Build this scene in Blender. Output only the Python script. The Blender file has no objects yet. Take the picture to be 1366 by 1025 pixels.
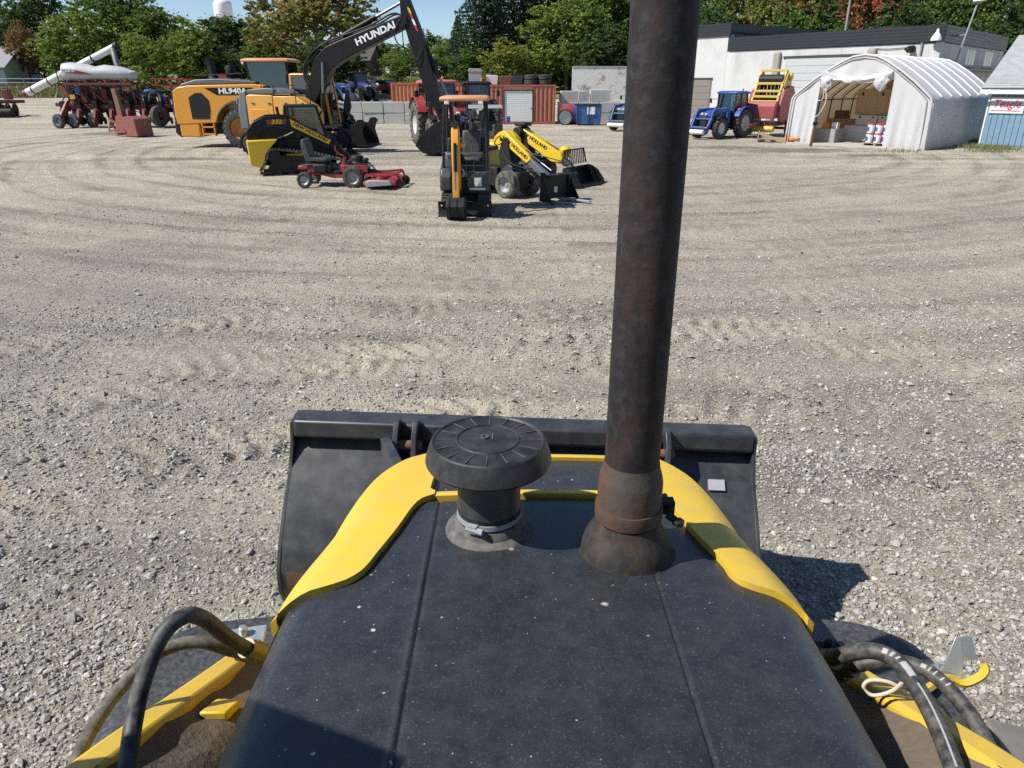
import bpy, math, random
import numpy as np
from mathutils import Vector, Matrix, Euler
R = math.radians
random.seed(7)
SC = bpy.context.scene
COL = SC.collection

# ------------------------------------------------------------------ camera, sky, sun, exposure
cam = bpy.data.cameras.new('camera')
cam.lens = 25.3
cam.sensor_width = 36.0
cam.clip_start = 0.05
cam.clip_end = 4000
camo = bpy.data.objects.new('camera', cam)
camo.location = (0, 0, 2.7)
camo.rotation_euler = (R(90 - 22.7), 0, 0)
COL.objects.link(camo)
SC.camera = camo

SUN_DIR = Vector((1.0, 0.30, -1.20)).normalized()      # the way the light travels
world = bpy.data.worlds.new('World')
SC.world = world
world.use_nodes = True
wn = world.node_tree
bgn = wn.nodes['Background']
sky = wn.nodes.new('ShaderNodeTexSky')
sky.sky_type = 'NISHITA'
sky.sun_disc = False
sky.sun_elevation = math.asin(-SUN_DIR.z)
sky.sun_rotation = math.atan2(-SUN_DIR.x, -SUN_DIR.y)
sky.air_density = 1.0
sky.dust_density = 0.35
sky.altitude = 1800
sky.ozone_density = 3.0
wn.links.new(sky.outputs[0], bgn.inputs[0])
bgn.inputs[1].default_value = 0.095

sl = bpy.data.lights.new('sun', 'SUN')
sl.energy = 5.0
sl.angle = R(0.55)
sl.color = (1.0, 0.965, 0.905)
so = bpy.data.objects.new('sun', sl)
so.rotation_euler = SUN_DIR.to_track_quat('-Z', 'Y').to_euler()
so.location = (-30, 10, 40)
COL.objects.link(so)

cy = SC.cycles
cy.max_bounces = 6; cy.diffuse_bounces = 3; cy.glossy_bounces = 3; cy.transmission_bounces = 4; cy.transparent_max_bounces = 12
cy.use_adaptive_sampling = True; cy.adaptive_threshold = 0.014
cy.use_denoising = False; cy.sample_clamp_indirect = 3.0
cy.caustics_reflective = False; cy.caustics_refractive = False
SC.view_settings.view_transform = 'Standard'
SC.view_settings.look = 'None'
SC.view_settings.exposure = 0.38
SC.view_settings.gamma = 1.0
SC.view_settings.use_curve_mapping = False

# ------------------------------------------------------------------ where a photograph point lies in the yard (used to lay the place out)
_f, _th, _H = 960.0, R(22.7), 2.7
_c, _s = math.cos(_th), math.sin(_th)
def _ray(px, py):
    a = (px - 683) / _f; b = (py - 512.5) / _f
    return a, _c - b * _s, -_s - b * _c
def G(px, py, z=0.0):
    r = _ray(px, py); t = (z - _H) / r[2]
    return Vector((r[0] * t, r[1] * t, z))
def P(px, py, Y):
    r = _ray(px, py); t = Y / r[1]
    return Vector((r[0] * t, Y, _H + r[2] * t))

# ------------------------------------------------------------------ materials
MATS = {}
def nodes_of(name):
    m = bpy.data.materials.new(name); m.use_nodes = True
    nt = m.node_tree
    return m, nt, nt.nodes['Principled BSDF']
def N(nt, typ, **kw):
    n = nt.nodes.new(typ)
    for k, v in kw.items():
        if k.startswith('i_'):
            key = k[2:]
            n.inputs[int(key) if key.isdigit() else key].default_value = v
        else:
            setattr(n, k, v)
    return n
def L(nt, a, b): nt.links.new(a, b)
def ramp(nt, fac, *stops):
    r = nt.nodes.new('ShaderNodeValToRGB')
    e = r.color_ramp.elements
    while len(e) < len(stops): e.new(0.5)
    for el, (p, c) in zip(e, stops):
        el.position = p
        el.color = (c, c, c, 1) if not hasattr(c, '__len__') else (*c[:3], 1)
    L(nt, fac, r.inputs[0])
    return r.outputs[0]
def mixc(nt, fac, a, b, mode='MIX'):
    m = nt.nodes.new('ShaderNodeMix'); m.data_type = 'RGBA'; m.blend_type = mode
    if isinstance(fac, (int, float)): m.inputs[0].default_value = fac
    else: L(nt, fac, m.inputs[0])
    for s, v in ((6, a), (7, b)):
        if hasattr(v, 'is_linked') or hasattr(v, 'links'): L(nt, v, m.inputs[s])
        else: m.inputs[s].default_value = (*v[:3], 1)
    return m.outputs[2]
D2 = False
def noise(nt, scale, detail=4, rough=0.55, vec=None, dist=0.0):
    n = N(nt, 'ShaderNodeTexNoise')
    if D2: n.noise_dimensions = '2D'
    n.inputs['Scale'].default_value = scale
    n.inputs['Detail'].default_value = detail; n.inputs['Roughness'].default_value = rough
    n.inputs['Distortion'].default_value = dist
    if vec is not None: L(nt, vec, n.inputs['Vector'])
    return n.outputs['Fac']
def objvec(nt):
    return N(nt, 'ShaderNodeTexCoord').outputs['Object']
def mapped(nt, vec, scale):
    m = N(nt, 'ShaderNodeMapping'); m.inputs['Scale'].default_value = scale
    L(nt, vec, m.inputs['Vector']); return m.outputs[0]
def bump(nt, p, h, strength=0.3, dist=0.01):
    b = N(nt, 'ShaderNodeBump'); b.inputs['Strength'].default_value = strength
    b.inputs['Distance'].default_value = dist
    L(nt, h, b.inputs['Height']); L(nt, b.outputs[0], p.inputs['Normal'])
DUST = (0.27, 0.255, 0.225)
def M(name, rgb=(0.5, 0.5, 0.5), rough=0.5, metal=0.0, var=0.12, scale=6.0, dust=0.0, bmp=0.0, bscale=60.0, coat=0.0, rust=0.0, spec=None):
    if name in MATS: return MATS[name]
    m, nt, p = nodes_of(name)
    v = objvec(nt)
    n1 = noise(nt, scale, 5, 0.6, v)
    lo = tuple(c * (1 - var) for c in rgb); hi = tuple(min(1, c * (1 + var)) for c in rgb)
    col = mixc(nt, n1, lo, hi)
    if rust > 0:
        n3 = noise(nt, scale * 2.3, 8, 0.7, v, 0.4)
        col = mixc(nt, ramp(nt, n3, (0.62 - rust * 0.3, 0), (0.72 - rust * 0.3, 1)), col, (0.13, 0.055, 0.03))
    rr = None
    if dust > 0:
        n2 = noise(nt, scale * 2.2, 4, 0.66, v, 0.15)
        k = ramp(nt, n2, (0.38, 0.0), (0.75, dust))
        col = mixc(nt, k, col, DUST)
        rr = ramp(nt, k, (0.0, rough), (1.0, min(1, rough + 0.5)))
    L(nt, col, p.inputs['Base Color'])
    if rr is not None: L(nt, rr, p.inputs['Roughness'])
    else:
        L(nt, ramp(nt, noise(nt, scale * 3, 3, 0.5, v), (0.3, max(0.03, rough - 0.07)), (0.7, min(1, rough + 0.07))), p.inputs['Roughness'])
    p.inputs['Metallic'].default_value = metal
    if spec is not None: p.inputs['Specular IOR Level'].default_value = spec
    if coat: p.inputs['Coat Weight'].default_value = coat; p.inputs['Coat Roughness'].default_value = 0.1
    if bmp: bump(nt, p, noise(nt, bscale, 4, 0.6, v), bmp, 0.01)
    MATS[name] = m
    return m
def glass_mat(name, tint=(0.55, 0.62, 0.62), refl=0.10):
    if name in MATS: return MATS[name]
    m = bpy.data.materials.new(name); m.use_nodes = True; nt = m.node_tree
    nt.nodes.remove(nt.nodes['Principled BSDF'])
    tr = N(nt, 'ShaderNodeBsdfTransparent'); tr.inputs[0].default_value = (*tint, 1)
    gl = N(nt, 'ShaderNodeBsdfGlossy'); gl.inputs['Roughness'].default_value = 0.03
    lw = N(nt, 'ShaderNodeLayerWeight'); lw.inputs[0].default_value = 0.25
    mx = N(nt, 'ShaderNodeMixShader')
    L(nt, ramp(nt, lw.outputs['Fresnel'], (0.0, refl), (1.0, 0.9)), mx.inputs[0])
    L(nt, tr.outputs[0], mx.inputs[1]); L(nt, gl.outputs[0], mx.inputs[2])
    L(nt, mx.outputs[0], nt.nodes['Material Output'].inputs[0])
    MATS[name] = m
    return m

# ------------------------------------------------------------------ shapes: each returns (verts, faces)
def box(x0, x1, y0, y1, z0, z1):
    v = [(x, y, z) for x in (x0, x1) for y in (y0, y1) for z in (z0, z1)]
    return v, [(0, 1, 3, 2), (4, 6, 7, 5), (0, 4, 5, 1), (2, 3, 7, 6), (0, 2, 6, 4), (1, 5, 7, 3)]
def xf(shape, mat):
    return [tuple(mat @ Vector(p)) for p in shape[0]], shape[1]
def at(shape, loc=(0, 0, 0), rot=(0, 0, 0), sc=(1, 1, 1)):
    return xf(shape, Matrix.LocRotScale(Vector(loc), Euler(rot), Vector(sc)))
def cbox(c, s, rot=(0, 0, 0)):
    return at(box(-s[0] / 2, s[0] / 2, -s[1] / 2, s[1] / 2, -s[2] / 2, s[2] / 2), c, rot)
def frame_of(d):
    d = Vector(d).normalized()
    a = Vector((0, 0, 1)) if abs(d.z) < 0.95 else Vector((1, 0, 0))
    x = d.cross(a).normalized(); y = d.cross(x).normalized()
    return x, y, d
def bar(p0, p1, w, h):
    """square bar from p0 to p1: w sideways, h in the upright plane"""
    p0 = Vector(p0); p1 = Vector(p1); x, y, d = frame_of(p1 - p0)
    v = []
    for p in (p0, p1):
        for sx, sy in ((-1, -1), (1, -1), (1, 1), (-1, 1)):
            v.append(tuple(p + x * sx * w / 2 + y * sy * h / 2))
    return v, [(3, 2, 1, 0), (4, 5, 6, 7)] + [(i, (i + 1) % 4, 4 + (i + 1) % 4, 4 + i) for i in range(4)]
def tube(pts, r, n=10, closed=False):
    pts = [Vector(p) for p in pts]; k = len(pts); v = []; f = []
    rs = r if hasattr(r, '__len__') else [r] * k
    x = None
    for i, p in enumerate(pts):
        if closed: d = pts[(i + 1) % k] - pts[i - 1]
        else: d = pts[min(i + 1, k - 1)] - pts[max(i - 1, 0)]
        d.normalize()
        if x is None: x, y, _ = frame_of(d)
        else:
            x = (x - d * x.dot(d)); x.normalize(); y = d.cross(x)
        for j in range(n):
            a = 2 * math.pi * j / n
            v.append(tuple(p + (x * math.cos(a) + y * math.sin(a)) * rs[i]))
    for i in range(k if closed else k - 1):
        i2 = (i + 1) % k
        for j in range(n):
            f.append((i * n + j, i * n + (j + 1) % n, i2 * n + (j + 1) % n, i2 * n + j))
    if not closed:
        f.append(tuple(range(n - 1, -1, -1))); f.append(tuple(range((k - 1) * n, k * n)))
    return v, f
def cyl(p0, p1, r, r2=None, n=16):
    return tube([p0, p1], [r, r if r2 is None else r2], n)
def spline(pts, n=8):
    """Catmull-Rom through the points"""
    P_ = [Vector(p) for p in pts]; P_ = [P_[0] * 2 - P_[1]] + P_ + [P_[-1] * 2 - P_[-2]]
    out = []
    for i in range(1, len(P_) - 2):
        a, b, c, d = P_[i - 1:i + 3]
        for k in range(n):
            t = k / n
            out.append(0.5 * ((2 * b) + (c - a) * t + (2 * a - 5 * b + 4 * c - d) * t * t + (3 * b - a - 3 * c + d) * t ** 3))
    out.append(P_[-2]); return out
def lathe(prof, c=(0, 0, 0), axis='z', n=24, closed=False):
    """prof: (radius, height) pairs turned about an axis"""
    v = []; f = []; k = len(prof); c = Vector(c)
    for r, h in prof:
        for j in range(n):
            a = 2 * math.pi * j / n; u, w = r * math.cos(a), r * math.sin(a)
            p = {'z': (u, w, h), 'y': (u, h, -w), 'x': (h, u, w)}[axis]
            v.append(tuple(c + Vector(p)))
    for i in range(k if closed else k - 1):
        i2 = (i + 1) % k
        for j in range(n):
            f.append((i * n + j, i * n + (j + 1) % n, i2 * n + (j + 1) % n, i2 * n + j))
    return v, f
def prism(poly, a, b, axis='y'):
    """polygon in the side plane, pushed from a to b along the axis (y: poly is x,z; x: y,z; z: x,y)"""
    n = len(poly)
    def pt(u, w, h): return {'y': (u, h, w), 'x': (h, u, w), 'z': (u, w, h)}[axis]
    v = [pt(u, w, a) for u, w in poly] + [pt(u, w, b) for u, w in poly]
    f = [tuple(range(n)), tuple(range(2 * n - 1, n - 1, -1))]
    f += [(i, n + i, n + (i + 1) % n, (i + 1) % n) for i in range(n)]
    return v, f
def loft(rings, caps=True, closed=True):
    n = len(rings[0]); v = [tuple(p) for r in rings for p in r]; f = []
    for i in range(len(rings) - 1):
        for j in range(n if closed else n - 1):
            f.append((i * n + j, i * n + (j + 1) % n, (i + 1) * n + (j + 1) % n, (i + 1) * n + j))
    if caps and closed:
        f.append(tuple(range(n - 1, -1, -1))); f.append(tuple(range((len(rings) - 1) * n, len(rings) * n)))
    return v, f
def arc(cx, cz, r, a0, a1, n=8):
    return [(cx + r * math.cos(R(a0 + (a1 - a0) * i / n)), cz + r * math.sin(R(a0 + (a1 - a0) * i / n))) for i in range(n + 1)]
def strip(path, w, t):
    """bent plate: path of (x, z) points, width from y=w[0] to w[1], thickness t (towards the left of the path)"""
    n = len(path); off = []
    for i in range(n):
        a = path[max(0, i - 1)]; b = path[min(n - 1, i + 1)]
        dx, dz = b[0] - a[0], b[1] - a[1]; l = math.hypot(dx, dz) or 1
        off.append((path[i][0] - dz / l * t, path[i][1] + dx / l * t))
    return prism(path + off[::-1], w[0], w[1])

def mesh_of(name, shapes, smooth=35):
    v = []; f = []
    for s in shapes:
        o = len(v); v.extend(s[0]); f.extend(tuple(i + o for i in q) for q in s[1])
    me = bpy.data.meshes.new(name); me.from_pydata(v, [], f)
    me.validate(verbose=False)
    import bmesh
    bm = bmesh.new(); bm.from_mesh(me)
    bmesh.ops.recalc_face_normals(bm, faces=bm.faces[:])
    bm.to_mesh(me); bm.free()
    if smooth:
        me.polygons.foreach_set('use_smooth', [True] * len(me.polygons))
        me.set_sharp_from_angle(angle=R(smooth))
    return me
def put(name, me, mat, parent=None, loc=(0, 0, 0), rot=(0, 0, 0), bev=0.0):
    o = bpy.data.objects.new(name, me)
    if mat is not None and not me.materials: me.materials.append(mat)
    o.location = loc; o.rotation_euler = rot
    if parent is not None: o.parent = parent
    COL.objects.link(o)
    if bev:
        b = o.modifiers.new('bevel', 'BEVEL'); b.width = bev; b.segments = 2; b.limit_method = 'ANGLE'; b.angle_limit = R(40)
        b.harden_normals = False
    return o
def part(parent, name, mat, *shapes, bev=0.0, smooth=35, label=None, loc=(0, 0, 0), rot=(0, 0, 0)):
    o = put(name, mesh_of(name, shapes, smooth), mat, parent, loc, rot, bev)
    if label: o['label'] = label
    return o
def tag(o, label, cat, group=None):
    o['label'] = label; o['category'] = cat
    if group: o['group'] = group
    return o
def thing(name, label, cat, loc=(0, 0, 0), rz=0.0, group=None):
    o = bpy.data.objects.new(name, None); o.empty_display_size = 0.2
    o.location = loc; o.rotation_euler = (0, 0, rz); COL.objects.link(o)
    return tag(o, label, cat, group)
def struct(o): o['kind'] = 'structure'; return o
def copy_tree(o, parent=None):
    c = o.copy(); COL.objects.link(c); c.parent = parent
    for ch in list(o.children): copy_tree(ch, c)
    return c
def text(parent, name, s, size, loc, rot, mat, shear=0.0, bold=0.0, sx=1.0, ext=0.002):
    cu = bpy.data.curves.new('t', 'FONT'); cu.body = s; cu.size = size; cu.shear = shear; cu.offset = bold
    cu.extrude = ext; cu.align_x = 'CENTER'; cu.align_y = 'CENTER'; cu.resolution_u = 3
    t = bpy.data.objects.new('t', cu); COL.objects.link(t)
    me = bpy.data.meshes.new_from_object(t)
    bpy.data.objects.remove(t); bpy.data.curves.remove(cu)
    me.name = name
    if sx != 1.0: me.transform(Matrix.Scale(sx, 4, (1, 0, 0)))
    me.materials.clear()
    if isinstance(rot, Matrix):
        o = put(name, me, mat, parent, loc); o.rotation_euler = rot.to_euler()
    else: o = put(name, me, mat, parent, loc, rot)
    return o

# wheels: part "wheel" (rim) with the child "tyre"
_wm = {}
def wheel(parent, c, r, w, rim_r, rim_mat, tyre_mat, side=1, lugs=0, lug_h=0.04, steer=0.0, turf=False):
    """axle along y; side=+1: the outer face looks to +y"""
    key = (round(r, 3), round(w, 3), round(rim_r, 3), lugs, round(lug_h, 3), rim_mat.name, tyre_mat.name)
    if key not in _wm:
        h = w / 2; rr = r - (lug_h if lugs else 0)
        tp = [(rim_r, -h * 0.72), (rim_r + 0.02, -h * 0.95), (rim_r + (rr - rim_r) * 0.5, -h), (rr - (rr - rim_r) * 0.18, -h * 0.93), (rr, -h * 0.72),
              (rr + 0.004, 0), (rr, h * 0.72), (rr - (rr - rim_r) * 0.18, h * 0.93), (rim_r + (rr - rim_r) * 0.5, h), (rim_r + 0.02, h * 0.95), (rim_r, h * 0.72)]
        sh = [lathe(tp, axis='y', n=36)]
        for i in range(lugs):
            for sgn in (-1, 1):
                a = 2 * math.pi * (i + (0.5 if sgn > 0 else 0)) / lugs
                q = 2 * math.pi / lugs
                ring = []
                for (yy, da, hw) in ((0.02 * h, 0.0, 0.16), (h * 0.55, q * 0.45, 0.17), (h * 0.98, q * 0.75, 0.2)):
                    top = r if yy < h * 0.9 else r - lug_h * 0.6
                    bot = rr - 0.02 if yy < h * 0.9 else rr - (rr - rim_r) * 0.22
                    row = []
                    for (aa, rad) in ((a + da - hw * q, bot), (a + da - hw * q * 0.8, top), (a + da + hw * q * 0.8, top), (a + da + hw * q, bot)):
                        row.append((rad * math.cos(aa), yy * sgn, rad * math.sin(aa)))
                    ring.append(row)
                sh.append(loft(ring))
        tyre = mesh_of('tyre', sh, 40)
        rp = [(0.001, h * 0.30), (rim_r * 0.22, h * 0.30), (rim_r * 0.25, h * 0.16), (rim_r * 0.62, h * 0.10), (rim_r * 0.78, h * 0.35), (rim_r * 0.9, h * 0.55), (rim_r * 1.03, h * 0.78),
              (rim_r * 1.03, h * 0.72), (rim_r * 0.9, -h * 0.4), (rim_r * 1.03, -h * 0.75)]
        sh = [lathe(rp, axis='y', n=28)]
        for i in range(6):
            a = i * math.pi / 3
            sh.append(cyl((rim_r * 0.42 * math.cos(a), h * 0.08, rim_r * 0.42 * math.sin(a)), (rim_r * 0.42 * math.cos(a), h * 0.2, rim_r * 0.42 * math.sin(a)), rim_r * 0.05, n=6))
        rim = mesh_of('wheel', sh, 35)
        tyre.materials.append(tyre_mat); rim.materials.append(rim_mat)
        _wm[key] = (rim, tyre)
    rim, tyre = _wm[key]
    o = put('wheel', rim, None, parent, c, (0, 0, (0 if side > 0 else math.pi) + steer))
    put('tyre', tyre, None, o)
    return o

def rubber_track(parent, c, path, w, mat, pad=0.16, name='track', thick=0.05):
    """track belt: closed path of (x, z) points (counter-clockwise), width w centred at y=c"""
    n = len(path)
    pts = [Vector((p[0], 0, p[1])) for p in path]
    ln = [(pts[(i + 1) % n] - pts[i]).length for i in range(n)]
    tot = sum(ln)
    inn = []
    for i in range(n):
        d = (pts[(i + 1) % n] - pts[i - 1]).normalized(); nrm = Vector((d.z, 0, -d.x))
        inn.append(pts[i] - nrm * thick)
    v = []; f = []
    for p, q in zip(pts, inn):
        for a in (p, q):
            v.append((a.x, c - w / 2, a.z)); v.append((a.x, c + w / 2, a.z))
    for i in range(n):
        a, b = i * 4, ((i + 1) % n) * 4
        f += [(a, a + 1, b + 1, b), (a + 2, b + 2, b + 3, a + 3), (a, b, b + 2, a + 2), (a + 1, a + 3, b + 3, b + 1)]
    sh = [(v, f)]
    k = int(tot / pad); i = 0; acc = 0.0
    for j in range(k):
        s = tot * j / k
        while acc + ln[i] < s: acc += ln[i]; i += 1
        d = (pts[(i + 1) % n] - pts[i]).normalized(); p = pts[i] + d * (s - acc)
        ang = math.atan2(d.z, d.x)
        nrm = Vector((d.z, 0, -d.x))
        q = p + nrm * 0.012
        sh.append(cbox((q.x, c, q.z), (pad * 0.5, w * 0.98, 0.035), (0, -ang, 0)))
    return part(parent, name, mat, *sh)
# ------------------------------------------------------------------ the palette of the yard
YEL = M('yellow_paint', (0.70, 0.46, 0.035), 0.42, var=0.10, dust=0.30, scale=7)
YEL2 = M('machine_yellow', (0.76, 0.49, 0.015), 0.36, var=0.08, dust=0.12)
ORG = M('orange_yellow_paint', (0.72, 0.37, 0.07), 0.36, var=0.08, dust=0.14)
ORG2 = M('orange_paint', (0.72, 0.31, 0.03), 0.36, var=0.08, dust=0.14)
RED = M('red_paint', (0.31, 0.022, 0.027), 0.42, var=0.18, dust=0.28)
REDF = M('faded_red_paint', (0.44, 0.10, 0.10), 0.5, var=0.15, dust=0.35)
DRED = M('dark_red_paint', (0.17, 0.018, 0.016), 0.5, var=0.2, dust=0.3)
BLU = M('blue_paint', (0.014, 0.065, 0.31), 0.38, var=0.14, dust=0.24)
BLUD = M('dark_blue_paint', (0.012, 0.03, 0.13), 0.4, var=0.15, dust=0.2)
BLK = M('black_paint', (0.006, 0.006, 0.007), 0.42, var=0.2, dust=0.05, spec=0.28)
BLKM = M('matt_black', (0.010, 0.010, 0.011), 0.55, var=0.25, dust=0.09, spec=0.28)
DGR = M('dark_grey_paint', (0.035, 0.04, 0.046), 0.4, var=0.15, dust=0.14)
SLATE = M('slate_grey_paint', (0.10, 0.12, 0.135), 0.45, var=0.1, dust=0.25)
GRY = M('grey_metal', (0.34, 0.35, 0.36), 0.45, metal=0.3, var=0.15, dust=0.2)
CHR = M('chrome_rod', (0.26, 0.27, 0.29), 0.40, metal=1.0, var=0.1)
WHT = M('white_paint', (0.72, 0.72, 0.70), 0.5, var=0.06, dust=0.12)
WHTC = M('white_lettering', (0.82, 0.82, 0.82), 0.5, var=0.02)
BLKC = M('black_lettering', (0.012, 0.012, 0.012), 0.5, var=0.02)
REDC = M('red_lettering', (0.55, 0.02, 0.05), 0.5, var=0.02)
TYR = M('tyre_rubber', (0.028, 0.028, 0.028), 0.85, var=0.25, dust=0.35, scale=5)
TYRD = M('dusty_tyre_rubber', (0.05, 0.047, 0.042), 0.9, var=0.3, dust=0.8, scale=4)
RIMW = M('pale_rim', (0.55, 0.55, 0.53), 0.45, var=0.1, dust=0.3)
RIMO = M('orange_rim', (0.55, 0.24, 0.04), 0.5, var=0.1, dust=0.35)
WOOD = M('weathered_wood', (0.36, 0.27, 0.18), 0.8, var=0.3, scale=9)
CARD = M('cardboard', (0.42, 0.29, 0.17), 0.85, var=0.1)
RUSTY = M('rusty_brown', (0.16, 0.075, 0.045), 0.8, var=0.35, scale=9, dust=0.2)
SALM = M('salmon_red_paint', (0.30, 0.08, 0.06), 0.65, var=0.22, dust=0.25, rust=0.45)
GLS = glass_mat('cab_glass')
GLSD = glass_mat('dark_cab_glass', (0.25, 0.3, 0.32), 0.12)
MUD = M('dried_mud', (0.135, 0.105, 0.075), 0.95, var=0.35, scale=14, bmp=0.6, bscale=40)
SEAT = M('seat_vinyl', (0.03, 0.03, 0.032), 0.55, var=0.2, dust=0.25)
GALV = M('galvanised_steel', (0.48, 0.52, 0.54), 0.35, metal=0.7, var=0.15, scale=20)
LAMPR = M('orange_lens', (0.8, 0.22, 0.02), 0.2, var=0.05)

# ------------------------------------------------------------------ ground
def _hash(ix, iy, seed):
    h = np.sin(ix * 127.1 + iy * 311.7 + seed * 74.7) * 43758.5453
    return h - np.floor(h)
def vnoise(x, y, seed=0):
    ix = np.floor(x); iy = np.floor(y); fx = x - ix; fy = y - iy
    fx = fx * fx * (3 - 2 * fx); fy = fy * fy * (3 - 2 * fy)
    a = _hash(ix, iy, seed); b = _hash(ix + 1, iy, seed); c = _hash(ix, iy + 1, seed); d = _hash(ix + 1, iy + 1, seed)
    return (a * (1 - fx) + b * fx) * (1 - fy) + (c * (1 - fx) + d * fx) * fy - 0.5
def sstep(a, b, x):
    t = np.clip((x - a) / (b - a), 0, 1); return t * t * (3 - 2 * t)
TC = (1.0, 36.0)                       # the machines are driven round the parked group: ruts curve about it
def height(x, y):
    x = np.asarray(x, float); y = np.asarray(y, float)
    near = 1 - sstep(14, 40, y)
    z = 0.035 * vnoise(x * 0.22, y * 0.22, 1) + 0.022 * vnoise(x * 0.7, y * 0.7, 2)
    z = z * (1 - sstep(30, 50, y) * 0.6)
    lump = 0.6 + 0.8 * sstep(-0.15, 0.25, vnoise(x * 0.6 + 3, y * 0.6, 31))
    z = z + near * lump * (0.022 * vnoise(x * 2.3, y * 2.3, 3) + 0.026 * vnoise(x * 5.5, y * 5.5, 4) + 0.018 * vnoise(x * 11, y * 11, 5))
    r = np.hypot(x - TC[0], (y - TC[1]))
    th = np.arctan2(x - TC[0], TC[1] - y)
    rut = vnoise(r * 1.7, th * 3.0, 6) * 0.07 + vnoise(r * 4.1, th * 5.0, 7) * 0.035
    z = z + rut * sstep(13, 16, r) * (1 - sstep(29, 33, r)) * (1 - sstep(14, 30, y) * 0.5)
    # crossed tread prints in the loose stone ahead of the bucket
    for (ax, ay, ang, w) in ((-2.2, 5.2, 0.35, 0.5), (2.9, 6.0, -0.5, 0.5), (-3.6, 4.0, 0.7, 0.5), (4.2, 7.2, -0.3, 0.6), (-1.0, 7.4, 0.25, 0.5), (-3.4, 6.2, 0.45, 0.45), (0.8, 8.6, -0.1, 0.5), (3.4, 4.3, -0.75, 0.45), (-5.2, 7.6, 0.5, 0.5), (6.0, 9.0, -0.25, 0.5)):
        ca, sa = math.cos(ang), math.sin(ang)
        u = (x - ax) * ca + (y - ay) * sa; v = -(x - ax) * sa + (y - ay) * ca
        m = np.exp(-(v / w) ** 4) * (1 - sstep(2.0, 3.2, np.abs(u)))
        z = z + m * (-0.022 + 0.034 * np.sin(u * 24 + np.abs(v) * 14 + 5 * vnoise(u * 1.3, v * 1.3, 41)) * np.clip(0.35 + 1.6 * vnoise(u * 1.7, v * 1.7, 9), 0, 1))
    # upper level behind the block wall, ramp on the left, rising field behind
    up = 1.0 * sstep(55, 82, y) * (1 - sstep(12.0, 15.0, x) * (1 - sstep(70, 100, y)))
    rise = 0.046 * np.clip(y - 80, 0, 70)
    return z + up + rise
def grid_lines(fine0, fine1, step, lo, hi, growth, extra=()):
    a = list(np.arange(fine0, fine1 + 1e-6, step))
    s = step; v = fine1
    while v < hi: s *= growth; v += s; a.append(v)
    s = step; v = fine0
    while v > lo: s *= growth; v -= s; a.append(v)
    a += list(extra)
    return np.array(sorted(set(round(float(q), 4) for q in a)))
xs = grid_lines(-5.0, 6.5, 0.055, -1600, 1600, 1.07)
ys = grid_lines(1.6, 11.0, 0.055, -300, 2500, 1.045, (55.34, 55.4, 55.47, 55.54, 55.61))
XX, YY = np.meshgrid(xs, ys)
ZZ = height(XX, YY)
nx, ny = len(xs), len(ys)
gv = np.stack([XX.ravel(), YY.ravel(), ZZ.ravel()], 1)
ii = np.arange(nx - 1)[None, :] + (np.arange(ny - 1) * nx)[:, None]
gf = np.stack([ii, ii + 1, ii + 1 + nx, ii + nx], -1).reshape(-1, 4)
def np_mesh(name, v, f, k):
    me = bpy.data.meshes.new(name)
    me.vertices.add(len(v)); me.vertices.foreach_set('co', v.astype(np.float32).ravel())
    me.loops.add(f.size); me.loops.foreach_set('vertex_index', f.astype(np.int32).ravel())
    me.polygons.add(len(f)); me.polygons.foreach_set('loop_start', np.arange(0, f.size, k, dtype=np.int32))
    me.update(calc_edges=True)
    return me
gme = np_mesh('ground', gv, gf, 4)
gme.polygons.foreach_set('use_smooth', [True] * len(gme.polygons))

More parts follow.
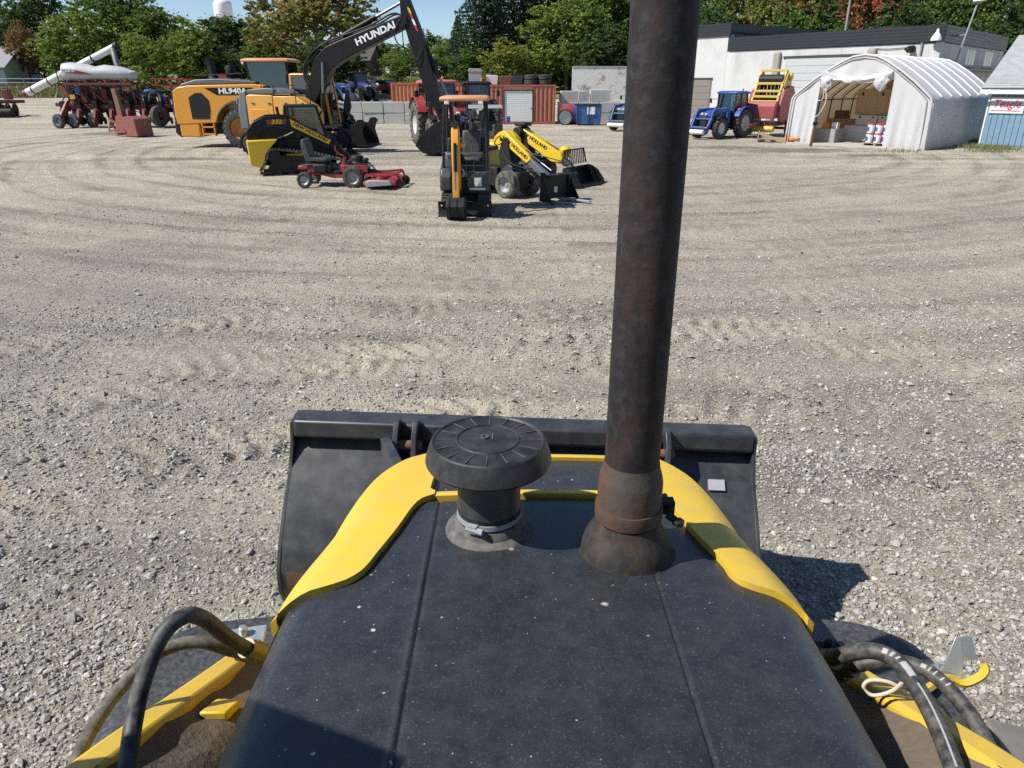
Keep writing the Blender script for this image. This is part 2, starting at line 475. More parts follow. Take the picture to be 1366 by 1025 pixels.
def ground_material():
    m, nt, p = nodes_of('gravel_yard')
    geo = N(nt, 'ShaderNodeNewGeometry'); pos = geo.outputs['Position']
    sep = N(nt, 'ShaderNodeSeparateXYZ'); L(nt, pos, sep.inputs[0])
    def math_(op, a, b=None, clamp=False):
        n = N(nt, 'ShaderNodeMath', operation=op); n.use_clamp = clamp
        for i, q in enumerate((a, b)):
            if q is None: continue
            if isinstance(q, (int, float)): n.inputs[i].default_value = q
            else: L(nt, q, n.inputs[i])
        return n.outputs[0]
    # stones of two sizes, shade of the gaps put into their darkest tones
    def vor(scale, feature='F1'):
        v = N(nt, 'ShaderNodeTexVoronoi'); v.voronoi_dimensions = '2D'; v.feature = feature; v.inputs['Scale'].default_value = scale
        v.inputs['Randomness'].default_value = 1.0
        L(nt, pos, v.inputs['Vector']); return v
    v1 = vor(42.0); v2 = vor(85.0); v3 = vor(17.0)
    hsv1 = N(nt, 'ShaderNodeSeparateColor'); L(nt, v1.outputs['Color'], hsv1.inputs[0])
    hsv2 = N(nt, 'ShaderNodeSeparateColor'); L(nt, v2.outputs['Color'], hsv2.inputs[0])
    stone1 = ramp(nt, hsv1.outputs[0], (0.0, (0.10, 0.098, 0.095)), (0.35, (0.22, 0.213, 0.20)), (0.75, (0.38, 0.37, 0.345)), (1.0, (0.62, 0.61, 0.58)))
    stone2 = ramp(nt, hsv2.outputs[0], (0.0, (0.12, 0.108, 0.09)), (0.6, (0.29, 0.265, 0.22)), (1.0, (0.52, 0.49, 0.44)))
    fines = mixc(nt, noise(nt, 160, 3, 0.6, pos), (0.27, 0.24, 0.195), (0.37, 0.34, 0.285))
    loose = noise(nt, 0.55, 5, 0.6, pos, 0.6)
    col = mixc(nt, ramp(nt, noise(nt, 9, 4, 0.6, pos), (0.42, 0.0), (0.58, 1.0)), stone2, stone1)
    col = mixc(nt, ramp(nt, noise(nt, 6, 5, 0.65, pos), (0.48, 0.05), (0.66, 0.65)), col, fines)
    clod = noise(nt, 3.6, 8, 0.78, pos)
    col = mixc(nt, ramp(nt, clod, (0.34, 0.50), (0.50, 0.0)), col, (0.14, 0.128, 0.11))  # low spots between clods darkened: shade of the lumps put into the colour
    col = mixc(nt, ramp(nt, noise(nt, 13, 5, 0.75, pos), (0.55, 0.0), (0.72, 0.55)), col, (0.52, 0.49, 0.43))
    # arcs worn by wheels round the parked machines
    dx = math_('SUBTRACT', sep.outputs[0], TC[0]); dy = math_('SUBTRACT', sep.outputs[1], TC[1])
    r = math_('SQRT', math_('ADD', math_('MULTIPLY', dx, dx), math_('MULTIPLY', dy, dy)))
    th = math_('ARCTAN2', dx, dy)
    cmb = N(nt, 'ShaderNodeCombineXYZ'); L(nt, r, cmb.inputs[0]); L(nt, math_('MULTIPLY', th, 2.5), cmb.inputs[1])
    arc1 = noise(nt, 1.1, 6, 0.62, cmb.outputs[0], 0.25)
    band = math_('MULTIPLY', ramp(nt, math_('DIVIDE', r, 60.0), (0.19, 0.0), (0.25, 1.0), (0.48, 1.0), (0.56, 0.35)), 1.0)
    light = math_('MULTIPLY', ramp(nt, arc1, (0.46, 0.0), (0.62, 1.0)), band)
    dark = math_('MULTIPLY', ramp(nt, arc1, (0.34, 1.0), (0.46, 0.0)), band)
    col = mixc(nt, math_('MULTIPLY', light, 0.50), col, (0.43, 0.395, 0.33))
    col = mixc(nt, math_('MULTIPLY', dark, 0.60), col, (0.135, 0.115, 0.092))
    wv = math_('SINE', math_('ADD', math_('MULTIPLY', r, 4.4), math_('MULTIPLY', noise(nt, 0.14, 3, 0.5, pos), 5.0)))
    brk = ramp(nt, noise(nt, 0.45, 6, 0.7, pos), (0.38, 0.05), (0.56, 1.0))
    rutd = math_('MULTIPLY', math_('MULTIPLY', ramp(nt, wv, (0.72, 0.0), (0.98, 1.0)), band), brk)
    rutl = math_('MULTIPLY', ramp(nt, wv, (0.05, 1.0), (0.35, 0.0)), band)
    col = mixc(nt, math_('MULTIPLY', rutd, 0.42), col, (0.14, 0.12, 0.095))
    col = mixc(nt, math_('MULTIPLY', rutl, 0.30), col, (0.42, 0.39, 0.33))
    # long straight wheel marks on the far yard
    cmb2 = N(nt, 'ShaderNodeCombineXYZ')
    L(nt, math_('MULTIPLY', sep.outputs[0], 0.10), cmb2.inputs[0]); L(nt, math_('MULTIPLY', sep.outputs[1], 0.85), cmb2.inputs[1])
    far = ramp(nt, math_('DIVIDE', sep.outputs[1], 100.0), (0.17, 0.0), (0.26, 1.0))
    s2 = noise(nt, 1.0, 6, 0.65, cmb2.outputs[0], 0.3)
    col = mixc(nt, math_('MULTIPLY', math_('MULTIPLY', ramp(nt, s2, (0.5, 0.0), (0.66, 1.0)), far), 0.45), col, (0.47, 0.43, 0.36))
    col = mixc(nt, math_('MULTIPLY', math_('MULTIPLY', ramp(nt, s2, (0.34, 1.0), (0.46, 0.0)), far), 0.55), col, (0.16, 0.145, 0.12))
    # looser grey stone on the left of the yard
    lg = math_('ADD', sep.outputs[0], math_('MULTIPLY', noise(nt, 0.35, 4, 0.6, pos), 7.0))
    lgm = math_('MULTIPLY', ramp(nt, math_('ADD', math_('MULTIPLY', lg, 0.1), 0.3), (0.28, 1.0), (0.5, 0.0)), ramp(nt, math_('DIVIDE', sep.outputs[1], 30.0), (0.34, 1.0), (0.5, 0.0)))
    col = mixc(nt, math_('MULTIPLY', lgm, 0.45), col, mixc(nt, 0.5, stone1, (0.17, 0.168, 0.165)))
    # broad patches: dusty / grey
    big = noise(nt, 0.16, 4, 0.55, pos, 0.5)
    col = mixc(nt, ramp(nt, big, (0.40, 0.28), (0.6, 0.0)), col, (0.17, 0.16, 0.145))
    col = mixc(nt, ramp(nt, loose, (0.5, 0.0), (0.7, 0.35)), col, (0.44, 0.40, 0.33))
    # oil and damp stains with their own outline
    stains = None
    stn = math_('MULTIPLY', math_('SUBTRACT', noise(nt, 1.3, 5, 0.7, pos), 0.5), 1.8)
    for (sx, sy, rx, ry) in ((12.3, 32.6, 3.2, 1.5), (9.9, 34.3, 2.4, 1.0), (14.3, 30.4, 1.6, 0.8), (4.6, 47.5, 1.5, 1.1), (-22.8, 44.0, 3.0, 1.4), (-13.0, 29.0, 2.0, 0.9)):
        mp = N(nt, 'ShaderNodeMapping'); mp.vector_type = 'POINT'
        mp.inputs['Location'].default_value = (-sx / rx, -sy / ry, 0); mp.inputs['Scale'].default_value = (1 / rx, 1 / ry, 0)
        L(nt, pos, mp.inputs[0])
        ln = N(nt, 'ShaderNodeVectorMath', operation='LENGTH'); L(nt, mp.outputs[0], ln.inputs[0])
        one = ramp(nt, math_('ADD', ln.outputs['Value'], stn), (0.55, 1.0), (1.0, 0.0))
        stains = one if stains is None else math_('MAXIMUM', stains, one)
    col = mixc(nt, math_('MULTIPLY', stains, 0.62), col, (0.085, 0.075, 0.065))
    # soil under the grass behind the yard
    br = N(nt, 'ShaderNodeMixRGB', blend_type='MULTIPLY'); br.inputs[0].default_value = 1.0; L(nt, col, br.inputs[1]); br.inputs[2].default_value = (1.46, 1.40, 1.29, 1)
    L(nt, br.outputs[0], p.inputs['Base Color'])
    p.inputs['Roughness'].default_value = 0.95
    p.inputs['Specular IOR Level'].default_value = 0.25
    hgt = math_('ADD', math_('MULTIPLY', v1.outputs['Distance'], -1.0), math_('MULTIPLY', v2.outputs['Distance'], -0.6))
    hgt = math_('ADD', hgt, math_('MULTIPLY', v3.outputs['Distance'], -0.5))
    hgt = math_('ADD', hgt, math_('MULTIPLY', noise(nt, 30, 6, 0.7, pos), 0.8))
    b1 = N(nt, 'ShaderNodeBump'); b1.inputs['Strength'].default_value = 0.9; b1.inputs['Distance'].default_value = 0.018; L(nt, hgt, b1.inputs['Height'])
    b2 = N(nt, 'ShaderNodeBump'); b2.inputs['Strength'].default_value = 0.8; b2.inputs['Distance'].default_value = 0.09
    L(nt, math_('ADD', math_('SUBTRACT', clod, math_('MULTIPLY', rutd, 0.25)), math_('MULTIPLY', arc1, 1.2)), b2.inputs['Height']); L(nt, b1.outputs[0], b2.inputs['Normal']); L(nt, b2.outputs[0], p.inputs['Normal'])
    return m
D2 = True
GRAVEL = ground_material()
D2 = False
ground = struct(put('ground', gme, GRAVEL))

# loose stones lying on it
def stone_field():
    rng = np.random.default_rng(11)
    t = (1 + 5 ** 0.5) / 2
    ico = np.array([(-1, t, 0), (1, t, 0), (-1, -t, 0), (1, -t, 0), (0, -1, t), (0, 1, t), (0, -1, -t), (0, 1, -t), (t, 0, -1), (t, 0, 1), (-t, 0, -1), (-t, 0, 1)], float)
    ico /= np.linalg.norm(ico[0])
    icf = np.array([(0, 11, 5), (0, 5, 1), (0, 1, 7), (0, 7, 10), (0, 10, 11), (1, 5, 9), (5, 11, 4), (11, 10, 2), (10, 7, 6), (7, 1, 8), (3, 9, 4), (3, 4, 2), (3, 2, 6), (3, 6, 8), (3, 8, 9), (4, 9, 5), (2, 4, 11), (6, 2, 10), (8, 6, 7), (9, 8, 1)])
    oc = np.array([(1, 0, 0), (-1, 0, 0), (0, 1, 0), (0, -1, 0), (0, 0, 1), (0, 0, -1)], float)
    ocf = np.array([(0, 2, 4), (2, 1, 4), (1, 3, 4), (3, 0, 4), (2, 0, 5), (1, 2, 5), (3, 1, 5), (0, 3, 5)])
    objs = []
    for nm, base, bf, zones in (('gravel_stones', ico, icf, ((1.7, 5.2, 82000, 0.0074, 1.0),)),
                                ('fine_gravel_stones', oc, ocf, ((5.2, 9.5, 84000, 0.0088, 1.0), (9.5, 17.0, 50000, 0.0090, 0.9)))):
        V = []; F = []; off = 0
        for (d0, d1, n, r0, emb) in zones:
            d = np.sqrt(rng.uniform(d0 * d0, d1 * d1, n)); a = rng.uniform(-1, 1, n) * (1.12 if d0 < 3 else 0.82)
            x = d * a; y = d.copy()
            # thinner where wheels have pressed the stone in
            rr = np.hypot(x - TC[0], y - TC[1]); thn = vnoise(rr * 1.1, np.arctan2(x - TC[0], TC[1] - y) * 3, 6) + 0.8 * vnoise(x * 0.8, y * 0.8, 21)
            keep = thn < rng.uniform(-0.45, 0.6, n)
            x, y = x[keep], y[keep]; k = len(x)
            s = r0 * np.exp(rng.normal(0, 0.46, k)); s = np.minimum(s, 0.038)
            v = base[None] * rng.uniform(0.55, 1.35, (k, len(base), 1))
            v = v * rng.uniform(0.6, 1.25, (k, 1, 3)) * s[:, None, None]
            ang = rng.uniform(0, 6.283, k); ca, sa = np.cos(ang)[:, None], np.sin(ang)[:, None]
            tl = rng.uniform(-0.7, 0.7, k); ct, st = np.cos(tl)[:, None], np.sin(tl)[:, None]
            vx, vy, vz = v[..., 0], v[..., 1], v[..., 2]
            vy, vz = vy * ct - vz * st, vy * st + vz * ct
            vx, vy = vx * ca - vy * sa, vx * sa + vy * ca
            z = height(x, y)
            V.append(np.stack([vx + x[:, None], vy + y[:, None], vz * 0.8 + z[:, None] + (s * rng.uniform(-0.1, 0.6, k))[:, None]], -1).reshape(-1, 3))
            F.append((bf[None] + (np.arange(k) * len(base))[:, None, None] + off).reshape(-1, 3)); off += k * len(base)
        me = np_mesh(nm, np.concatenate(V), np.concatenate(F), 3)
        me.polygons.foreach_set('use_smooth', [False] * len(me.polygons))
        o = put(nm, me, None)
        m, nt, p = nodes_of(nm)
        g = N(nt, 'ShaderNodeNewGeometry')
        c = ramp(nt, g.outputs['Random Per Island'], (0.0, (0.18, 0.174, 0.165)), (0.3, (0.29, 0.28, 0.262)), (0.65, (0.39, 0.378, 0.35)), (0.92, (0.47, 0.455, 0.42)), (1.0, (0.56, 0.54, 0.50)))
        c = mixc(nt, ramp(nt, noise(nt, 70, 4, 0.7, g.outputs['Position']), (0.4, 0.0), (0.7, 0.6)), c, (0.30, 0.27, 0.22))
        L(nt, c, p.inputs['Base Color']); p.inputs['Roughness'].default_value = 0.9
        me.materials.append(m)
        o['kind'] = 'stuff'; o['label'] = 'loose crushed stone lying over the yard' if nm == 'gravel_stones' else 'finer crushed stone further out in the yard'
        o['category'] = 'gravel'
stone_field()
# ------------------------------------------------------------------ the machine the picture is taken from
def hood_black():
    m, nt, p = nodes_of('dusty_black_hood'); v = objvec(nt)
    base = mixc(nt, noise(nt, 3, 5, 0.6, v), (0.010, 0.011, 0.014), (0.017, 0.019, 0.024))
    dustm = ramp(nt, noise(nt, 19, 9, 0.78, v, 0.1), (0.38, 0.05), (0.74, 0.26))
    col = mixc(nt, dustm, base, (0.125, 0.130, 0.14))
    fine = ramp(nt, noise(nt, 260, 3, 0.6, v), (0.58, 0.0), (0.70, 0.28))
    col = mixc(nt, fine, col, (0.22, 0.215, 0.205))
    def spots(scale, thr, pick):
        vo = N(nt, 'ShaderNodeTexVoronoi'); vo.inputs['Scale'].default_value = scale; L(nt, v, vo.inputs['Vector'])
        sc = N(nt, 'ShaderNodeSeparateColor'); L(nt, vo.outputs['Color'], sc.inputs[0])
        n = noise(nt, scale * 3, 3, 0.6, v)
        dd = N(nt, 'ShaderNodeMath', operation='ADD'); L(nt, vo.outputs['Distance'], dd.inputs[0])
        q = N(nt, 'ShaderNodeMath', operation='MULTIPLY'); L(nt, n, q.inputs[0]); q.inputs[1].default_value = 0.25; L(nt, q.outputs[0], dd.inputs[1])
        a = ramp(nt, dd.outputs[0], (thr, 1.0), (thr + 0.05, 0.0)); b = ramp(nt, sc.outputs[0], (pick, 0.0), (pick + 0.02, 1.0))
        mm = N(nt, 'ShaderNodeMath', operation='MULTIPLY'); L(nt, a, mm.inputs[0]); L(nt, b, mm.inputs[1]); return mm.outputs[0]
    col = mixc(nt, spots(24, 0.17, 0.82), col, (0.48, 0.47, 0.43))
    col = mixc(nt, spots(9, 0.16, 0.58), col, (0.42, 0.41, 0.37))
    col = mixc(nt, spots(70, 0.20, 0.90), col, (0.34, 0.33, 0.31))
    L(nt, col, p.inputs['Base Color'])
    L(nt, ramp(nt, noise(nt, 8, 5, 0.6, v), (0.3, 0.26), (0.7, 0.40)), p.inputs['Roughness'])
    bump(nt, p, noise(nt, 320, 2, 0.5, v), 0.06, 0.002)
    return m
HOODB = hood_black()
def stack_mat(name, dark, rustc, scale, mix0, mix1):
    m, nt, p = nodes_of(name); v = objvec(nt)
    vs = mapped(nt, v, (1, 1, 0.45))
    n = noise(nt, scale, 9, 0.72, vs, 0.5); n2 = noise(nt, scale * 4, 6, 0.7, v)
    col = mixc(nt, ramp(nt, n, (mix0, 0.0), (mix1, 1.0)), dark, rustc)
    col = mixc(nt, ramp(nt, n2, (0.5, 0.0), (0.66, 0.7)), col, (0.045, 0.048, 0.056))
    col = mixc(nt, ramp(nt, noise(nt, scale * 1.6, 5, 0.6, vs), (0.66, 0.0), (0.74, 0.7)), col, (0.13, 0.07, 0.045))
    L(nt, col, p.inputs['Base Color']); p.inputs['Roughness'].default_value = 0.72; p.inputs['Specular IOR Level'].default_value = 0.3
    bump(nt, p, n2, 0.5, 0.004)
    return m
STACK = stack_mat('rusty_exhaust_pipe', (0.018, 0.016, 0.017), (0.060, 0.036, 0.028), 9, 0.45, 0.66)
SLEEVE = stack_mat('rusty_exhaust_sleeve', (0.075, 0.066, 0.055), (0.12, 0.06, 0.035), 12, 0.45, 0.6)
BOOT = stack_mat('sooty_exhaust_boot', (0.030, 0.026, 0.023), (0.085, 0.052, 0.034), 10, 0.46, 0.62)
BUCK = M('worn_bucket_steel', (0.028, 0.030, 0.034), 0.38, var=0.25, scale=4, dust=0.16, rust=0.0)
def scratch(m, amount=0.5):
    nt = m.node_tree; p = nt.nodes['Principled BSDF']; v = objvec(nt)
    src = p.inputs['Base Color'].links[0].from_socket
    a = noise(nt, 9, 6, 0.7, mapped(nt, v, (0.5, 9.0, 9.0))); b = noise(nt, 9, 6, 0.7, mapped(nt, v, (8.0, 1.0, 0.8))); c = noise(nt, 3, 4, 0.6, v)
    k1 = ramp(nt, a, (0.66, 0.0), (0.70, amount)); k2 = ramp(nt, b, (0.67, 0.0), (0.71, amount * 0.8)); gate = ramp(nt, c, (0.48, 0.0), (0.6, 1.0))
    mx = N(nt, 'ShaderNodeMath', operation='MAXIMUM'); L(nt, k1, mx.inputs[0]); L(nt, k2, mx.inputs[1])
    mu = N(nt, 'ShaderNodeMath', operation='MULTIPLY'); L(nt, mx.outputs[0], mu.inputs[0]); L(nt, gate, mu.inputs[1])
    L(nt, mixc(nt, mu.outputs[0], src, (0.34, 0.32, 0.29)), p.inputs['Base Color'])
scratch(BUCK, 0.6)
PLAST = M('black_plastic', (0.016, 0.017, 0.019), 0.42, var=0.15, scale=10, dust=0.16)
RUBB = M('black_hose_rubber', (0.022, 0.022, 0.023), 0.5, var=0.25, scale=20, dust=0.45)
RUBD = M('dusty_hose_rubber', (0.07, 0.055, 0.038), 0.75, var=0.35, scale=25, dust=0.75)

scratch(YEL, 0.22)
FX = 0.06                                 # centre line of the machine
def muddy():
    m, nt, p = nodes_of('mud_caked_yellow'); v = objvec(nt)
    n = noise(nt, 5.5, 7, 0.65, v, 0.8)
    k = ramp(nt, n, (0.40, 0.0), (0.50, 1.0))
    col = mixc(nt, k, (0.66, 0.43, 0.035), mixc(nt, noise(nt, 22, 5, 0.7, v), (0.12, 0.09, 0.062), (0.26, 0.205, 0.15)))
    L(nt, col, p.inputs['Base Color']); L(nt, ramp(nt, k, (0, 0.42), (1, 0.95)), p.inputs['Roughness'])
    bump(nt, p, mixc(nt, 0.5, n, noise(nt, 45, 5, 0.7, v)), 0.5, 0.02)
    return m
MUDY = muddy()
LD = thing('backhoe_loader', 'yellow and black loader in the foreground, its hood, exhaust pipe and bucket ahead', 'loader', (FX, 1.2, 0))
def fp(name, mat, *sh, parent=None, bev=0.0, smooth=35, label=None):
    """part of the loader given in yard coordinates"""
    o = part(LD if parent is None else parent, name, mat, *sh, bev=bev, smooth=smooth, label=label)
    o.location = (-FX, -1.2, 0) if parent is None else (0, 0, 0)
    return o
def lerp_tab(tab, t):
    """smooth curve through the table (monotone cubic)"""
    n = len(tab)
    if t <= tab[0][0]: return tab[0][1]
    if t >= tab[-1][0]: return tab[-1][1]
    def sl_(i): return (tab[i + 1][1] - tab[i][1]) / (tab[i + 1][0] - tab[i][0])
    def tan_(i):
        if i == 0: return sl_(0)
        if i == n - 1: return sl_(n - 2)
        a, b = sl_(i - 1), sl_(i)
        return 0.0 if a * b <= 0 else 2 * a * b / (a + b)
    for i in range(n - 1):
        a, b = tab[i][0], tab[i + 1][0]
        if t <= b:
            h = b - a; k = (t - a) / h
            return (2 * k ** 3 - 3 * k * k + 1) * tab[i][1] + (k ** 3 - 2 * k * k + k) * h * tan_(i) + (-2 * k ** 3 + 3 * k * k) * tab[i + 1][1] + (k ** 3 - k * k) * h * tan_(i + 1)
HW = [(0.1, 0.52), (0.7, 0.505), (1.16, 0.515), (1.43, 0.475), (1.7, 0.425), (1.86, 0.36), (1.93, 0.28)]
def hw(Y): return lerp_tab(HW, Y)
def S(x, Y, up=0.0):
    """top skin of the hood: x from the centre line"""
    w = max(0.46, hw(Y)) if Y < 1.3 else hw(min(Y, 1.45))
    z0 = 1.806 - 0.078 * (Y - 0.7) - 0.16 * max(0.0, Y - 1.5) ** 1.5 - 0.05 * max(0.0, 0.6 - Y)
    u = abs(x) / w
    drop = 0.022 * u * u + 0.20 * max(0.0, u - 0.74) ** 2 + (0.9 * max(0.0, u - 0.90) ** 1.7)
    return z0 - drop + up
def skin(rows, cols_of, up=0.0, thick=None, dz=None):
    """grid over the hood skin; cols_of(Y) -> list of x"""
    v = []; f = []
    R_ = [[(FX + x, Y, S(x, Y, up) + (dz(x, Y) if dz else 0)) for x in cols_of(Y)] for Y in rows]
    n = len(R_[0])
    for r in R_: v += r
    for i in range(len(rows) - 1):
        for j in range(n - 1):
            f.append((i * n + j, i * n + j + 1, (i + 1) * n + j + 1, (i + 1) * n + j))
    if thick:
        o = len(v); k = len(rows)
        v += [(x, y, z - thick) for x, y, z in v]
        f += [tuple(o + q for q in reversed(t)) for t in f[:]]
        loop = [j for j in range(n)] + [i * n + n - 1 for i in range(1, k)] + [(k - 1) * n + j for j in range(n - 2, -1, -1)] + [i * n for i in range(k - 2, 0, -1)]
        for a, b in zip(loop, loop[1:] + loop[:1]): f.append((a, o + a, o + b, b))
    return v, f
def inner(Y):            # inner edge of the yellow bands (half width of the black lid)
    return lerp_tab([(1.130, 0.545), (1.150, 0.525), (1.168, 0.475), (1.182, 0.425), (1.200, 0.392), (1.235, 0.368), (1.30, 0.350), (1.40, 0.324), (1.50, 0.302), (1.545, 0.285), (1.565, 0.255), (1.60, 0.255)], Y)
def crease(x, Y):
    c = 0.236 + 0.012 * (Y - 1.2)
    return -0.0042 * math.exp(-((abs(x) - c) / 0.0035) ** 2) + 0.0022 * math.exp(-((abs(x) - c - 0.008) / 0.006) ** 2)
# black lid
us = sorted(set([round(-1 + i * 0.04, 3) for i in range(51)] + [s * q for s in (-1, 1) for q in [0.444 + 0.003 * z_ for z_ in range(20)]]))
lid_rows = [0.10 + 0.05 * i for i in range(20)] + [1.10 + 0.0225 * i for i in range(21)]
def lid_cols(Y):
    lim = min(hw(Y) * 1.0, (inner(Y) + 0.04) if Y > 1.14 else 9)
    if Y > 1.50: lim *= 1 - 0.9 * max(0, (Y - 1.50) / 0.055) ** 3 * 0.12
    w = 0.51
    return [max(-lim, min(lim, u * w)) for u in us]
hood = fp('hood', HOODB, skin(lid_rows, lid_cols, 0.0, 0.02, crease), smooth=50, label='dusty black hood lid with bird droppings')
# black flanks of the lid, behind the yellow bands
for s in (-1, 1):
    v = []; rows = [0.10 + 0.05 * i for i in range(22)]
    prof = [(0.0, 0.0), (0.014, -0.03), (0.022, -0.08), (0.026, -0.15), (0.028, -0.26)]
    rings = [[(FX + s * (hw(Y) + dx), Y, S(hw(Y), Y) + dz) for dx, dz in prof] for Y in rows]
    fp('hood_side', HOODB, loft(rings, caps=False, closed=False), smooth=60)
    fp('side_panel', YEL, loft([[(FX + s * (hw(Y) + dx), Y, S(hw(Y), Y) + dz) for dx, dz in ((0.030, -0.235), (0.042, -0.242), (0.042, -0.42), (0.02, -0.42))] for Y in rows], caps=True), smooth=30)
# yellow bands along both edges, joined by a thin bar across the front
for s in (-1, 1):
    rows = [1.135 + 0.006 * i for i in range(20)] + [1.255 + 0.0195 * i for i in range(36)]
    def cols(Y):
        a = inner(Y) + (0.03 * min(1, max(0, (Y - 1.16) / 0.1)) if s > 0 else 0); b = hw(Y) + 0.012
        if Y > 1.60: a = min(0.27, b - 0.05)
        return [s * (a + (b - a) * i / 8) for i in range(9)]
    fp('hood_rim', YEL, skin(rows, cols, 0.016, 0.034), bev=0.006, smooth=45, label='yellow curved rim along the hood')
    # outer wall below the band
    rings = [[(FX + s * (hw(Y) + dx), Y, S(hw(Y), Y) + dz) for dx, dz in ((0.010, -0.012), (0.016, -0.06), (0.018, -0.30), (-0.02, -0.30))] for Y in rows]
    fp('front_side_panel', YEL, loft(rings), smooth=40)
fp('hood_cross_bar', YEL, loft([[(FX + x, Y, S(x, Y) + dz) for Y, dz in ((1.566, 0.012), (1.590, 0.012), (1.590, -0.02), (1.566, -0.02))] for x in [-0.29 + 0.58 * i / 24 for i in range(25)]]), bev=0.003)
fp('nose_panel', HOODB, skin([1.592 + 0.0145 * i for i in range(20)], lambda Y: [-0.275 + 0.55 * i / 14 for i in range(15)], -0.004, 0.02), smooth=45)
fp('nose_edge', YEL, loft([[(FX + x, Y, S(x, Y) + dz) for Y, dz in ((1.870, 0.010), (1.905, 0.006), (1.915, -0.10), (1.870, -0.06))] for x in [-0.30 + 0.60 * i / 20 for i in range(21)]]), bev=0.004)
fp('grille', BLKM, prism([(1.88, 0.9), (1.90, 1.60), (1.80, 1.62), (1.80, 0.9)], FX - 0.34, FX + 0.34, 'x'), *[box(FX - 0.33, FX + 0.33, 1.885, 1.915, 0.95 + 0.06 * i, 0.975 + 0.06 * i) for i in range(10)])
fp('engine_block', BLKM, box(FX - 0.36, FX + 0.36, 0.15, 1.80, 0.75, 1.48), box(FX - 0.43, FX + 0.43, 0.2, 0.9, 0.95, 1.40), cyl((FX - 0.42, 1.2, 1.25), (FX + 0.42, 1.2, 1.25), 0.12))
fp('chassis', BLKM, box(FX - 0.30, FX - 0.18, -0.6, 1.95, 0.55, 0.85), box(FX + 0.18, FX + 0.30, -0.6, 1.95, 0.55, 0.85), box(FX - 0.3, FX + 0.3, 1.75, 1.95, 0.5, 0.9), cyl((FX - 0.85, 1.5, 0.52), (FX + 0.85, 1.5, 0.52), 0.09))
for s in (-1, 1):
    w_ = wheel(LD, (s * 0.90, 0.16, 0.56), 0.56, 0.30, 0.27, YEL2, TYR, 1, 16, 0.03)
    w_.rotation_euler = (0, 0, (-s) * math.pi / 2)

# air cleaner with its mushroom cap
ax, ay = -0.052, 1.405
az = S(ax - FX, ay)
pc = fp('air_intake', PLAST, lathe([(0.0705, az + 0.01), (0.0705, az + 0.060), (0.074, az + 0.064), (0.074, az + 0.070), (0.071, az + 0.074), (0.071, az + 0.20)], (ax, ay, 0), n=40), smooth=40)
cap = fp('rain_cap', PLAST, lathe([(0.001, 1.958), (0.075, 1.955), (0.118, 1.938), (0.137, 1.931), (0.1392, 1.936), (0.1365, 1.948), (0.1285, 1.972), (0.1255, 1.979), (0.1215, 1.9815), (0.118, 1.9795), (0.1165, 1.978), (0.070, 1.981), (0.068, 1.984), (0.0665, 1.981), (0.0661, 1.981), (0.001, 1.9835)], (ax, ay, 0), n=64), smooth=30)
SCUF = M('scuffed_plastic', (0.09, 0.09, 0.09), 0.6, var=0.3, scale=40)
for i in range(16):
    fp('cap_rib', SCUF, at(box(0.073, 0.114, -0.0008, 0.0008, 1.9785, 1.9815), (ax, ay, 0), (0, 0, 2 * math.pi * i / 16)), parent=cap)
fp('moulded_mark', SCUF, box(ax + 0.008, ax + 0.011, ay - 0.008, ay + 0.02, 1.983, 1.986), parent=cap)
fp('moulded_mark', SCUF, lathe([(0.005, 1.983), (0.005, 1.987), (0.009, 1.987), (0.009, 1.983)], (ax - 0.008, ay + 0.004, 0), n=14), parent=cap)
fp('intake_flange', M('chalky_rubber', (0.065, 0.063, 0.06), 0.75, var=0.25, scale=20, dust=0.6),
   lathe([(0.102, az - 0.006), (0.1005, az + 0.006), (0.093, az + 0.012), (0.082, az + 0.017), (0.078, az + 0.030), (0.072, az + 0.036)], (ax, ay, 0), n=40), smooth=40)
clampz = az + 0.047
CLM = M('dull_clamp_steel', (0.30, 0.32, 0.33), 0.6, var=0.2, scale=30)
clamp = fp('hose_clamp', CLM, lathe([(0.0712, clampz - 0.006), (0.0738, clampz - 0.006), (0.0738, clampz + 0.006), (0.0712, clampz + 0.006)], (ax, ay, 0), n=40), smooth=30)
fp('clamp_screw', CLM, cyl((ax - 0.048, ay - 0.066, clampz), (ax - 0.012, ay - 0.083, clampz - 0.002), 0.0075, n=8), cbox((ax - 0.035, ay - 0.070, clampz), (0.022, 0.014, 0.017), (0, 0, -0.4)), parent=clamp)

# exhaust stack
ex, ey = 0.2485, 1.313
ez = S(ex - FX, ey)
boot = fp('exhaust_boot', BOOT, lathe([(0.116, ez - 0.016), (0.109, ez - 0.004), (0.1035, ez + 0.001), (0.0995, ez + 0.004), (0.0985, ez + 0.012), (0.0955, ez + 0.026), (0.0890, ez + 0.043), (0.0800, ez + 0.059), (0.0725, ez + 0.073), (0.0685, ez + 0.088)], (ex, ey, 0), n=48), smooth=50)
fp('exhaust_sleeve', SLEEVE, lathe([(0.0635, ez + 0.05), (0.0655, ez + 0.10), (0.0675, ez + 0.112), (0.0688, ez + 0.112), (0.0688, ez + 0.118), (0.0675, ez + 0.1185), (0.0672, ez + 0.178), (0.065, ez + 0.192), (0.0585, ez + 0.214), (0.0570, ez + 0.225)], (ex, ey, 0), n=48), smooth=35)
band = fp('exhaust_clamp', SLEEVE, lathe([(0.0672, ez + 0.092), (0.0708, ez + 0.092), (0.0715, ez + 0.100), (0.0715, ez + 0.118), (0.0708, ez + 0.124), (0.0672, ez + 0.124)], (ex, ey, 0), n=48), smooth=30)
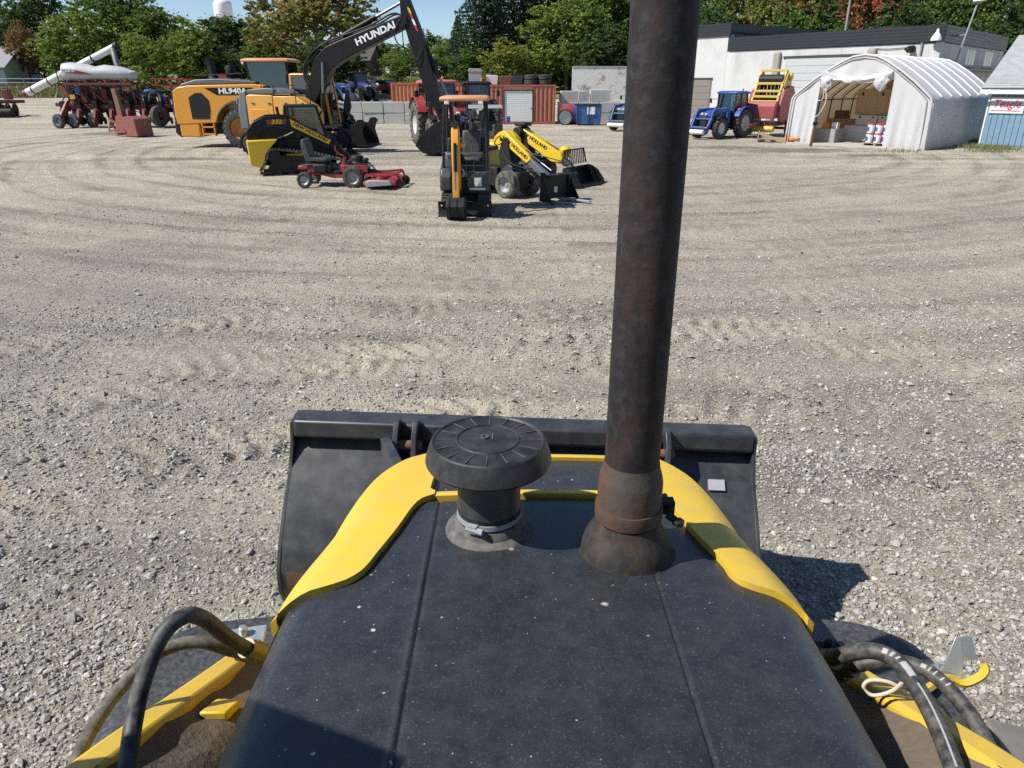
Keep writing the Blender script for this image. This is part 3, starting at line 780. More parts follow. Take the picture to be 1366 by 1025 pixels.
fp('clamp_bolt', BLKM, cbox((ex + 0.082, ey + 0.012, ez + 0.108), (0.034, 0.026, 0.030)), cyl((ex + 0.078, ey - 0.02, ez + 0.106), (ex + 0.098, ey - 0.036, ez + 0.098), 0.0085, n=10), cyl((ex + 0.086, ey + 0.05, ez + 0.110), (ex + 0.086, ey - 0.01, ez + 0.110), 0.007, n=8), lathe([(0.001, -0.006), (0.013, -0.006), (0.013, 0.006), (0.001, 0.006)], (ex + 0.099, ey - 0.038, ez + 0.098), 'z', n=6), parent=band, bev=0.002)
pts = [(ex, ey, ez + 0.2 + i * 0.05) for i in range(27)] + [(ex + 0.01, ey + 0.01, ez + 1.57), (ex + 0.04, ey + 0.03, ez + 1.63), (ex + 0.10, ey + 0.05, ez + 1.67)]
pipe = fp('exhaust_pipe', STACK, tube(pts, 0.0562, 40), smooth=50, label='tall rust-blotched exhaust pipe')

# fenders over the front wheels
def fender(s):
    out = [(1.12, 1.10), (1.16, 1.12), (1.20, 1.40), (1.21, 1.60), (1.19, 1.74), (1.13, 1.84), (1.02, 1.885), (0.90, 1.915), (0.80, 1.945)]
    rows = [1.02 + 0.035 * i for i in range(27)]
    v = []
    def outer(Y): return lerp_tab([(1.0, 1.11), (1.4, 1.20), (1.6, 1.215), (1.74, 1.19), (1.84, 1.11), (1.885, 1.0), (1.93, 0.80)], Y)
    def z(Y): return 1.105 - 0.35 * max(0, abs(Y - 1.52) - 0.16) ** 2 * 1.6
    rings = []
    for Y in rows:
        b = max(0.76, outer(Y)); a = 0.74
        xs_ = [a + (b - a) * i / 10 for i in range(11)]
        top = [(FX + s * x, Y, z(Y) - (0.02 if x == b else 0) + 0.012 * math.sin(x * 9 + Y * 5)) for x in xs_]
        top = [(FX + (x - FX) * 0.906, y * 0.906, zz + 0.15) for x, y, zz in top]
        rings.append(top + [(x, y, zz - 0.022) for x, y, zz in reversed(top)])
    return loft(rings)
for s in (-1, 1):
    if s < 0: FEN = M('scuffed_black_fender', (0.030, 0.033, 0.038), 0.40, var=0.3, scale=30, dust=0.30, bmp=0.12, bscale=90); scratch(FEN, 0.55)
    f_ = fp('fender', FEN, fender(s), smooth=40)
    bp = P(326, 850, 1.32) if s < 0 else P(1104, 868, 1.32)
    fp('fender_bracket', GALV if s < 0 else BLKM, cbox(bp, (0.10, 0.05, 0.012), (0.12, s * 0.1, 0.1)), cyl(bp, bp + Vector((0, 0, 0.03)), 0.011, n=6), bev=0.003)

# lift arms: down either side to the bucket
for s in (-1, 1):
    def sx(a, b): return (FX + s * a, FX + s * b) if s > 0 else (FX + s * b, FX + s * a)
    top = [(0.35, 1.86), (0.60, 1.79), (0.95, 1.61), (1.30, 1.415), (1.55, 1.28), (1.75, 1.06), (2.0, 0.92), (2.45, 0.78), (2.90, 0.62), (3.0, 0.50)]
    bot = [(2.9, 0.42), (2.4, 0.52), (1.85, 0.66), (1.45, 0.92), (0.9, 1.28), (0.45, 1.46), (0.3, 1.6)]
    armo = fp('lift_arm', YEL, prism([(y, z) for y, z in top] + bot, *sx(0.735, 0.805), 'x'), bev=0.014)
    # web of the arm, lower than its outer edge and caked with mud
    n = 30; rows = []
    rng = random.Random(11 + s)
    for i in range(n + 1):
        y = 0.40 + 1.35 * i / n
        zt = lerp_tab(top, y)
        rows.append([(FX + s * x, y, zt - d + 0.010 * math.sin(y * 23 + x * 30) * math.sin(y * 13 + x * 9)) for x, d in ((0.746, 0.012), (0.71, 0.045), (0.67, 0.055), (0.63, 0.075), (0.585, 0.12), (0.57, 0.22), (0.57, 0.36))])
    fp('arm_web', MUD, loft(rows, caps=False, closed=False), parent=armo, smooth=50)
    if s < 0: fp('arm_rib', YEL, prism([(1.12, 1.49), (1.20, 1.445), (1.20, 1.425), (1.12, 1.465)], *sx(0.655, 0.715), 'x'), parent=armo, bev=0.006)
    fp('lift_cylinder', BLKM, cyl((FX + s * 0.56, 0.6, 1.05), (FX + s * 0.56, 1.7, 0.80), 0.05), cyl((FX + s * 0.56, 1.7, 0.80), (FX + s * 0.60, 2.3, 0.68), 0.028))
    fp('inner_guard', DGR, prism([(0.2, 1.50), (0.75, 1.52), (1.05, 1.40), (1.05, 0.95), (0.2, 0.95)], *sx(0.553, 0.567), 'x'), bev=0.005)
fp('arm_cross_tube', RUSTY, cyl((FX - 0.74, 2.66, 0.70), (FX + 0.76, 2.66, 0.70), 0.065, n=20))

# bucket, seen from behind
def YZ(poly, x0, x1): return prism(poly, x0, x1, 'x')
def plate(path, x0, x1, t):
    sh = strip(path, (x0, x1), t)         # (x,y,z) -> (y: width) : turn so that the path runs in y,z
    return [(p[1], p[0], p[2]) for p in sh[0]], sh[1]
BX = FX - 0.10
bx0, bx1 = BX - 1.15, BX + 1.15
bpath = [(3.33, 1.085), (3.16, 0.93), (3.01, 0.775), (2.90, 0.64), (2.845, 0.53), (2.845, 0.42), (2.89, 0.33), (2.98, 0.27), (3.10, 0.25), (3.78, 0.265)]
BRoot = fp('bucket', BUCK, plate(bpath, bx0, bx1, -0.014), smooth=40, label='wide black steel bucket seen from behind')
BRoot.rotation_euler = (0, R(1.7), R(-1.1)); BRoot.location.z -= 0.045
sidepoly = [(3.36, 1.15), (3.22, 1.15), (3.20, 1.05), (3.14, 0.93), (2.99, 0.775), (2.88, 0.64), (2.825, 0.53), (2.825, 0.42), (2.87, 0.325), (2.97, 0.255), (3.10, 0.235), (3.80, 0.25), (3.80, 0.30), (3.55, 0.70)]
for s in (0, 1):
    xx = (bx0 - 0.018, bx0 + 0.002) if s == 0 else (bx1 - 0.002, bx1 + 0.018)
    fp('side_plate', BUCK, YZ(sidepoly, *xx), parent=BRoot, bev=0.004)
fp('top_beam', BUCK, YZ([(3.205, 1.165), (3.355, 1.16), (3.37, 1.06), (3.345, 1.05), (3.21, 1.07), (3.195, 1.08)], bx0 + 0.003, bx1 - 0.003), parent=BRoot, bev=0.012)
fp('cutting_edge', RUSTY, box(bx0, bx1, 3.75, 3.90, 0.25, 0.272), parent=BRoot, bev=0.003)
for xc in (BX - 0.575, BX + 0.66):
    for dx in (-0.045, 0.045):
        fp('hinge_lug', BUCK, YZ([(3.30, 1.11), (3.22, 1.19), (3.16, 1.20), (3.10, 1.15), (3.06, 1.02), (2.93, 0.82), (2.74, 0.64), (2.70, 0.52), (2.76, 0.45), (2.86, 0.46), (2.90, 0.62), (3.03, 0.77), (3.18, 0.93)], xc + dx - 0.013, xc + dx + 0.013), parent=BRoot, bev=0.004)
    fp('lug_pin', RUSTY, cyl((xc - 0.08, 3.13, 1.09), (xc + 0.08, 3.13, 1.09), 0.024), parent=BRoot)
    fp('lug_pin', RUSTY, cyl((xc - 0.08, 2.77, 0.54), (xc + 0.08, 2.77, 0.54), 0.028), parent=BRoot)
fp('wear_strip', RUSTY, plate([(2.83, 0.53), (2.828, 0.42), (2.87, 0.325)], bx0 + 0.03, bx1 - 0.03, 0.008), parent=BRoot)
fp('label_sticker', M('faded_sticker', (0.36, 0.37, 0.37), 0.5, var=0.2, scale=60), plate([(3.155, 0.938), (3.115, 0.900)], BX + 0.93, BX + 1.01, -0.0175), parent=BRoot)
for xc in (BX - 0.575, BX + 0.66):
    fp('tilt_link', BUCK, bar((xc, 3.12, 1.08), (xc + 0.28 * (-1 if xc > 0 else 1), 2.35, 1.12), 0.05, 0.07), bar((xc + 0.28 * (-1 if xc > 0 else 1), 2.35, 1.14), (xc + 0.28 * (-1 if xc > 0 else 1), 2.5, 0.70), 0.045, 0.06), bev=0.006)
fp('tilt_tube', RUSTY, cyl((FX - 0.60, 2.36, 1.10), (FX + 0.66, 2.36, 1.10), 0.038, n=16))

# cab the picture is taken from: roof, posts and the left mirror (all outside the view, they shade the hood)
fp('cab_roof', BLKM, box(FX - 0.93, FX + 0.93, -1.45, 0.28, 2.98, 3.10), bev=0.04)
for s in (-1, 1):
    fp('cab_post', BLKM, bar((FX + s * 0.88, 0.22, 1.15), (FX + s * 0.86, 0.20, 2.98), 0.08, 0.09), bev=0.01)
    fp('cab_post', BLKM, bar((FX + s * 0.88, -1.38, 1.15), (FX + s * 0.86, -1.36, 2.98), 0.08, 0.09), bev=0.01)
fp('cab_floor', BLKM, box(FX - 0.9, FX + 0.9, -1.4, 0.10, 1.0, 1.12))
MQ = [(-1.33, 0.70), (-0.92, 0.52), (-0.95, 0.46), (-1.36, 0.64)]
mir = fp('side_mirror', BLKM, prism(MQ, 2.22, 2.74, 'z'), bev=0.02)
fp('mirror_arm', BLKM, tube([(-1.1, 0.55, 2.72), (-1.0, 0.40, 2.80), (FX - 0.87, 0.21, 2.80)], 0.018, 8), parent=mir)

# hoses and small fittings
def hose(pix, r, mat, name='hydraulic_hose', **kw):
    return fp(name, mat, tube(spline([P(*q) for q in pix], 8), r, 14), smooth=60, **kw)
hose([(345, 872, 1.20), (322, 862, 1.17), (300, 848, 1.14), (272, 826, 1.10), (246, 822, 1.06), (216, 848, 1.02), (192, 905, 0.97), (178, 965, 0.92), (168, 1040, 0.84)], 0.0155, RUBB)
hose([(335, 872, 1.25), (308, 868, 1.22), (270, 857, 1.20), (232, 862, 1.18), (194, 884, 1.14), (150, 932, 1.08), (116, 985, 1.02), (92, 1040, 0.95)], 0.0135, RUBD)
h1 = hose([(1100, 882, 1.20), (1122, 875, 1.17), (1160, 868, 1.14), (1196, 882, 1.10), (1226, 922, 1.02), (1252, 972, 0.93), (1282, 1050, 0.82)], 0.0165, RUBB)
h2 = hose([(1120, 895, 1.25), (1150, 886, 1.22), (1195, 882, 1.20), (1240, 897, 1.16), (1284, 940, 1.08), (1316, 992, 1.0), (1345, 1060, 0.90)], 0.0155, RUBB)
FIT = M('dirty_fitting', (0.20, 0.17, 0.12), 0.45, metal=0.6, var=0.3, scale=30, dust=0.3)
for pix, r_ in (([(352, 874, 1.21), (322, 862, 1.17)], 0.021), ([(345, 874, 1.26), (312, 869, 1.225)], 0.019), ([(1090, 886, 1.22), (1118, 877, 1.175)], 0.022), ([(1110, 898, 1.27), (1146, 888, 1.225)], 0.021)):
    a_, b_ = P(*pix[0]), P(*pix[1])
    fp('hose_fitting', FIT, cyl(a_, a_.lerp(b_, 0.8), r_, n=14), lathe([(r_ * 0.8, -0.006), (r_ * 1.25, -0.006), (r_ * 1.25, 0.006), (r_ * 0.8, 0.006)], tuple(a_.lerp(b_, 0.35)), 'x', 6))
# white print on the hoses
HPR = M('worn_hose_print', (0.36, 0.36, 0.345), 0.6, var=0.4, scale=90, dust=0.35)
def hose_print(pix, r, a, b, w, parent):
    pts = spline([P(*q) for q in pix], 24); n = len(pts)
    seg = pts[int(n * a):int(n * b)]
    rings = []
    for i, p in enumerate(seg):
        d = (seg[min(i + 1, len(seg) - 1)] - seg[max(i - 1, 0)]).normalized()
        view = (Vector((0, 0, 2.7)) - p).normalized(); up = Vector((-0.25, -0.45, 0.86))
        up = (up - d * up.dot(d)).normalized(); sd = d.cross(up)
        rings.append([p + up * (r * math.cos(t)) * 1.03 + sd * r * math.sin(t) * 1.03 for t in (-w, -w / 3, w / 3, w)])
    return fp('hose_print', HPR, loft(rings, caps=False, closed=False), parent=parent)
q1 = [(1100, 882, 1.20), (1122, 875, 1.17), (1160, 868, 1.14), (1196, 882, 1.10), (1226, 922, 1.02), (1252, 972, 0.93), (1282, 1050, 0.82)]
for a, b, w in ((0.42, 0.46, 0.35), (0.475, 0.50, 0.35), (0.515, 0.535, 0.3), (0.55, 0.63, 0.38), (0.66, 0.97, 0.10)):
    hose_print(q1, 0.0165, a, b, w, h1)
q2 = [(1120, 895, 1.25), (1150, 886, 1.22), (1195, 882, 1.20), (1240, 897, 1.16), (1284, 940, 1.08), (1316, 992, 1.0), (1345, 1060, 0.90)]
for a, b, w in ((0.46, 0.49, 0.3), (0.50, 0.515, 0.4), (0.525, 0.54, 0.4), (0.56, 0.575, 0.35), (0.59, 0.60, 0.35)):
    hose_print(q2, 0.0155, a, b, w, h2)
fp('wire_loop', M('cream_cable', (0.55, 0.50, 0.38), 0.6, var=0.15), tube(spline([P(1210, 905, 1.12), P(1190, 922, 1.13), P(1165, 928, 1.14), P(1152, 918, 1.15), P(1160, 908, 1.15), P(1185, 910, 1.14), P(1210, 922, 1.13), P(1240, 930, 1.12), P(1262, 948, 1.10), P(1275, 975, 1.06)], 8), 0.0042, 8), smooth=60)
def plate3(p, t):
    """flat bracket through the points, t thick"""
    p = [Vector(q) for q in p]; n = (p[1] - p[0]).cross(p[-1] - p[0]).normalized() * t
    k = len(p)
    return [tuple(q) for q in p] + [tuple(q + n) for q in p], [tuple(range(k)), tuple(range(2 * k - 1, k - 1, -1))] + [(i, (i + 1) % k, k + (i + 1) % k, k + i) for i in range(k)]
fp('lamp_bracket', GALV, plate3([P(1252, 897, 1.46), P(1283, 900, 1.46), P(1285, 880, 1.47), P(1280, 850, 1.49), P(1274, 849, 1.49), P(1262, 878, 1.47)], 0.004),
   plate3([P(1277, 849, 1.49), P(1284, 881, 1.47), P(1302, 880, 1.49), P(1295, 849, 1.51)], 0.004), plate3([P(1225, 888, 1.44), P(1252, 897, 1.46), P(1283, 900, 1.46), P(1262, 885, 1.49)], 0.004), bev=0.001)
fp('arm_hook', YEL, tube(spline([P(1232, 922, 1.38), P(1262, 905, 1.44), P(1285, 912, 1.44), P(1305, 905, 1.44), P(1314, 895, 1.45), P(1312, 886, 1.46)], 4), 0.011, 6), bev=0.0)
fp('foot_plate', M('dirty_step', (0.20, 0.18, 0.15), 0.8, var=0.3, scale=15, dust=0.5), plate3([P(1316, 960, 1.2), P(1380, 972, 1.2), P(1400, 1040, 1.05), P(1345, 1010, 1.08)], 0.012), bev=0.002)
def gz(x, y): return float(height(x, y))
# ------------------------------------------------------------------ parked machines (x forward, y left, z up)
def quad(pts, t=0.012): return plate3(pts, t)
def fin(a): return R(a)
def cab(t, b, tp, hb, ht, z0, z1, fm, rm, gm, over=0.08, rth=0.12, pw=0.07, mids=(), floor=True, door_handle=True):
    """glazed cab: b, tp = (rear x, front x) at floor and roof; hb, ht = half widths"""
    C_ = {}
    for i, s in enumerate((-1, 1)):
        for j, (xb, xt) in enumerate(((b[0], tp[0]), (b[1], tp[1]))):
            p0 = Vector((xb, s * hb, z0)); p1 = Vector((xt, s * ht, z1)); C_[(s, j)] = (p0, p1)
            part(t, 'cab_pillar', fm, bar(p0, p1, pw, pw), bev=0.01)
    for s in (-1, 1):
        a, c = C_[(s, 0)], C_[(s, 1)]
        part(t, 'side_window', gm, quad([a[0], c[0], c[1], a[1]]))
        for m in mids:
            part(t, 'door_post', fm, bar(a[0].lerp(c[0], m), a[1].lerp(c[1], m), pw * 0.8, pw * 0.8))
    part(t, 'windscreen', gm, quad([C_[(-1, 1)][0], C_[(1, 1)][0], C_[(1, 1)][1], C_[(-1, 1)][1]]))
    part(t, 'rear_window', gm, quad([C_[(-1, 0)][0], C_[(1, 0)][0], C_[(1, 0)][1], C_[(-1, 0)][1]]))
    part(t, 'cab_roof', rm, loft([[(tp[0] - over, -ht - over, z1), (tp[1] + over, -ht - over, z1), (tp[1] + over, ht + over, z1), (tp[0] - over, ht + over, z1)],
                                  [(tp[0] - over, -ht - over, z1 + rth * 0.6), (tp[1] + over, -ht - over, z1 + rth * 0.6), (tp[1] + over, ht + over, z1 + rth * 0.6), (tp[0] - over, ht + over, z1 + rth * 0.6)],
                                  [(tp[0] + 0.05, -ht + 0.05, z1 + rth), (tp[1] - 0.05, -ht + 0.05, z1 + rth), (tp[1] - 0.05, ht - 0.05, z1 + rth), (tp[0] + 0.05, ht - 0.05, z1 + rth)]]), bev=0.03)
    sx = b[0] * 0.6 + b[1] * 0.4
    seat = part(t, 'seat', SEAT, cbox((sx, 0, z0 + 0.40), (0.5, 0.5, 0.14)), cbox((sx - 0.26, 0, z0 + 0.75), (0.13, 0.48, 0.66), (0, -0.15, 0)), box(sx - 0.15, sx + 0.15, -0.15, 0.15, z0, z0 + 0.34), bev=0.04)
    part(t, 'steering_wheel', BLKM, tube([(sx + 0.62 + 0.1 * math.cos(a), 0.2 * math.sin(a), z0 + 0.72 + 0.15 * math.cos(a)) for a in [i * math.pi / 8 for i in range(16)]], 0.018, 6, True), cyl((sx + 0.62, 0, z0 + 0.72), (sx + 0.8, 0, z0 + 0.2), 0.03, n=8))
    if floor: part(t, 'cab_floor', BLKM, box(b[0], b[1], -hb, hb, z0 - 0.06, z0 + 0.02))
    return C_
def ram(t, p0, p1, r=0.05, k=0.55, name='hydraulic_ram', bm=None):
    p0 = Vector(p0); p1 = Vector(p1); m = p0.lerp(p1, k)
    o = part(t, name, bm or BLK, cyl(p0, m, r, n=14))
    part(o, 'ram_rod', CHR, cyl(m, p1, r * 0.55, n=12))
    return o
def side_rot(a, left=False):
    """text on the flank: reads along +x rising by angle a, seen from the right (-y) or left side"""
    m = Matrix.Rotation(-a, 4, 'Y') @ Matrix.Rotation(math.pi / 2, 4, 'X')
    if left: m = Matrix.Rotation(math.pi, 4, 'Z') @ m
    return m

def tractor(label, loc, rz, body, roofm, rimm, group=None, loader=None, fade=None, wheels=TYR, name='farm_tractor', glass=None, bucket=True, rr=0.88):
    t = thing(name, label, 'tractor', loc, rz, group)
    g = glass or GLS
    for s in (-1, 1):
        wheel(t, (0, s * 0.88, rr), rr, 0.50, rr * 0.54, rimm, wheels, s, 22, 0.05)
        wheel(t, (2.45, s * 0.86, 0.64), 0.64, 0.38, 0.34, rimm, wheels, s, 20, 0.042)
        pth = arc(0, rr, rr + 0.10, 150, 25, 10)
        part(t, 'rear_fender', body, strip(pth, (min(s * 0.62, s * 1.14), max(s * 0.62, s * 1.14)), 0.035), bev=0.01)
        part(t, 'front_fender', BLKM, strip(arc(2.45, 0.64, 0.72, 140, 50, 6), (min(s * 0.68, s * 1.04), max(s * 0.68, s * 1.04)), 0.02))
        part(t, 'step', BLKM, box(0.85, 1.25, s * 0.62 - 0.14, s * 0.62 + 0.14, 0.50, 0.53), box(0.85, 1.25, s * 0.62 - 0.14, s * 0.62 + 0.14, 0.80, 0.83), box(0.84, 0.87, s * 0.62 - 0.1, s * 0.62 + 0.1, 0.5, 1.1))
        part(t, 'mirror', BLKM, bar((0.85, s * 0.75, 2.3), (0.95, s * 1.12, 2.3), 0.03, 0.03), cbox((0.95, s * 1.15, 2.2), (0.06, 0.16, 0.28)), bev=0.01)
    hoodm = fade or body
    def ring(x, hwid, z0, z1, r_):
        return [(x, -hwid, z0), (x, -hwid, z1 - r_), (x, -hwid + r_, z1 - r_ * 0.25), (x, 0, z1), (x, hwid - r_, z1 - r_ * 0.25), (x, hwid, z1 - r_), (x, hwid, z0)]
    part(t, 'hood', hoodm, loft([ring(0.85, 0.40, 1.05, 1.82, 0.14), ring(1.6, 0.40, 1.05, 1.80, 0.14), ring(2.5, 0.38, 1.02, 1.70, 0.16), ring(2.9, 0.35, 1.0, 1.58, 0.18), ring(3.06, 0.28, 1.0, 1.40, 0.18)]), bev=0.02)
    part(t, 'grille', BLKM, prism([(2.98, 0.80), (3.10, 0.82), (3.10, 1.34), (3.06, 1.40), (2.98, 1.40)], -0.24, 0.24))
    for s in (-1, 1):
        part(t, 'side_grille', BLKM, box(1.9, 2.75, s * 0.405 - 0.006, s * 0.405 + 0.006, 1.12, 1.42))
        part(t, 'headlight', WHT, cbox((3.06, s * 0.16, 1.46), (0.06, 0.16, 0.07), (0, 0.5, 0)))
    part(t, 'chassis', BLKM, box(-0.5, 3.0, -0.26, 0.26, 0.55, 1.05), cyl((0, -0.9, rr), (0, 0.9, rr), 0.13), cyl((2.45, -0.8, 0.64), (2.45, 0.8, 0.64), 0.09), box(2.9, 3.2, -0.22, 0.22, 0.55, 0.85))
    part(t, 'exhaust_pipe', BLKM, tube([(1.0, -0.5, 1.2), (1.0, -0.52, 2.2), (0.98, -0.52, 2.62)], 0.055, 12))
    cab(t, (-0.62, 0.92), (-0.50, 0.72), 0.70, 0.66, 1.12, 2.62, BLKM, roofm, g, 0.14, 0.17, mids=(0.55,))
    part(t, 'beacon', LAMPR, lathe([(0.06, 2.79), (0.06, 2.9), (0.03, 2.94), (0.001, 2.945)], (-0.3, 0.4, 0), n=12))
    for s in (-1, 1): part(t, 'indicator', LAMPR, cbox((0.75, s * 0.98, 1.75), (0.05, 0.12, 0.08)))
    if loader:
        for s in (-1, 1):
            part(t, 'loader_post', loader, prism([(1.05, 0.7), (1.45, 0.7), (1.40, 1.75), (1.15, 1.80)], s * 0.56 - 0.05, s * 0.56 + 0.05), bev=0.01)
            part(t, 'loader_arm', loader, prism([(1.15, 1.62), (1.25, 1.80), (2.75, 1.76), (3.0, 1.62), (3.62, 0.50), (3.58, 0.30), (3.42, 0.34), (2.78, 1.44), (2.6, 1.54)], s * 0.62 - 0.05, s * 0.62 + 0.05), bev=0.012)
            ram(t, (1.30, s * 0.74, 0.85), (2.55, s * 0.72, 1.50), 0.045)
            ram(t, (2.7, s * 0.72, 1.78), (3.62, s * 0.72, 0.72), 0.04, 0.5)
        part(t, 'loader_cross_tube', loader, cyl((3.1, -0.62, 1.18), (3.1, 0.62, 1.18), 0.06))
        part(t, 'tool_carrier', loader, *[bar((3.62, s * 0.55, 0.24), (3.68, s * 0.55, 0.80), 0.07, 0.09) for s in (-1, 1)], bar((3.68, -0.6, 0.70), (3.68, 0.6, 0.70), 0.06, 0.07), bar((3.64, -0.6, 0.34), (3.64, 0.6, 0.34), 0.06, 0.07))
        if bucket:
            part(t, 'loader_bucket', GRY, strip([(3.74, 0.86), (3.72, 0.55), (3.78, 0.22), (3.92, 0.10), (4.45, 0.06)], (-0.95, 0.95), 0.02), *[prism([(3.74, 0.86), (3.72, 0.55), (3.78, 0.22), (3.92, 0.10), (4.45, 0.06), (4.3, 0.35), (3.95, 0.8)], s * 0.95 - 0.012, s * 0.95 + 0.012) for s in (-1, 1)])
        else:
            part(t, 'front_weight_roller', WHT, cyl((3.80, -0.62, 0.45), (3.80, 0.62, 0.45), 0.14, n=20), bev=0.02)
            part(t, 'cross_bar', GALV, bar((3.66, -0.72, 0.72), (3.66, 0.72, 0.72), 0.08, 0.08))
    return t

BLUO = M('dusty_old_blue', (0.03, 0.10, 0.24), 0.55, var=0.15, dust=0.35)
# ---- blue tractor on the right, and the ones further off
tr = tractor('bright blue cab tractor with front loader, parked in front of the red and yellow baler', G(1003, 184) + Vector((-1.0, 0.6, 0)), R(-141), BLU, BLU, RIMW, loader=BLU, bucket=False)
tr.scale = (0.80, 0.80, 0.83)
tr2 = tractor('blue tractor with loader half hidden behind the exhaust pipe, beside the blue bin', Vector((8.05, 48.3, 0)), R(-125), BLUO, BLUO, RIMW, loader=BLUO, bucket=False)
tr2.scale = (0.85, 0.85, 0.85)
tr3 = tractor('bright blue loader tractor on the upper level, left of the darker blue tractor', Vector((-19.2, 77.0, gz(-19.2, 77))), R(-25), BLU, BLKM, RIMW, loader=BLU, glass=GLSD)
tr4 = tractor('dark blue tractor on the upper level beside the white pickup', Vector((-15.6, 79.0, gz(-15.6, 79))), R(-60), BLUD, BLKM, BLUD, glass=GLSD)
tr3.scale = tr4.scale = (1.0, 1.0, 1.0)
# ---- red tractor and the grey one behind the digger bucket
rt = tractor('faded red tractor with tall dusty rear wheels, behind the digger bucket', Vector((-3.55, 36.3, 0)), R(-70), RED, REDF, RIMW, wheels=TYRD, fade=REDF, rr=0.98)
rt.scale = (1.0, 1.0, 1.02)
gt = tractor('dark tractor with clear cab standing behind the red tractor', Vector((-1.95, 41.5, 0)), R(-80), DGR, BLKM, YEL2, name='farm_tractor')
gt.scale = (0.95, 0.95, 1.0)

# ---- tracked digger
EX = thing('tracked_excavator', 'orange and black tracked excavator with raised dark boom, behind the black skid loader', 'excavator', (-8.85, 31.6, 0), R(-11))
for s in (-1, 1):
    tp_ = arc(1.55, 0.45, 0.43, -90, 90, 8) + arc(-1.55, 0.45, 0.43, 90, 270, 8)
    rubber_track(EX, s * 1.0, tp_, 0.55, BLKM, 0.18)
    part(EX, 'track_frame', DGR, box(-1.5, 1.5, s * 1.0 - 0.2, s * 1.0 + 0.2, 0.25, 0.65), *[cyl((x, s * 1.0 - 0.24, 0.2), (x, s * 1.0 + 0.24, 0.2), 0.13, n=14) for x in (-1.1, -0.6, 0, 0.6, 1.1)], *[cyl((x, s * 1.0 - 0.26, 0.45), (x, s * 1.0 + 0.26, 0.45), 0.33, n=18) for x in (-1.55, 1.55)])
part(EX, 'turntable', BLKM, lathe([(0.7, 0.7), (0.7, 1.0), (0.001, 1.0)], n=24), box(-1.2, 1.2, -0.9, 0.9, 0.5, 0.75))
part(EX, 'platform', DGR, box(-1.7, 1.4, -1.22, 1.22, 0.98, 1.12), bev=0.02)
part(EX, 'counterweight', SLATE, loft([[(-2.02, y, z), (-1.52, y, z)] for y, z in ()] or [[(-1.50, -1.24, 0.98), (-1.50, 1.24, 0.98), (-1.85, 1.20, 0.98), (-2.05, 0.8, 0.98), (-2.05, -0.8, 0.98), (-1.85, -1.20, 0.98)],
     [(-1.50, -1.24, 1.7), (-1.50, 1.24, 1.7), (-1.90, 1.20, 1.7), (-2.12, 0.8, 1.7), (-2.12, -0.8, 1.7), (-1.90, -1.20, 1.7)],
     [(-1.50, -1.22, 2.42), (-1.50, 1.22, 2.42), (-1.80, 1.15, 2.38), (-1.98, 0.8, 2.36), (-1.98, -0.8, 2.36), (-1.80, -1.15, 2.38)]]), bev=0.05)
part(EX, 'body_panel', ORG, prism([(-1.49, 1.14), (-0.36, 1.14), (-0.36, 2.22), (-0.45, 2.26), (-1.35, 2.28), (-1.49, 2.24)], -1.23, -0.20), bev=0.03)
part(EX, 'body_panel', ORG, prism([(-0.34, 1.14), (0.62, 1.14), (0.62, 2.22), (-0.34, 2.22)], -1.22, -0.20), bev=0.03)
part(EX, 'body_panel', ORG, prism([(0.64, 1.14), (1.38, 1.14), (1.38, 1.66), (1.15, 1.9), (0.64, 2.20)], -1.21, -0.42), bev=0.03)
part(EX, 'louvre_panel', ORG2, prism([(-1.36, 1.25), (-0.55, 1.25), (-0.45, 1.45), (-0.62, 1.72), (-1.36, 1.74)], -1.25, -1.2), bev=0.008)
part(EX, 'upper_hood', SLATE, prism([(-1.5, 2.30), (-1.45, 2.46), (-0.6, 2.52), (-0.1, 2.46), (0.2, 2.30)], -1.15, 0.15), bev=0.03)
part(EX, 'engine_cover', ORG, box(-1.49, -0.35, -0.19, 1.22, 1.14, 2.26), bev=0.03)
part(EX, 'maker_plate', WHT, cbox((-2.0, -1.0, 2.05), (0.02, 0.3, 0.26), (0, 0, 0.35)))
part(EX, 'hand_rail', BLKM, tube([(-0.30, -1.18, 2.22), (-0.30, -1.18, 2.62), (0.60, -1.18, 2.62), (0.60, -1.18, 2.2)], 0.022, 8))
part(EX, 'mirror', BLKM, bar((1.2, -1.15, 1.9), (1.25, -1.2, 2.45), 0.03, 0.03), cbox((1.25, -1.2, 2.5), (0.05, 0.18, 0.26)))
CB = bpy.data.objects.new('cab', None); COL.objects.link(CB); CB.parent = EX; CB.location = (0, 0.72, 0)
cab(CB, (-0.32, 1.35), (-0.25, 1.15), 0.48, 0.45, 1.14, 2.98, ORG, ORG, GLSD, 0.05, 0.09, 0.09)
# boom
BP = [(0.35, 1.70), (0.55, 1.55), (0.80, 1.68), (1.35, 2.55), (1.80, 3.22), (2.30, 3.52), (4.80, 4.60), (5.05, 4.78), (5.02, 5.0), (4.78, 5.06), (2.25, 4.24), (1.60, 4.00), (1.15, 3.62), (0.75, 2.7)]
boom = part(EX, 'boom', BLK, prism(BP, -0.26, 0.26), bev=0.03)
text(boom, 'maker_lettering', 'HYUNDAI', 0.34, (3.72, -0.265, 4.44), side_rot(R(21)), WHTC, bold=0.012, sx=1.15)
part(EX, 'boom_foot', DGR, box(0.3, 0.85, -0.34, -0.28, 1.1, 1.85), box(0.3, 0.85, 0.28, 0.34, 1.1, 1.85))
for s in (-1, 1): ram(EX, (1.30, s * 0.38, 1.20), (1.50, s * 0.38, 3.45), 0.085, 0.5, bm=BLKM)
ram(EX, (2.30, 0, 4.40), (4.86, 0, 5.56), 0.10, 0.55)
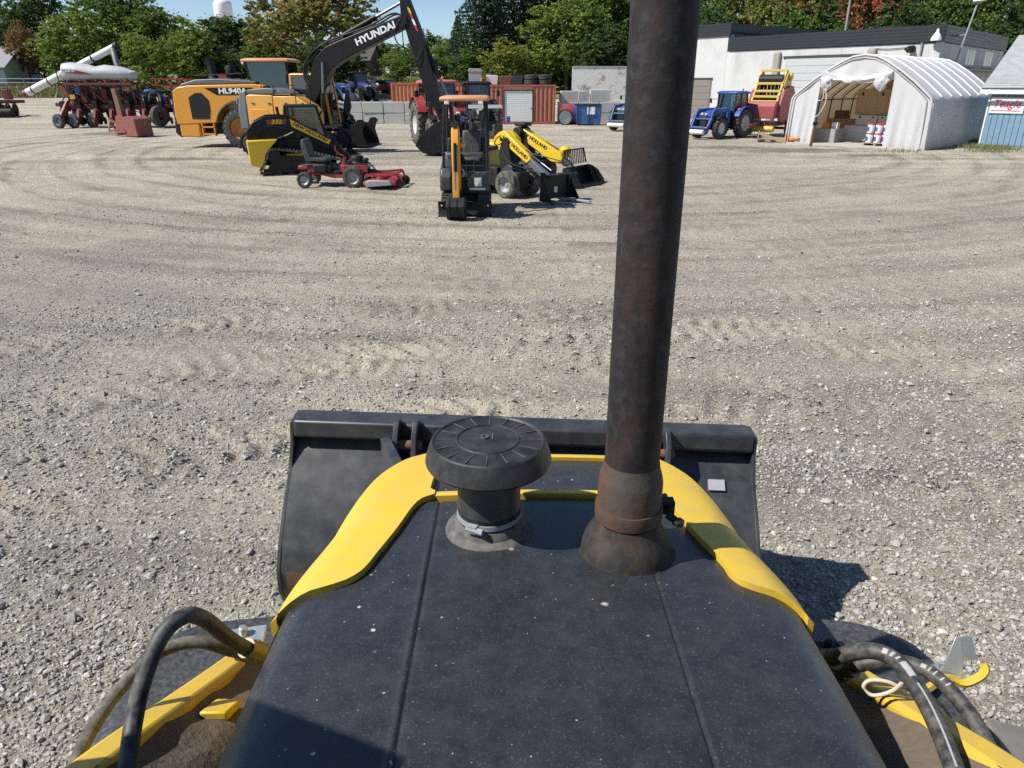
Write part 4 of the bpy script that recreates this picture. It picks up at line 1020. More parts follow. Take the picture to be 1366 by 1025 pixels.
for s in (-1, 1): part(boom, 'hydraulic_pipe', BLKM, tube(spline([(1.0, s * 0.2, 3.5), (1.5, s * 0.2, 4.1), (2.4, s * 0.2, 4.40), (3.6, s * 0.2, 4.76), (4.4, s * 0.2, 5.12), (4.85, s * 0.24, 5.05)], 5), 0.035, 8))
for k in range(4): part(boom, 'boom_hose', BLKM, tube(spline([(0.9, -0.22 + 0.1 * k, 2.3), (0.62, -0.26 + 0.1 * k, 2.9 + 0.08 * k), (0.72, -0.28 + 0.12 * k, 3.45), (1.2, -0.25 + 0.12 * k, 3.92 + 0.05 * k), (1.7, -0.2 + 0.1 * k, 4.16)], 6), 0.028, 8))
# stick
SP = [(4.74, 5.66), (4.88, 5.76), (5.06, 5.66), (5.42, 4.75), (5.60, 4.25), (6.38, 1.50), (6.36, 1.28), (6.16, 1.28), (5.55, 2.5), (4.92, 4.55), (4.76, 4.95)]
stick = part(EX, 'stick', BLK, prism(SP, -0.19, 0.19), bev=0.02)
for k in range(4):
    part(stick, 'warning_stripe', YEL if k == 0 else (REDC if k % 2 else WHTC), prism([(5.02 + 0.08 * k, 5.34 - 0.2 * k), (5.12 + 0.08 * k, 5.30 - 0.2 * k), (5.20 + 0.08 * k, 5.10 - 0.2 * k), (5.10 + 0.08 * k, 5.14 - 0.2 * k)], -0.197, -0.19))
part(stick, 'hose_bundle', BLKM, tube(spline([(4.8, -0.24, 5.0), (4.52, -0.3, 4.5), (4.62, -0.28, 4.1), (5.0, -0.24, 3.9)], 6), 0.025, 8))
part(stick, 'hose_bundle', BLKM, tube(spline([(4.8, -0.24, 4.6), (4.9, -0.3, 3.8), (5.3, -0.28, 3.5), (5.55, -0.22, 3.9)], 6), 0.02, 8))
ram(EX, (5.54, 0.0, 4.15), (6.55, 0.0, 2.05), 0.09, 0.6)
part(EX, 'bucket_link', BLK, bar((6.55, -0.2, 2.05), (6.05, -0.2, 1.75), 0.06, 0.12), bar((6.55, 0.2, 2.05), (6.05, 0.2, 1.75), 0.06, 0.12), bar((6.55, 0, 2.05), (6.62, 0, 1.25), 0.2, 0.14))
bkp = [(6.30, 1.36), (6.62, 1.28), (6.72, 1.0), (6.62, 0.55), (6.30, 0.18), (5.85, 0.06), (5.50, 0.16), (5.22, 0.42)]
eb = part(EX, 'bucket', BLK, strip(bkp, (-0.55, 0.55), 0.03), *[prism(bkp + [(5.40, 0.75), (5.9, 1.15)], s * 0.55 - 0.02, s * 0.55 + 0.02) for s in (-1, 1)], bev=0.005)
for k in range(5): part(eb, 'bucket_tooth', RUSTY, loft([[(5.30, y - 0.05, 0.36), (5.26, y - 0.05, 0.44), (5.26, y + 0.05, 0.44), (5.30, y + 0.05, 0.36)], [(5.08, y - 0.02, 0.60), (5.06, y - 0.02, 0.62), (5.06, y + 0.02, 0.62), (5.08, y + 0.02, 0.60)]]) if False else loft([[(5.30, -0.5 + 0.25 * k - 0.05, 0.36), (5.26, -0.5 + 0.25 * k - 0.05, 0.44), (5.26, -0.5 + 0.25 * k + 0.05, 0.44), (5.30, -0.5 + 0.25 * k + 0.05, 0.36)], [(5.06, -0.5 + 0.25 * k - 0.02, 0.60), (5.04, -0.5 + 0.25 * k - 0.02, 0.62), (5.04, -0.5 + 0.25 * k + 0.02, 0.62), (5.06, -0.5 + 0.25 * k + 0.02, 0.60)]]))

# ---- big wheel loader
HL = thing('wheel_loader', 'large orange-yellow wheel loader with dark exhaust stub, left of the excavator', 'wheel loader', (-12.0, 35.2, 0), R(-3))
for s in (-1, 1):
    wheel(HL, (0, s * 1.1, 0.82), 0.82, 0.58, 0.44, RIMO, TYR, s, 22, 0.04)
    wheel(HL, (3.75, s * 1.1, 0.82), 0.82, 0.58, 0.44, RIMO, TYR, s, 22, 0.04)
hp = [(-2.92, 1.05), (-2.98, 1.35), (-2.92, 2.30), (-2.70, 2.50), (-2.2, 2.60), (0.55, 2.68), (0.62, 1.15), (1.02, 1.1)]
arch = arc(0, 0.82, 1.16, 12, 168, 10)
part(HL, 'hood', ORG2, prism([(-2.92, 0.98), (-2.98, 1.35), (-2.92, 2.36), (-2.70, 2.52), (-2.2, 2.60), (0.75, 2.66), (1.2, 2.60), (1.2, 1.10)] + arch, -1.12, 1.12), bev=0.07)
part(HL, 'rear_frame_edge', DGR, prism([(-3.05, 1.02), (-3.10, 1.4), (-3.03, 2.36), (-2.93, 2.40), (-2.99, 1.35), (-2.94, 1.0)], -1.0, 1.0), bev=0.02)
part(HL, 'hood_top', SLATE, prism([(-2.80, 2.50), (-2.2, 2.62), (0.8, 2.68), (0.8, 2.76), (-0.8, 2.88), (-1.9, 2.84), (-2.5, 2.68)], -0.98, 0.98), bev=0.04)
for s in (-1, 1):
    part(HL, 'side_grille', BLKM, prism([(-2.20, 1.22), (-1.40, 1.22), (-1.32, 1.6), (-1.34, 2.0), (-1.62, 2.30), (-1.92, 2.30), (-2.24, 2.10)], s * 1.125 - 0.012, s * 1.125 + 0.012), bev=0.01)
    part(HL, 'wheel_arch_rim', SLATE, strip(arc(0, 0.82, 1.17, 20, 165, 12), (min(s * 1.02, s * 1.20), max(s * 1.02, s * 1.20)), 0.05))
    pl = part(HL, 'name_panel', BLK, prism([(-1.45, 2.50), (0.7, 2.52), (0.7, 2.22), (-0.95, 2.22)], s * 1.122 - 0.01, s * 1.122 + 0.01))
text(HL, 'model_lettering', 'HL940A', 0.30, (-0.20, -1.140, 2.37), side_rot(0.0), WHTC, bold=0.012, sx=1.25)
part(HL, 'counterweight', ORG2, box(-2.85, -1.95, -1.10, 1.10, 0.45, 1.05), bev=0.05)
part(HL, 'bumper', BLKM, prism([(-3.1, 0.62), (-2.87, 0.42), (-2.87, 1.04), (-3.08, 1.02)], -1.05, 1.05), bev=0.02)
part(HL, 'rear_chassis', BLKM, box(-1.95, 1.3, -0.5, 0.5, 0.55, 1.3), cyl((0, -1.0, 0.82), (0, 1.0, 0.82), 0.2))
part(HL, 'step_ladder', ORG2, *[box(-1.85, -1.25, -1.12, -0.9, z, z + 0.06) for z in (0.55, 0.85)], box(-1.85, -1.8, -1.12, -0.95, 0.5, 1.1), box(-1.3, -1.25, -1.12, -0.95, 0.5, 1.1))
part(HL, 'exhaust_stub', BLKM, lathe([(0.26, 2.82), (0.20, 2.95), (0.165, 3.05)], (-1.45, 0, 0), n=18), tube([(-1.45, 0, 3.0), (-1.47, 0, 3.30), (-1.55, 0, 3.50), (-1.68, 0, 3.62)], [0.165, 0.16, 0.16, 0.17], 18))
part(HL, 'air_intake', BLKM, lathe([(0.11, 2.8), (0.11, 3.05), (0.22, 3.08), (0.22, 3.36), (0.19, 3.42), (0.001, 3.44)], (-0.75, 0.25, 0), n=20))
cab(HL, (0.75, 2.25), (0.35, 2.15), 0.72, 0.66, 1.55, 3.55, BLKM, M('salmon_roof', (0.58, 0.27, 0.12), 0.5, var=0.1, dust=0.2), GLSD, 0.16, 0.16)
part(HL, 'cab_base', ORG2, box(0.72, 2.3, -0.75, 0.75, 1.0, 1.56), bev=0.03)
part(HL, 'front_frame', BLKM, box(1.9, 4.4, -0.5, 0.5, 0.6, 1.5), cyl((3.75, -1.0, 0.82), (3.75, 1.0, 0.82), 0.18))
for s in (-1, 1):
    part(HL, 'front_fender', BLKM, strip(arc(3.75, 0.82, 0.98, 170, 60, 10), (min(s * 0.8, s * 1.42), max(s * 0.8, s * 1.42)), 0.03))
    part(HL, 'lift_arm', BLK, prism([(2.5, 1.95), (2.75, 2.1), (3.4, 1.9), (4.6, 1.0), (5.0, 0.50), (4.85, 0.35), (4.5, 0.6), (3.2, 1.5)], s * 0.55 - 0.06, s * 0.55 + 0.06), bev=0.02)
ltr = []
for i, ch in enumerate('HANKOOK'):
    a = R(95 - i * 14)
    c_ = Vector((3.75 + 0.64 * math.cos(a), -1.402, 0.82 + 0.64 * math.sin(a)))
    text(HL, 'tyre_lettering', ch, 0.17, c_, Matrix.Rotation(math.pi / 2 - a, 4, 'Y') @ Matrix.Rotation(math.pi / 2, 4, 'X'), WHTC, bold=0.006)
ram(HL, (2.6, 0, 2.3), (4.5, 0, 1.75), 0.09, 0.6)
part(HL, 'tilt_lever', BLK, prism([(4.30, 1.05), (4.45, 1.0), (4.72, 1.7), (4.66, 2.25), (4.52, 2.3), (4.38, 1.75)], -0.1, 0.1), bev=0.02)
hb_ = [(4.95, 1.0), (4.85, 0.65), (4.95, 0.28), (5.2, 0.10), (5.62, 0.06)]
part(HL, 'bucket', BLKM, strip(hb_, (-1.25, 1.25), 0.03), *[prism(hb_ + [(5.6, 0.2), (5.45, 0.7), (5.5, 0.9), (5.62, 1.1), (5.5, 1.22), (5.25, 1.2), (5.15, 1.0)], s * 1.25 - 0.02, s * 1.25 + 0.02) for s in (-1, 1)], bev=0.006)

# ---- compact track loader
SK = thing('track_loader', 'black and yellow compact track loader with slanted arm, behind the red mower', 'skid loader', (-6.75, 24.35, 0), R(17))
tpath = [(1.05, 0.02)] + arc(1.05, 0.24, 0.23, -60, 60, 5) + [(0.35, 0.66), (-0.75, 0.82)] + arc(-0.90, 0.62, 0.22, 75, 190, 6) + arc(-1.18, 0.20, 0.19, 190, 268, 4)
for s in (-1, 1):
    rubber_track(SK, s * 0.72, tpath, 0.42, TYRD if s else TYR, 0.11, thick=0.045)
    part(SK, 'track_frame', BLKM, prism([(1.0, 0.12), (1.1, 0.3), (0.3, 0.55), (-0.85, 0.65), (-1.15, 0.2), (-0.9, 0.12)], s * 0.72 - 0.12, s * 0.72 + 0.12), *[cyl((x, s * 0.72 - 0.17, 0.13), (x, s * 0.72 + 0.17, 0.13), 0.10, n=14) for x in (-0.8, -0.45, -0.1, 0.25, 0.6)])
    part(SK, 'drive_sprocket', BLKM, lathe([(0.001, -0.18), (0.2, -0.18), (0.2, 0.18), (0.001, 0.18)], (-0.90, s * 0.72, 0.62), 'y', 14))
    part(SK, 'yellow_guard', YEL2, box(-0.55, 0.3, s * 0.72 - 0.03, s * 0.72 + 0.03, 0.5, 0.66) if True else None, bev=0.01)
part(SK, 'rear_body', YEL2, prism([(-1.62, 0.36), (-1.66, 1.08), (-0.75, 1.10), (-0.98, 0.86), (-1.16, 0.62), (-1.2, 0.22)], -0.92, 0.92), bev=0.03)
part(SK, 'engine_cover', BLK, prism([(-1.66, 1.09), (-1.60, 1.30), (-1.35, 1.56), (-0.9, 1.68), (-0.5, 1.66), (-0.2, 1.2), (-0.2, 1.09)], -0.60, 0.60), bev=0.04)
part(SK, 'main_frame', BLKM, box(-1.2, 1.0, -0.48, 0.48, 0.3, 1.1), bev=0.02)
cab(SK, (-0.55, 0.78), (-0.42, 0.52), 0.45, 0.43, 1.0, 2.0, BLK, BLK, GLSD, 0.05, 0.08, 0.075)
for s in (-1, 1):
    mesh = [bar((-0.48 + 0.055 * i, s * 0.455, 1.25), (-0.44 + 0.055 * i, s * 0.445, 1.95), 0.008, 0.008) for i in range(17)] + [bar((-0.5, s * 0.45, 1.3 + 0.055 * i), (0.58, s * 0.45, 1.3 + 0.055 * i), 0.008, 0.008) for i in range(12)]
    sg = part(SK, 'side_screen', BLKM, *mesh); sg['kind'] = 'stuff'
    arm = part(SK, 'lift_arm', BLK, prism([(-1.64, 1.10), (-1.62, 1.34), (-1.42, 1.60), (-1.05, 1.76), (-0.62, 1.78), (-0.30, 1.70), (1.05, 0.98), (1.30, 0.62), (1.32, 0.30), (1.18, 0.26), (1.08, 0.60), (0.80, 0.82), (-0.45, 1.42), (-0.85, 1.50), (-1.25, 1.30), (-1.36, 1.10)], s * 0.72 - 0.06, s * 0.72 + 0.06), bev=0.02)
    part(arm, 'name_strip', YEL2, prism([(-0.32, 1.68), (-0.28, 1.46), (0.78, 0.92), (0.86, 1.04)], s * 0.783 - 0.005, s * 0.783 + 0.005))
    if s < 0: part(arm, 'model_plate', M('red_brown_plate', (0.22, 0.05, 0.02), 0.5), prism([(-1.02, 1.66), (-0.42, 1.68), (-0.44, 1.54), (-1.0, 1.52)], -0.79, -0.783)); text(arm, 'model_number', '332', 0.17, (-0.72, -0.793, 1.60), side_rot(0), YEL2, shear=0.25, bold=0.006, sx=1.2)
    if s < 0: text(arm, 'maker_lettering', 'NEW HOLLAND', 0.135, (0.26, -0.790, 1.285), side_rot(R(-28)), BLKC, bold=0.004, sx=1.12, shear=0.1)
    ram(SK, (-1.05, s * 0.60, 0.95), (-0.1, s * 0.62, 1.35), 0.04)
part(SK, 'exhaust_stub', BLKM, cyl((-0.62, -0.30, 1.6), (-0.66, -0.30, 2.02), 0.045))
part(SK, 'front_coupler', BLKM, box(1.22, 1.34, -0.55, 0.55, 0.1, 0.6), bev=0.02)
sb = [(1.36, 0.62), (1.36, 0.3), (1.5, 0.08), (2.05, 0.05)]
part(SK, 'bucket', BLK, strip(sb, (-0.92, 0.92), 0.02), *[prism(sb + [(1.95, 0.3), (1.7, 0.6)], s * 0.92 - 0.012, s * 0.92 + 0.012) for s in (-1, 1)])

# ---- red ride-on mower
MW = thing('ride_on_mower', 'red out-front ride-on mower with black seat, in front of the track loader', 'mower', (-4.62, 21.0, 0), R(-2))
MW.scale = (0.95, 0.95, 0.98)
for s in (-1, 1):
    wheel(MW, (0.28, s * 0.52, 0.30), 0.30, 0.24, 0.16, GRY, TYR, s, 0)
    wheel(MW, (1.62, s * 0.50, 0.13), 0.13, 0.09, 0.06, RED, TYR, s, 0)
    part(MW, 'rear_fork', RED, bar((-1.02, s * 0.40, 0.48), (-1.18, s * 0.40, 0.22), 0.04, 0.08), bar((-1.0, s * 0.40, 0.5), (-0.75, s * 0.35, 0.42), 0.06, 0.08))
    wheel(MW, (-1.18, s * 0.40 + s * 0.06, 0.22), 0.22, 0.14, 0.12, GRY, TYR, s, 0)
    part(MW, 'control_lever', RED if s < 0 else BLKM, tube(spline([(0.02, s * 0.30, 0.60), (0.0, s * 0.34, 0.86), (-0.12, s * 0.34, 0.92), (-0.22, s * 0.34, 1.02), (-0.22, s * 0.34, 1.14)], 4), 0.018, 8))
    part(MW, 'frame_rail', RED, bar((-1.0, s * 0.30, 0.46), (-0.30, s * 0.30, 0.30), 0.06, 0.10), bar((-0.32, s * 0.30, 0.31), (0.55, s * 0.30, 0.32), 0.06, 0.10))
    part(MW, 'deck_arm', RED, bar((0.5, s * 0.28, 0.34), (1.55, s * 0.40, 0.42), 0.05, 0.06), bar((1.55, s * 0.42, 0.42), (1.62, s * 0.46, 0.18), 0.04, 0.05))
part(MW, 'rear_body', BLKM, prism([(-1.30, 0.50), (-1.34, 0.62), (-0.9, 0.66), (-0.4, 0.58), (-0.4, 0.44), (-1.0, 0.44)], -0.36, 0.36), bev=0.03)
st = part(MW, 'seat', SEAT, prism([(-1.16, 0.68), (-1.26, 1.10), (-1.24, 1.30), (-1.14, 1.32), (-1.06, 1.14), (-1.0, 0.82), (-0.55, 0.80), (-0.50, 0.72), (-0.6, 0.66)], -0.27, 0.27), bev=0.05)
part(MW, 'tail_panel', RED, prism([(-1.36, 0.50), (-1.36, 0.60), (-1.1, 0.60), (-1.05, 0.50)], -0.37, 0.37), bev=0.02)
for y in (-0.34, 0.34): part(MW, 'fuel_tank', BLKM, cbox((-0.72, y, 0.52), (0.42, 0.14, 0.26)), bev=0.05)
part(MW, 'muffler', GRY, cyl((0.62, -0.18, 0.58), (0.62, 0.18, 0.58), 0.07), tube([(0.62, 0.18, 0.58), (0.7, 0.22, 0.55), (0.76, 0.22, 0.45)], 0.025, 8))
for k in range(5): part(MW, 'belt_hose', BLKM, tube(spline([(-0.2, -0.25 + 0.1 * k, 0.55), (0.1, -0.3 + 0.12 * k, 0.72), (0.5, -0.28 + 0.12 * k, 0.5), (0.9, -0.2 + 0.1 * k, 0.4)], 5), 0.014, 6))
part(MW, 'foot_well', BLKM, box(-0.75, -0.15, -0.33, 0.33, 0.34, 0.46), box(-0.18, -0.1, -0.3, 0.3, 0.4, 0.7), bev=0.02)
part(MW, 'engine', BLKM, box(-0.05, 0.62, -0.26, 0.26, 0.42, 0.66), lathe([(0.001, 0.86), (0.16, 0.86), (0.2, 0.80), (0.2, 0.7), (0.24, 0.66)], (0.30, 0, 0), n=20), cyl((0.55, -0.2, 0.72), (0.55, 0.2, 0.72), 0.06), bev=0.02)
part(MW, 'engine_guard', RED, box(-0.12, 0.66, -0.34, -0.29, 0.42, 0.62), bar((-0.10, -0.31, 0.5), (0.04, -0.31, 0.84), 0.05, 0.09), bev=0.01)
part(MW, 'mower_deck', RED, prism([(0.62, 0.10), (0.60, 0.20), (0.72, 0.26), (1.40, 0.26), (1.55, 0.20), (1.55, 0.10)], -0.80, 0.80), bev=0.03)
part(MW, 'deck_frame', RED, bar((0.66, -0.6, 0.36), (1.5, -0.6, 0.38), 0.05, 0.05), bar((0.66, 0.6, 0.36), (1.5, 0.6, 0.38), 0.05, 0.05), bar((1.5, -0.62, 0.38), (1.5, 0.62, 0.38), 0.05, 0.05), bar((0.66, -0.62, 0.36), (0.66, 0.62, 0.36), 0.05, 0.05))
part(MW, 'belt_cover', RED, *[lathe([(0.001, 0.35), (0.15, 0.34), (0.17, 0.25)], (1.08, y, 0), n=16) for y in (-0.5, 0, 0.5)], bar((1.1, -0.3, 0.28), (1.1, 0.3, 0.28), 0.2, 0.10))
part(MW, 'discharge_chute', GRY, prism([(0.75, 0.10), (0.72, 0.20), (0.85, 0.28), (1.42, 0.26), (1.50, 0.16)], -1.05, -0.82), bev=0.01)

# ---- mini digger facing the picture
MX = thing('mini_excavator', 'orange mini excavator with open canopy facing the viewer, nearest of the parked machines', 'mini excavator', (-1.02, 16.75, 0), R(-90))
for s in (-1, 1):
    tp_ = arc(0.55, 0.22, 0.21, -90, 90, 7) + arc(-0.60, 0.22, 0.21, 90, 270, 7)
    rubber_track(MX, s * 0.40, tp_, 0.25, TYR, 0.075, thick=0.04)
    part(MX, 'track_frame', DGR, box(-0.5, 0.5, s * 0.4 - 0.08, s * 0.4 + 0.08, 0.1, 0.34), *[cyl((x, s * 0.4 - 0.1, 0.22), (x, s * 0.4 + 0.1, 0.22), 0.16, n=14) for x in (-0.58, 0.53)])
part(MX, 'turntable', BLKM, lathe([(0.34, 0.36), (0.34, 0.52), (0.001, 0.52)], n=20), box(-0.4, 0.5, -0.3, 0.3, 0.2, 0.42))
part(MX, 'rear_body', DGR, prism([(-0.85, 0.52), (-0.90, 0.9), (-0.82, 1.25), (-0.30, 1.25), (-0.22, 0.85), (0.5, 0.70), (0.52, 0.52)], -0.50, 0.50), bev=0.05)
part(MX, 'side_panel', DGR, prism([(-0.70, 0.50), (-0.70, 1.05), (-0.2, 1.12), (0.42, 0.98), (0.55, 0.8), (0.55, 0.50)], -0.56, -0.28), bev=0.05)
part(MX, 'fuel_panel', ORG2, prism([(-0.74, 0.52), (-0.74, 1.02), (-0.3, 1.08), (-0.30, 0.52)], -0.575, -0.545), bev=0.01)
part(MX, 'floor_plate', BLKM, box(-0.25, 0.58, -0.30, 0.50, 0.66, 0.72), box(0.50, 0.58, -0.3, 0.5, 0.46, 0.66), bev=0.01)
part(MX, 'front_panel', DGR, box(0.42, 0.60, 0.05, 0.52, 0.50, 0.92), bev=0.02)
part(MX, 'serial_plate', WHT, box(0.601, 0.606, 0.20, 0.36, 0.62, 0.80))
part(MX, 'rear_hood', BLKM, prism([(-0.84, 1.24), (-0.80, 1.52), (-0.58, 1.56), (-0.52, 1.24)], -0.46, 0.46), bev=0.04)
seat = part(MX, 'seat', SEAT, cbox((-0.30, 0.1, 1.10), (0.42, 0.44, 0.12)), cbox((-0.50, 0.1, 1.42), (0.12, 0.42, 0.60), (0, -0.12, 0)), bev=0.05)
for s in (-1, 1):
    part(MX, 'armrest_console', BLKM, cbox((-0.12, 0.1 + s * 0.30, 1.18), (0.36, 0.12, 0.18)), cyl((0.0, 0.1 + s * 0.30, 1.26), (0.03, 0.1 + s * 0.30, 1.46), 0.018), cyl((0.03, 0.1 + s * 0.30, 1.42), (0.035, 0.1 + s * 0.30, 1.52), 0.03), bev=0.02)
    part(MX, 'canopy_post', BLKM, tube(spline([(-0.75, s * 0.46, 1.20), (-0.72, s * 0.46, 1.9), (-0.66, s * 0.44, 2.34)], 4), 0.032, 10))
    part(MX, 'canopy_post', BLKM, tube([(0.38, s * 0.48, 0.72), (0.34, s * 0.47, 1.6), (0.22, s * 0.43, 2.34)], 0.030, 10))
    part(MX, 'travel_pedal', BLKM, cyl((0.28, 0.1 + s * 0.08, 0.70), (0.20, 0.1 + s * 0.08, 1.10), 0.014), cbox((0.3, 0.1 + s * 0.1, 0.76), (0.14, 0.09, 0.03), (0, -0.4, 0)))
part(MX, 'grab_rail', BLKM, tube([(0.36, 0.42, 1.02), (0.36, -0.10, 1.02), (0.38, -0.10, 0.72)], 0.02, 8))
part(MX, 'canopy', MATS['salmon_roof'], loft([[(-0.80, -0.52, 2.34), (0.42, -0.52, 2.34), (0.42, 0.52, 2.34), (-0.80, 0.52, 2.34)], [(-0.80, -0.52, 2.42), (0.42, -0.52, 2.42), (0.42, 0.52, 2.42), (-0.80, 0.52, 2.42)], [(-0.72, -0.44, 2.45), (0.34, -0.44, 2.45), (0.34, 0.44, 2.45), (-0.72, 0.44, 2.45)]]), bev=0.03)
by = -0.16
part(MX, 'swing_post', BLK, box(0.52, 0.80, by - 0.12, by + 0.12, 0.42, 0.78), bev=0.03)
bm_ = part(MX, 'boom', ORG2, prism([(0.62, 0.62), (0.70, 0.52), (0.86, 0.60), (1.02, 1.15), (1.0, 1.55), (0.95, 1.82), (0.82, 1.84), (0.78, 1.5), (0.74, 1.1)], by - 0.085, by + 0.085), bev=0.02)
part(bm_, 'boom_lamp', BLKM, cbox((1.03, by, 1.22), (0.06, 0.09, 0.10)), bev=0.02)
part(bm_, 'boom_bracket', ORG2, cbox((0.88, by + 0.14, 1.50), (0.10, 0.12, 0.10)), bev=0.02)
part(MX, 'stick', ORG2, prism([(0.80, 1.86), (0.92, 1.90), (1.02, 1.78), (1.14, 1.3), (1.20, 0.42), (1.12, 0.34), (1.04, 0.42), (1.0, 1.3)], by - 0.07, by + 0.07), bev=0.015)
ram(MX, (0.95, by, 0.85), (1.10, by, 1.05), 0.035)
ram(MX, (1.12, by, 1.55), (1.28, by, 0.62), 0.034, 0.6)
mbp = [(1.08, 0.46), (1.30, 0.44), (1.42, 0.30), (1.40, 0.12), (1.25, 0.02), (1.02, 0.04), (0.90, 0.14)]
mb = part(MX, 'bucket', BLKM, strip(mbp, (by - 0.20, by + 0.20), 0.015), *[prism(mbp + [(1.0, 0.3)], by + s * 0.20 - 0.008, by + s * 0.20 + 0.008) for s in (-1, 1)], bev=0.004)
for k in range(3): part(mb, 'bucket_rib', BLKM, strip([(1.30, 0.455), (1.435, 0.31), (1.415, 0.11), (1.26, 0.005)], (by - 0.16 + 0.15 * k, by - 0.13 + 0.15 * k), 0.02))
bl = part(MX, 'dozer_blade', BLKM, strip([(0.93, 0.02), (0.88, 0.10), (0.87, 0.22), (0.92, 0.34)], (-0.58, 0.58), 0.02), bev=0.003)
for s in (-1, 1):
    part(MX, 'blade_arm', BLKM, bar((0.35, s * 0.24, 0.26), (0.88, s * 0.24, 0.16), 0.05, 0.09))
    part(bl, 'reflector', WHTC, cbox((0.935, s * 0.5, 0.26), (0.006, 0.03, 0.03)))

for k in range(4): part(bm_, 'boom_hose', BLKM, tube(spline([(0.60, by + 0.03 * k - 0.05, 0.75), (0.66, by + 0.05 * k - 0.08, 1.15), (0.72, by + 0.04 * k - 0.06, 1.6), (0.86, by + 0.04 * k - 0.06, 1.93), (1.0, by + 0.03 * k - 0.05, 1.86)], 5), 0.014, 6))
for s in (-1, 1): part(MX, 'work_lamp', WHT, cbox((0.43, s * 0.36, 2.31), (0.06, 0.10, 0.06)), bev=0.01)
part(MX, 'panel_decal', WHTC, box(0.601, 0.605, 0.10, 0.44, 0.545, 0.585)); part(MX, 'foot_rest', BLKM, box(0.30, 0.56, -0.26, 0.46, 0.725, 0.745), bev=0.004)
for k in range(3): part(MX, 'floor_hose', BLKM, tube(spline([(0.5, -0.1 + 0.1 * k, 0.70), (0.62, -0.05 + 0.06 * k, 0.86), (0.72, -0.12 + 0.02 * k, 0.7)], 5), 0.016, 6))
# small fittings on the bigger machines
for s in (-1, 1):
    part(HL, 'tail_lamp', REDC, cbox((-3.02, s * 0.82, 2.05), (0.06, 0.16, 0.26)), bev=0.01)
    part(HL, 'work_lamp', WHT, cbox((0.18, s * 0.5, 3.50), (0.10, 0.16, 0.10)), bev=0.02)
    part(HL, 'mirror', BLKM, bar((2.2, s * 0.75, 3.0), (2.35, s * 1.25, 3.0), 0.04, 0.04), cbox((2.35, s * 1.28, 2.85), (0.08, 0.2, 0.4)), bev=0.02)
    part(SK, 'tail_lamp', REDC, cbox((-1.665, s * 0.68, 1.0), (0.02, 0.10, 0.10)))
    part(SK, 'arm_hose', BLKM, tube(spline([(-1.1, s * 0.80, 1.5), (-0.5, s * 0.80, 1.42), (0.3, s * 0.80, 1.05), (1.0, s * 0.78, 0.72)], 5), 0.016, 6))
part(HL, 'rear_grille', BLKM, *[box(-3.12, -3.09, -0.7, 0.7, 1.35 + 0.12 * k, 1.41 + 0.12 * k) for k in range(7)])
part(HL, 'hand_rail', BLKM, tube([(-1.9, -0.92, 2.6), (-1.9, -0.92, 3.0), (0.2, -0.92, 3.08), (0.2, -0.92, 2.66)], 0.022, 8))
for q in range(4): part(EX, 'panel_handle', BLKM, cbox((-1.2 + 0.7 * q, -1.245, 1.95), (0.12, 0.02, 0.04)))
part(EX, 'beacon', LAMPR, lathe([(0.06, 2.45), (0.06, 2.58), (0.03, 2.62), (0.001, 2.625)], (-1.7, 0.4, 0), n=12))
for s in (-1, 1): part(EX, 'work_lamp', WHT, cbox((1.2, 0.72 + s * 0.3, 3.12), (0.08, 0.12, 0.09)), bev=0.01)
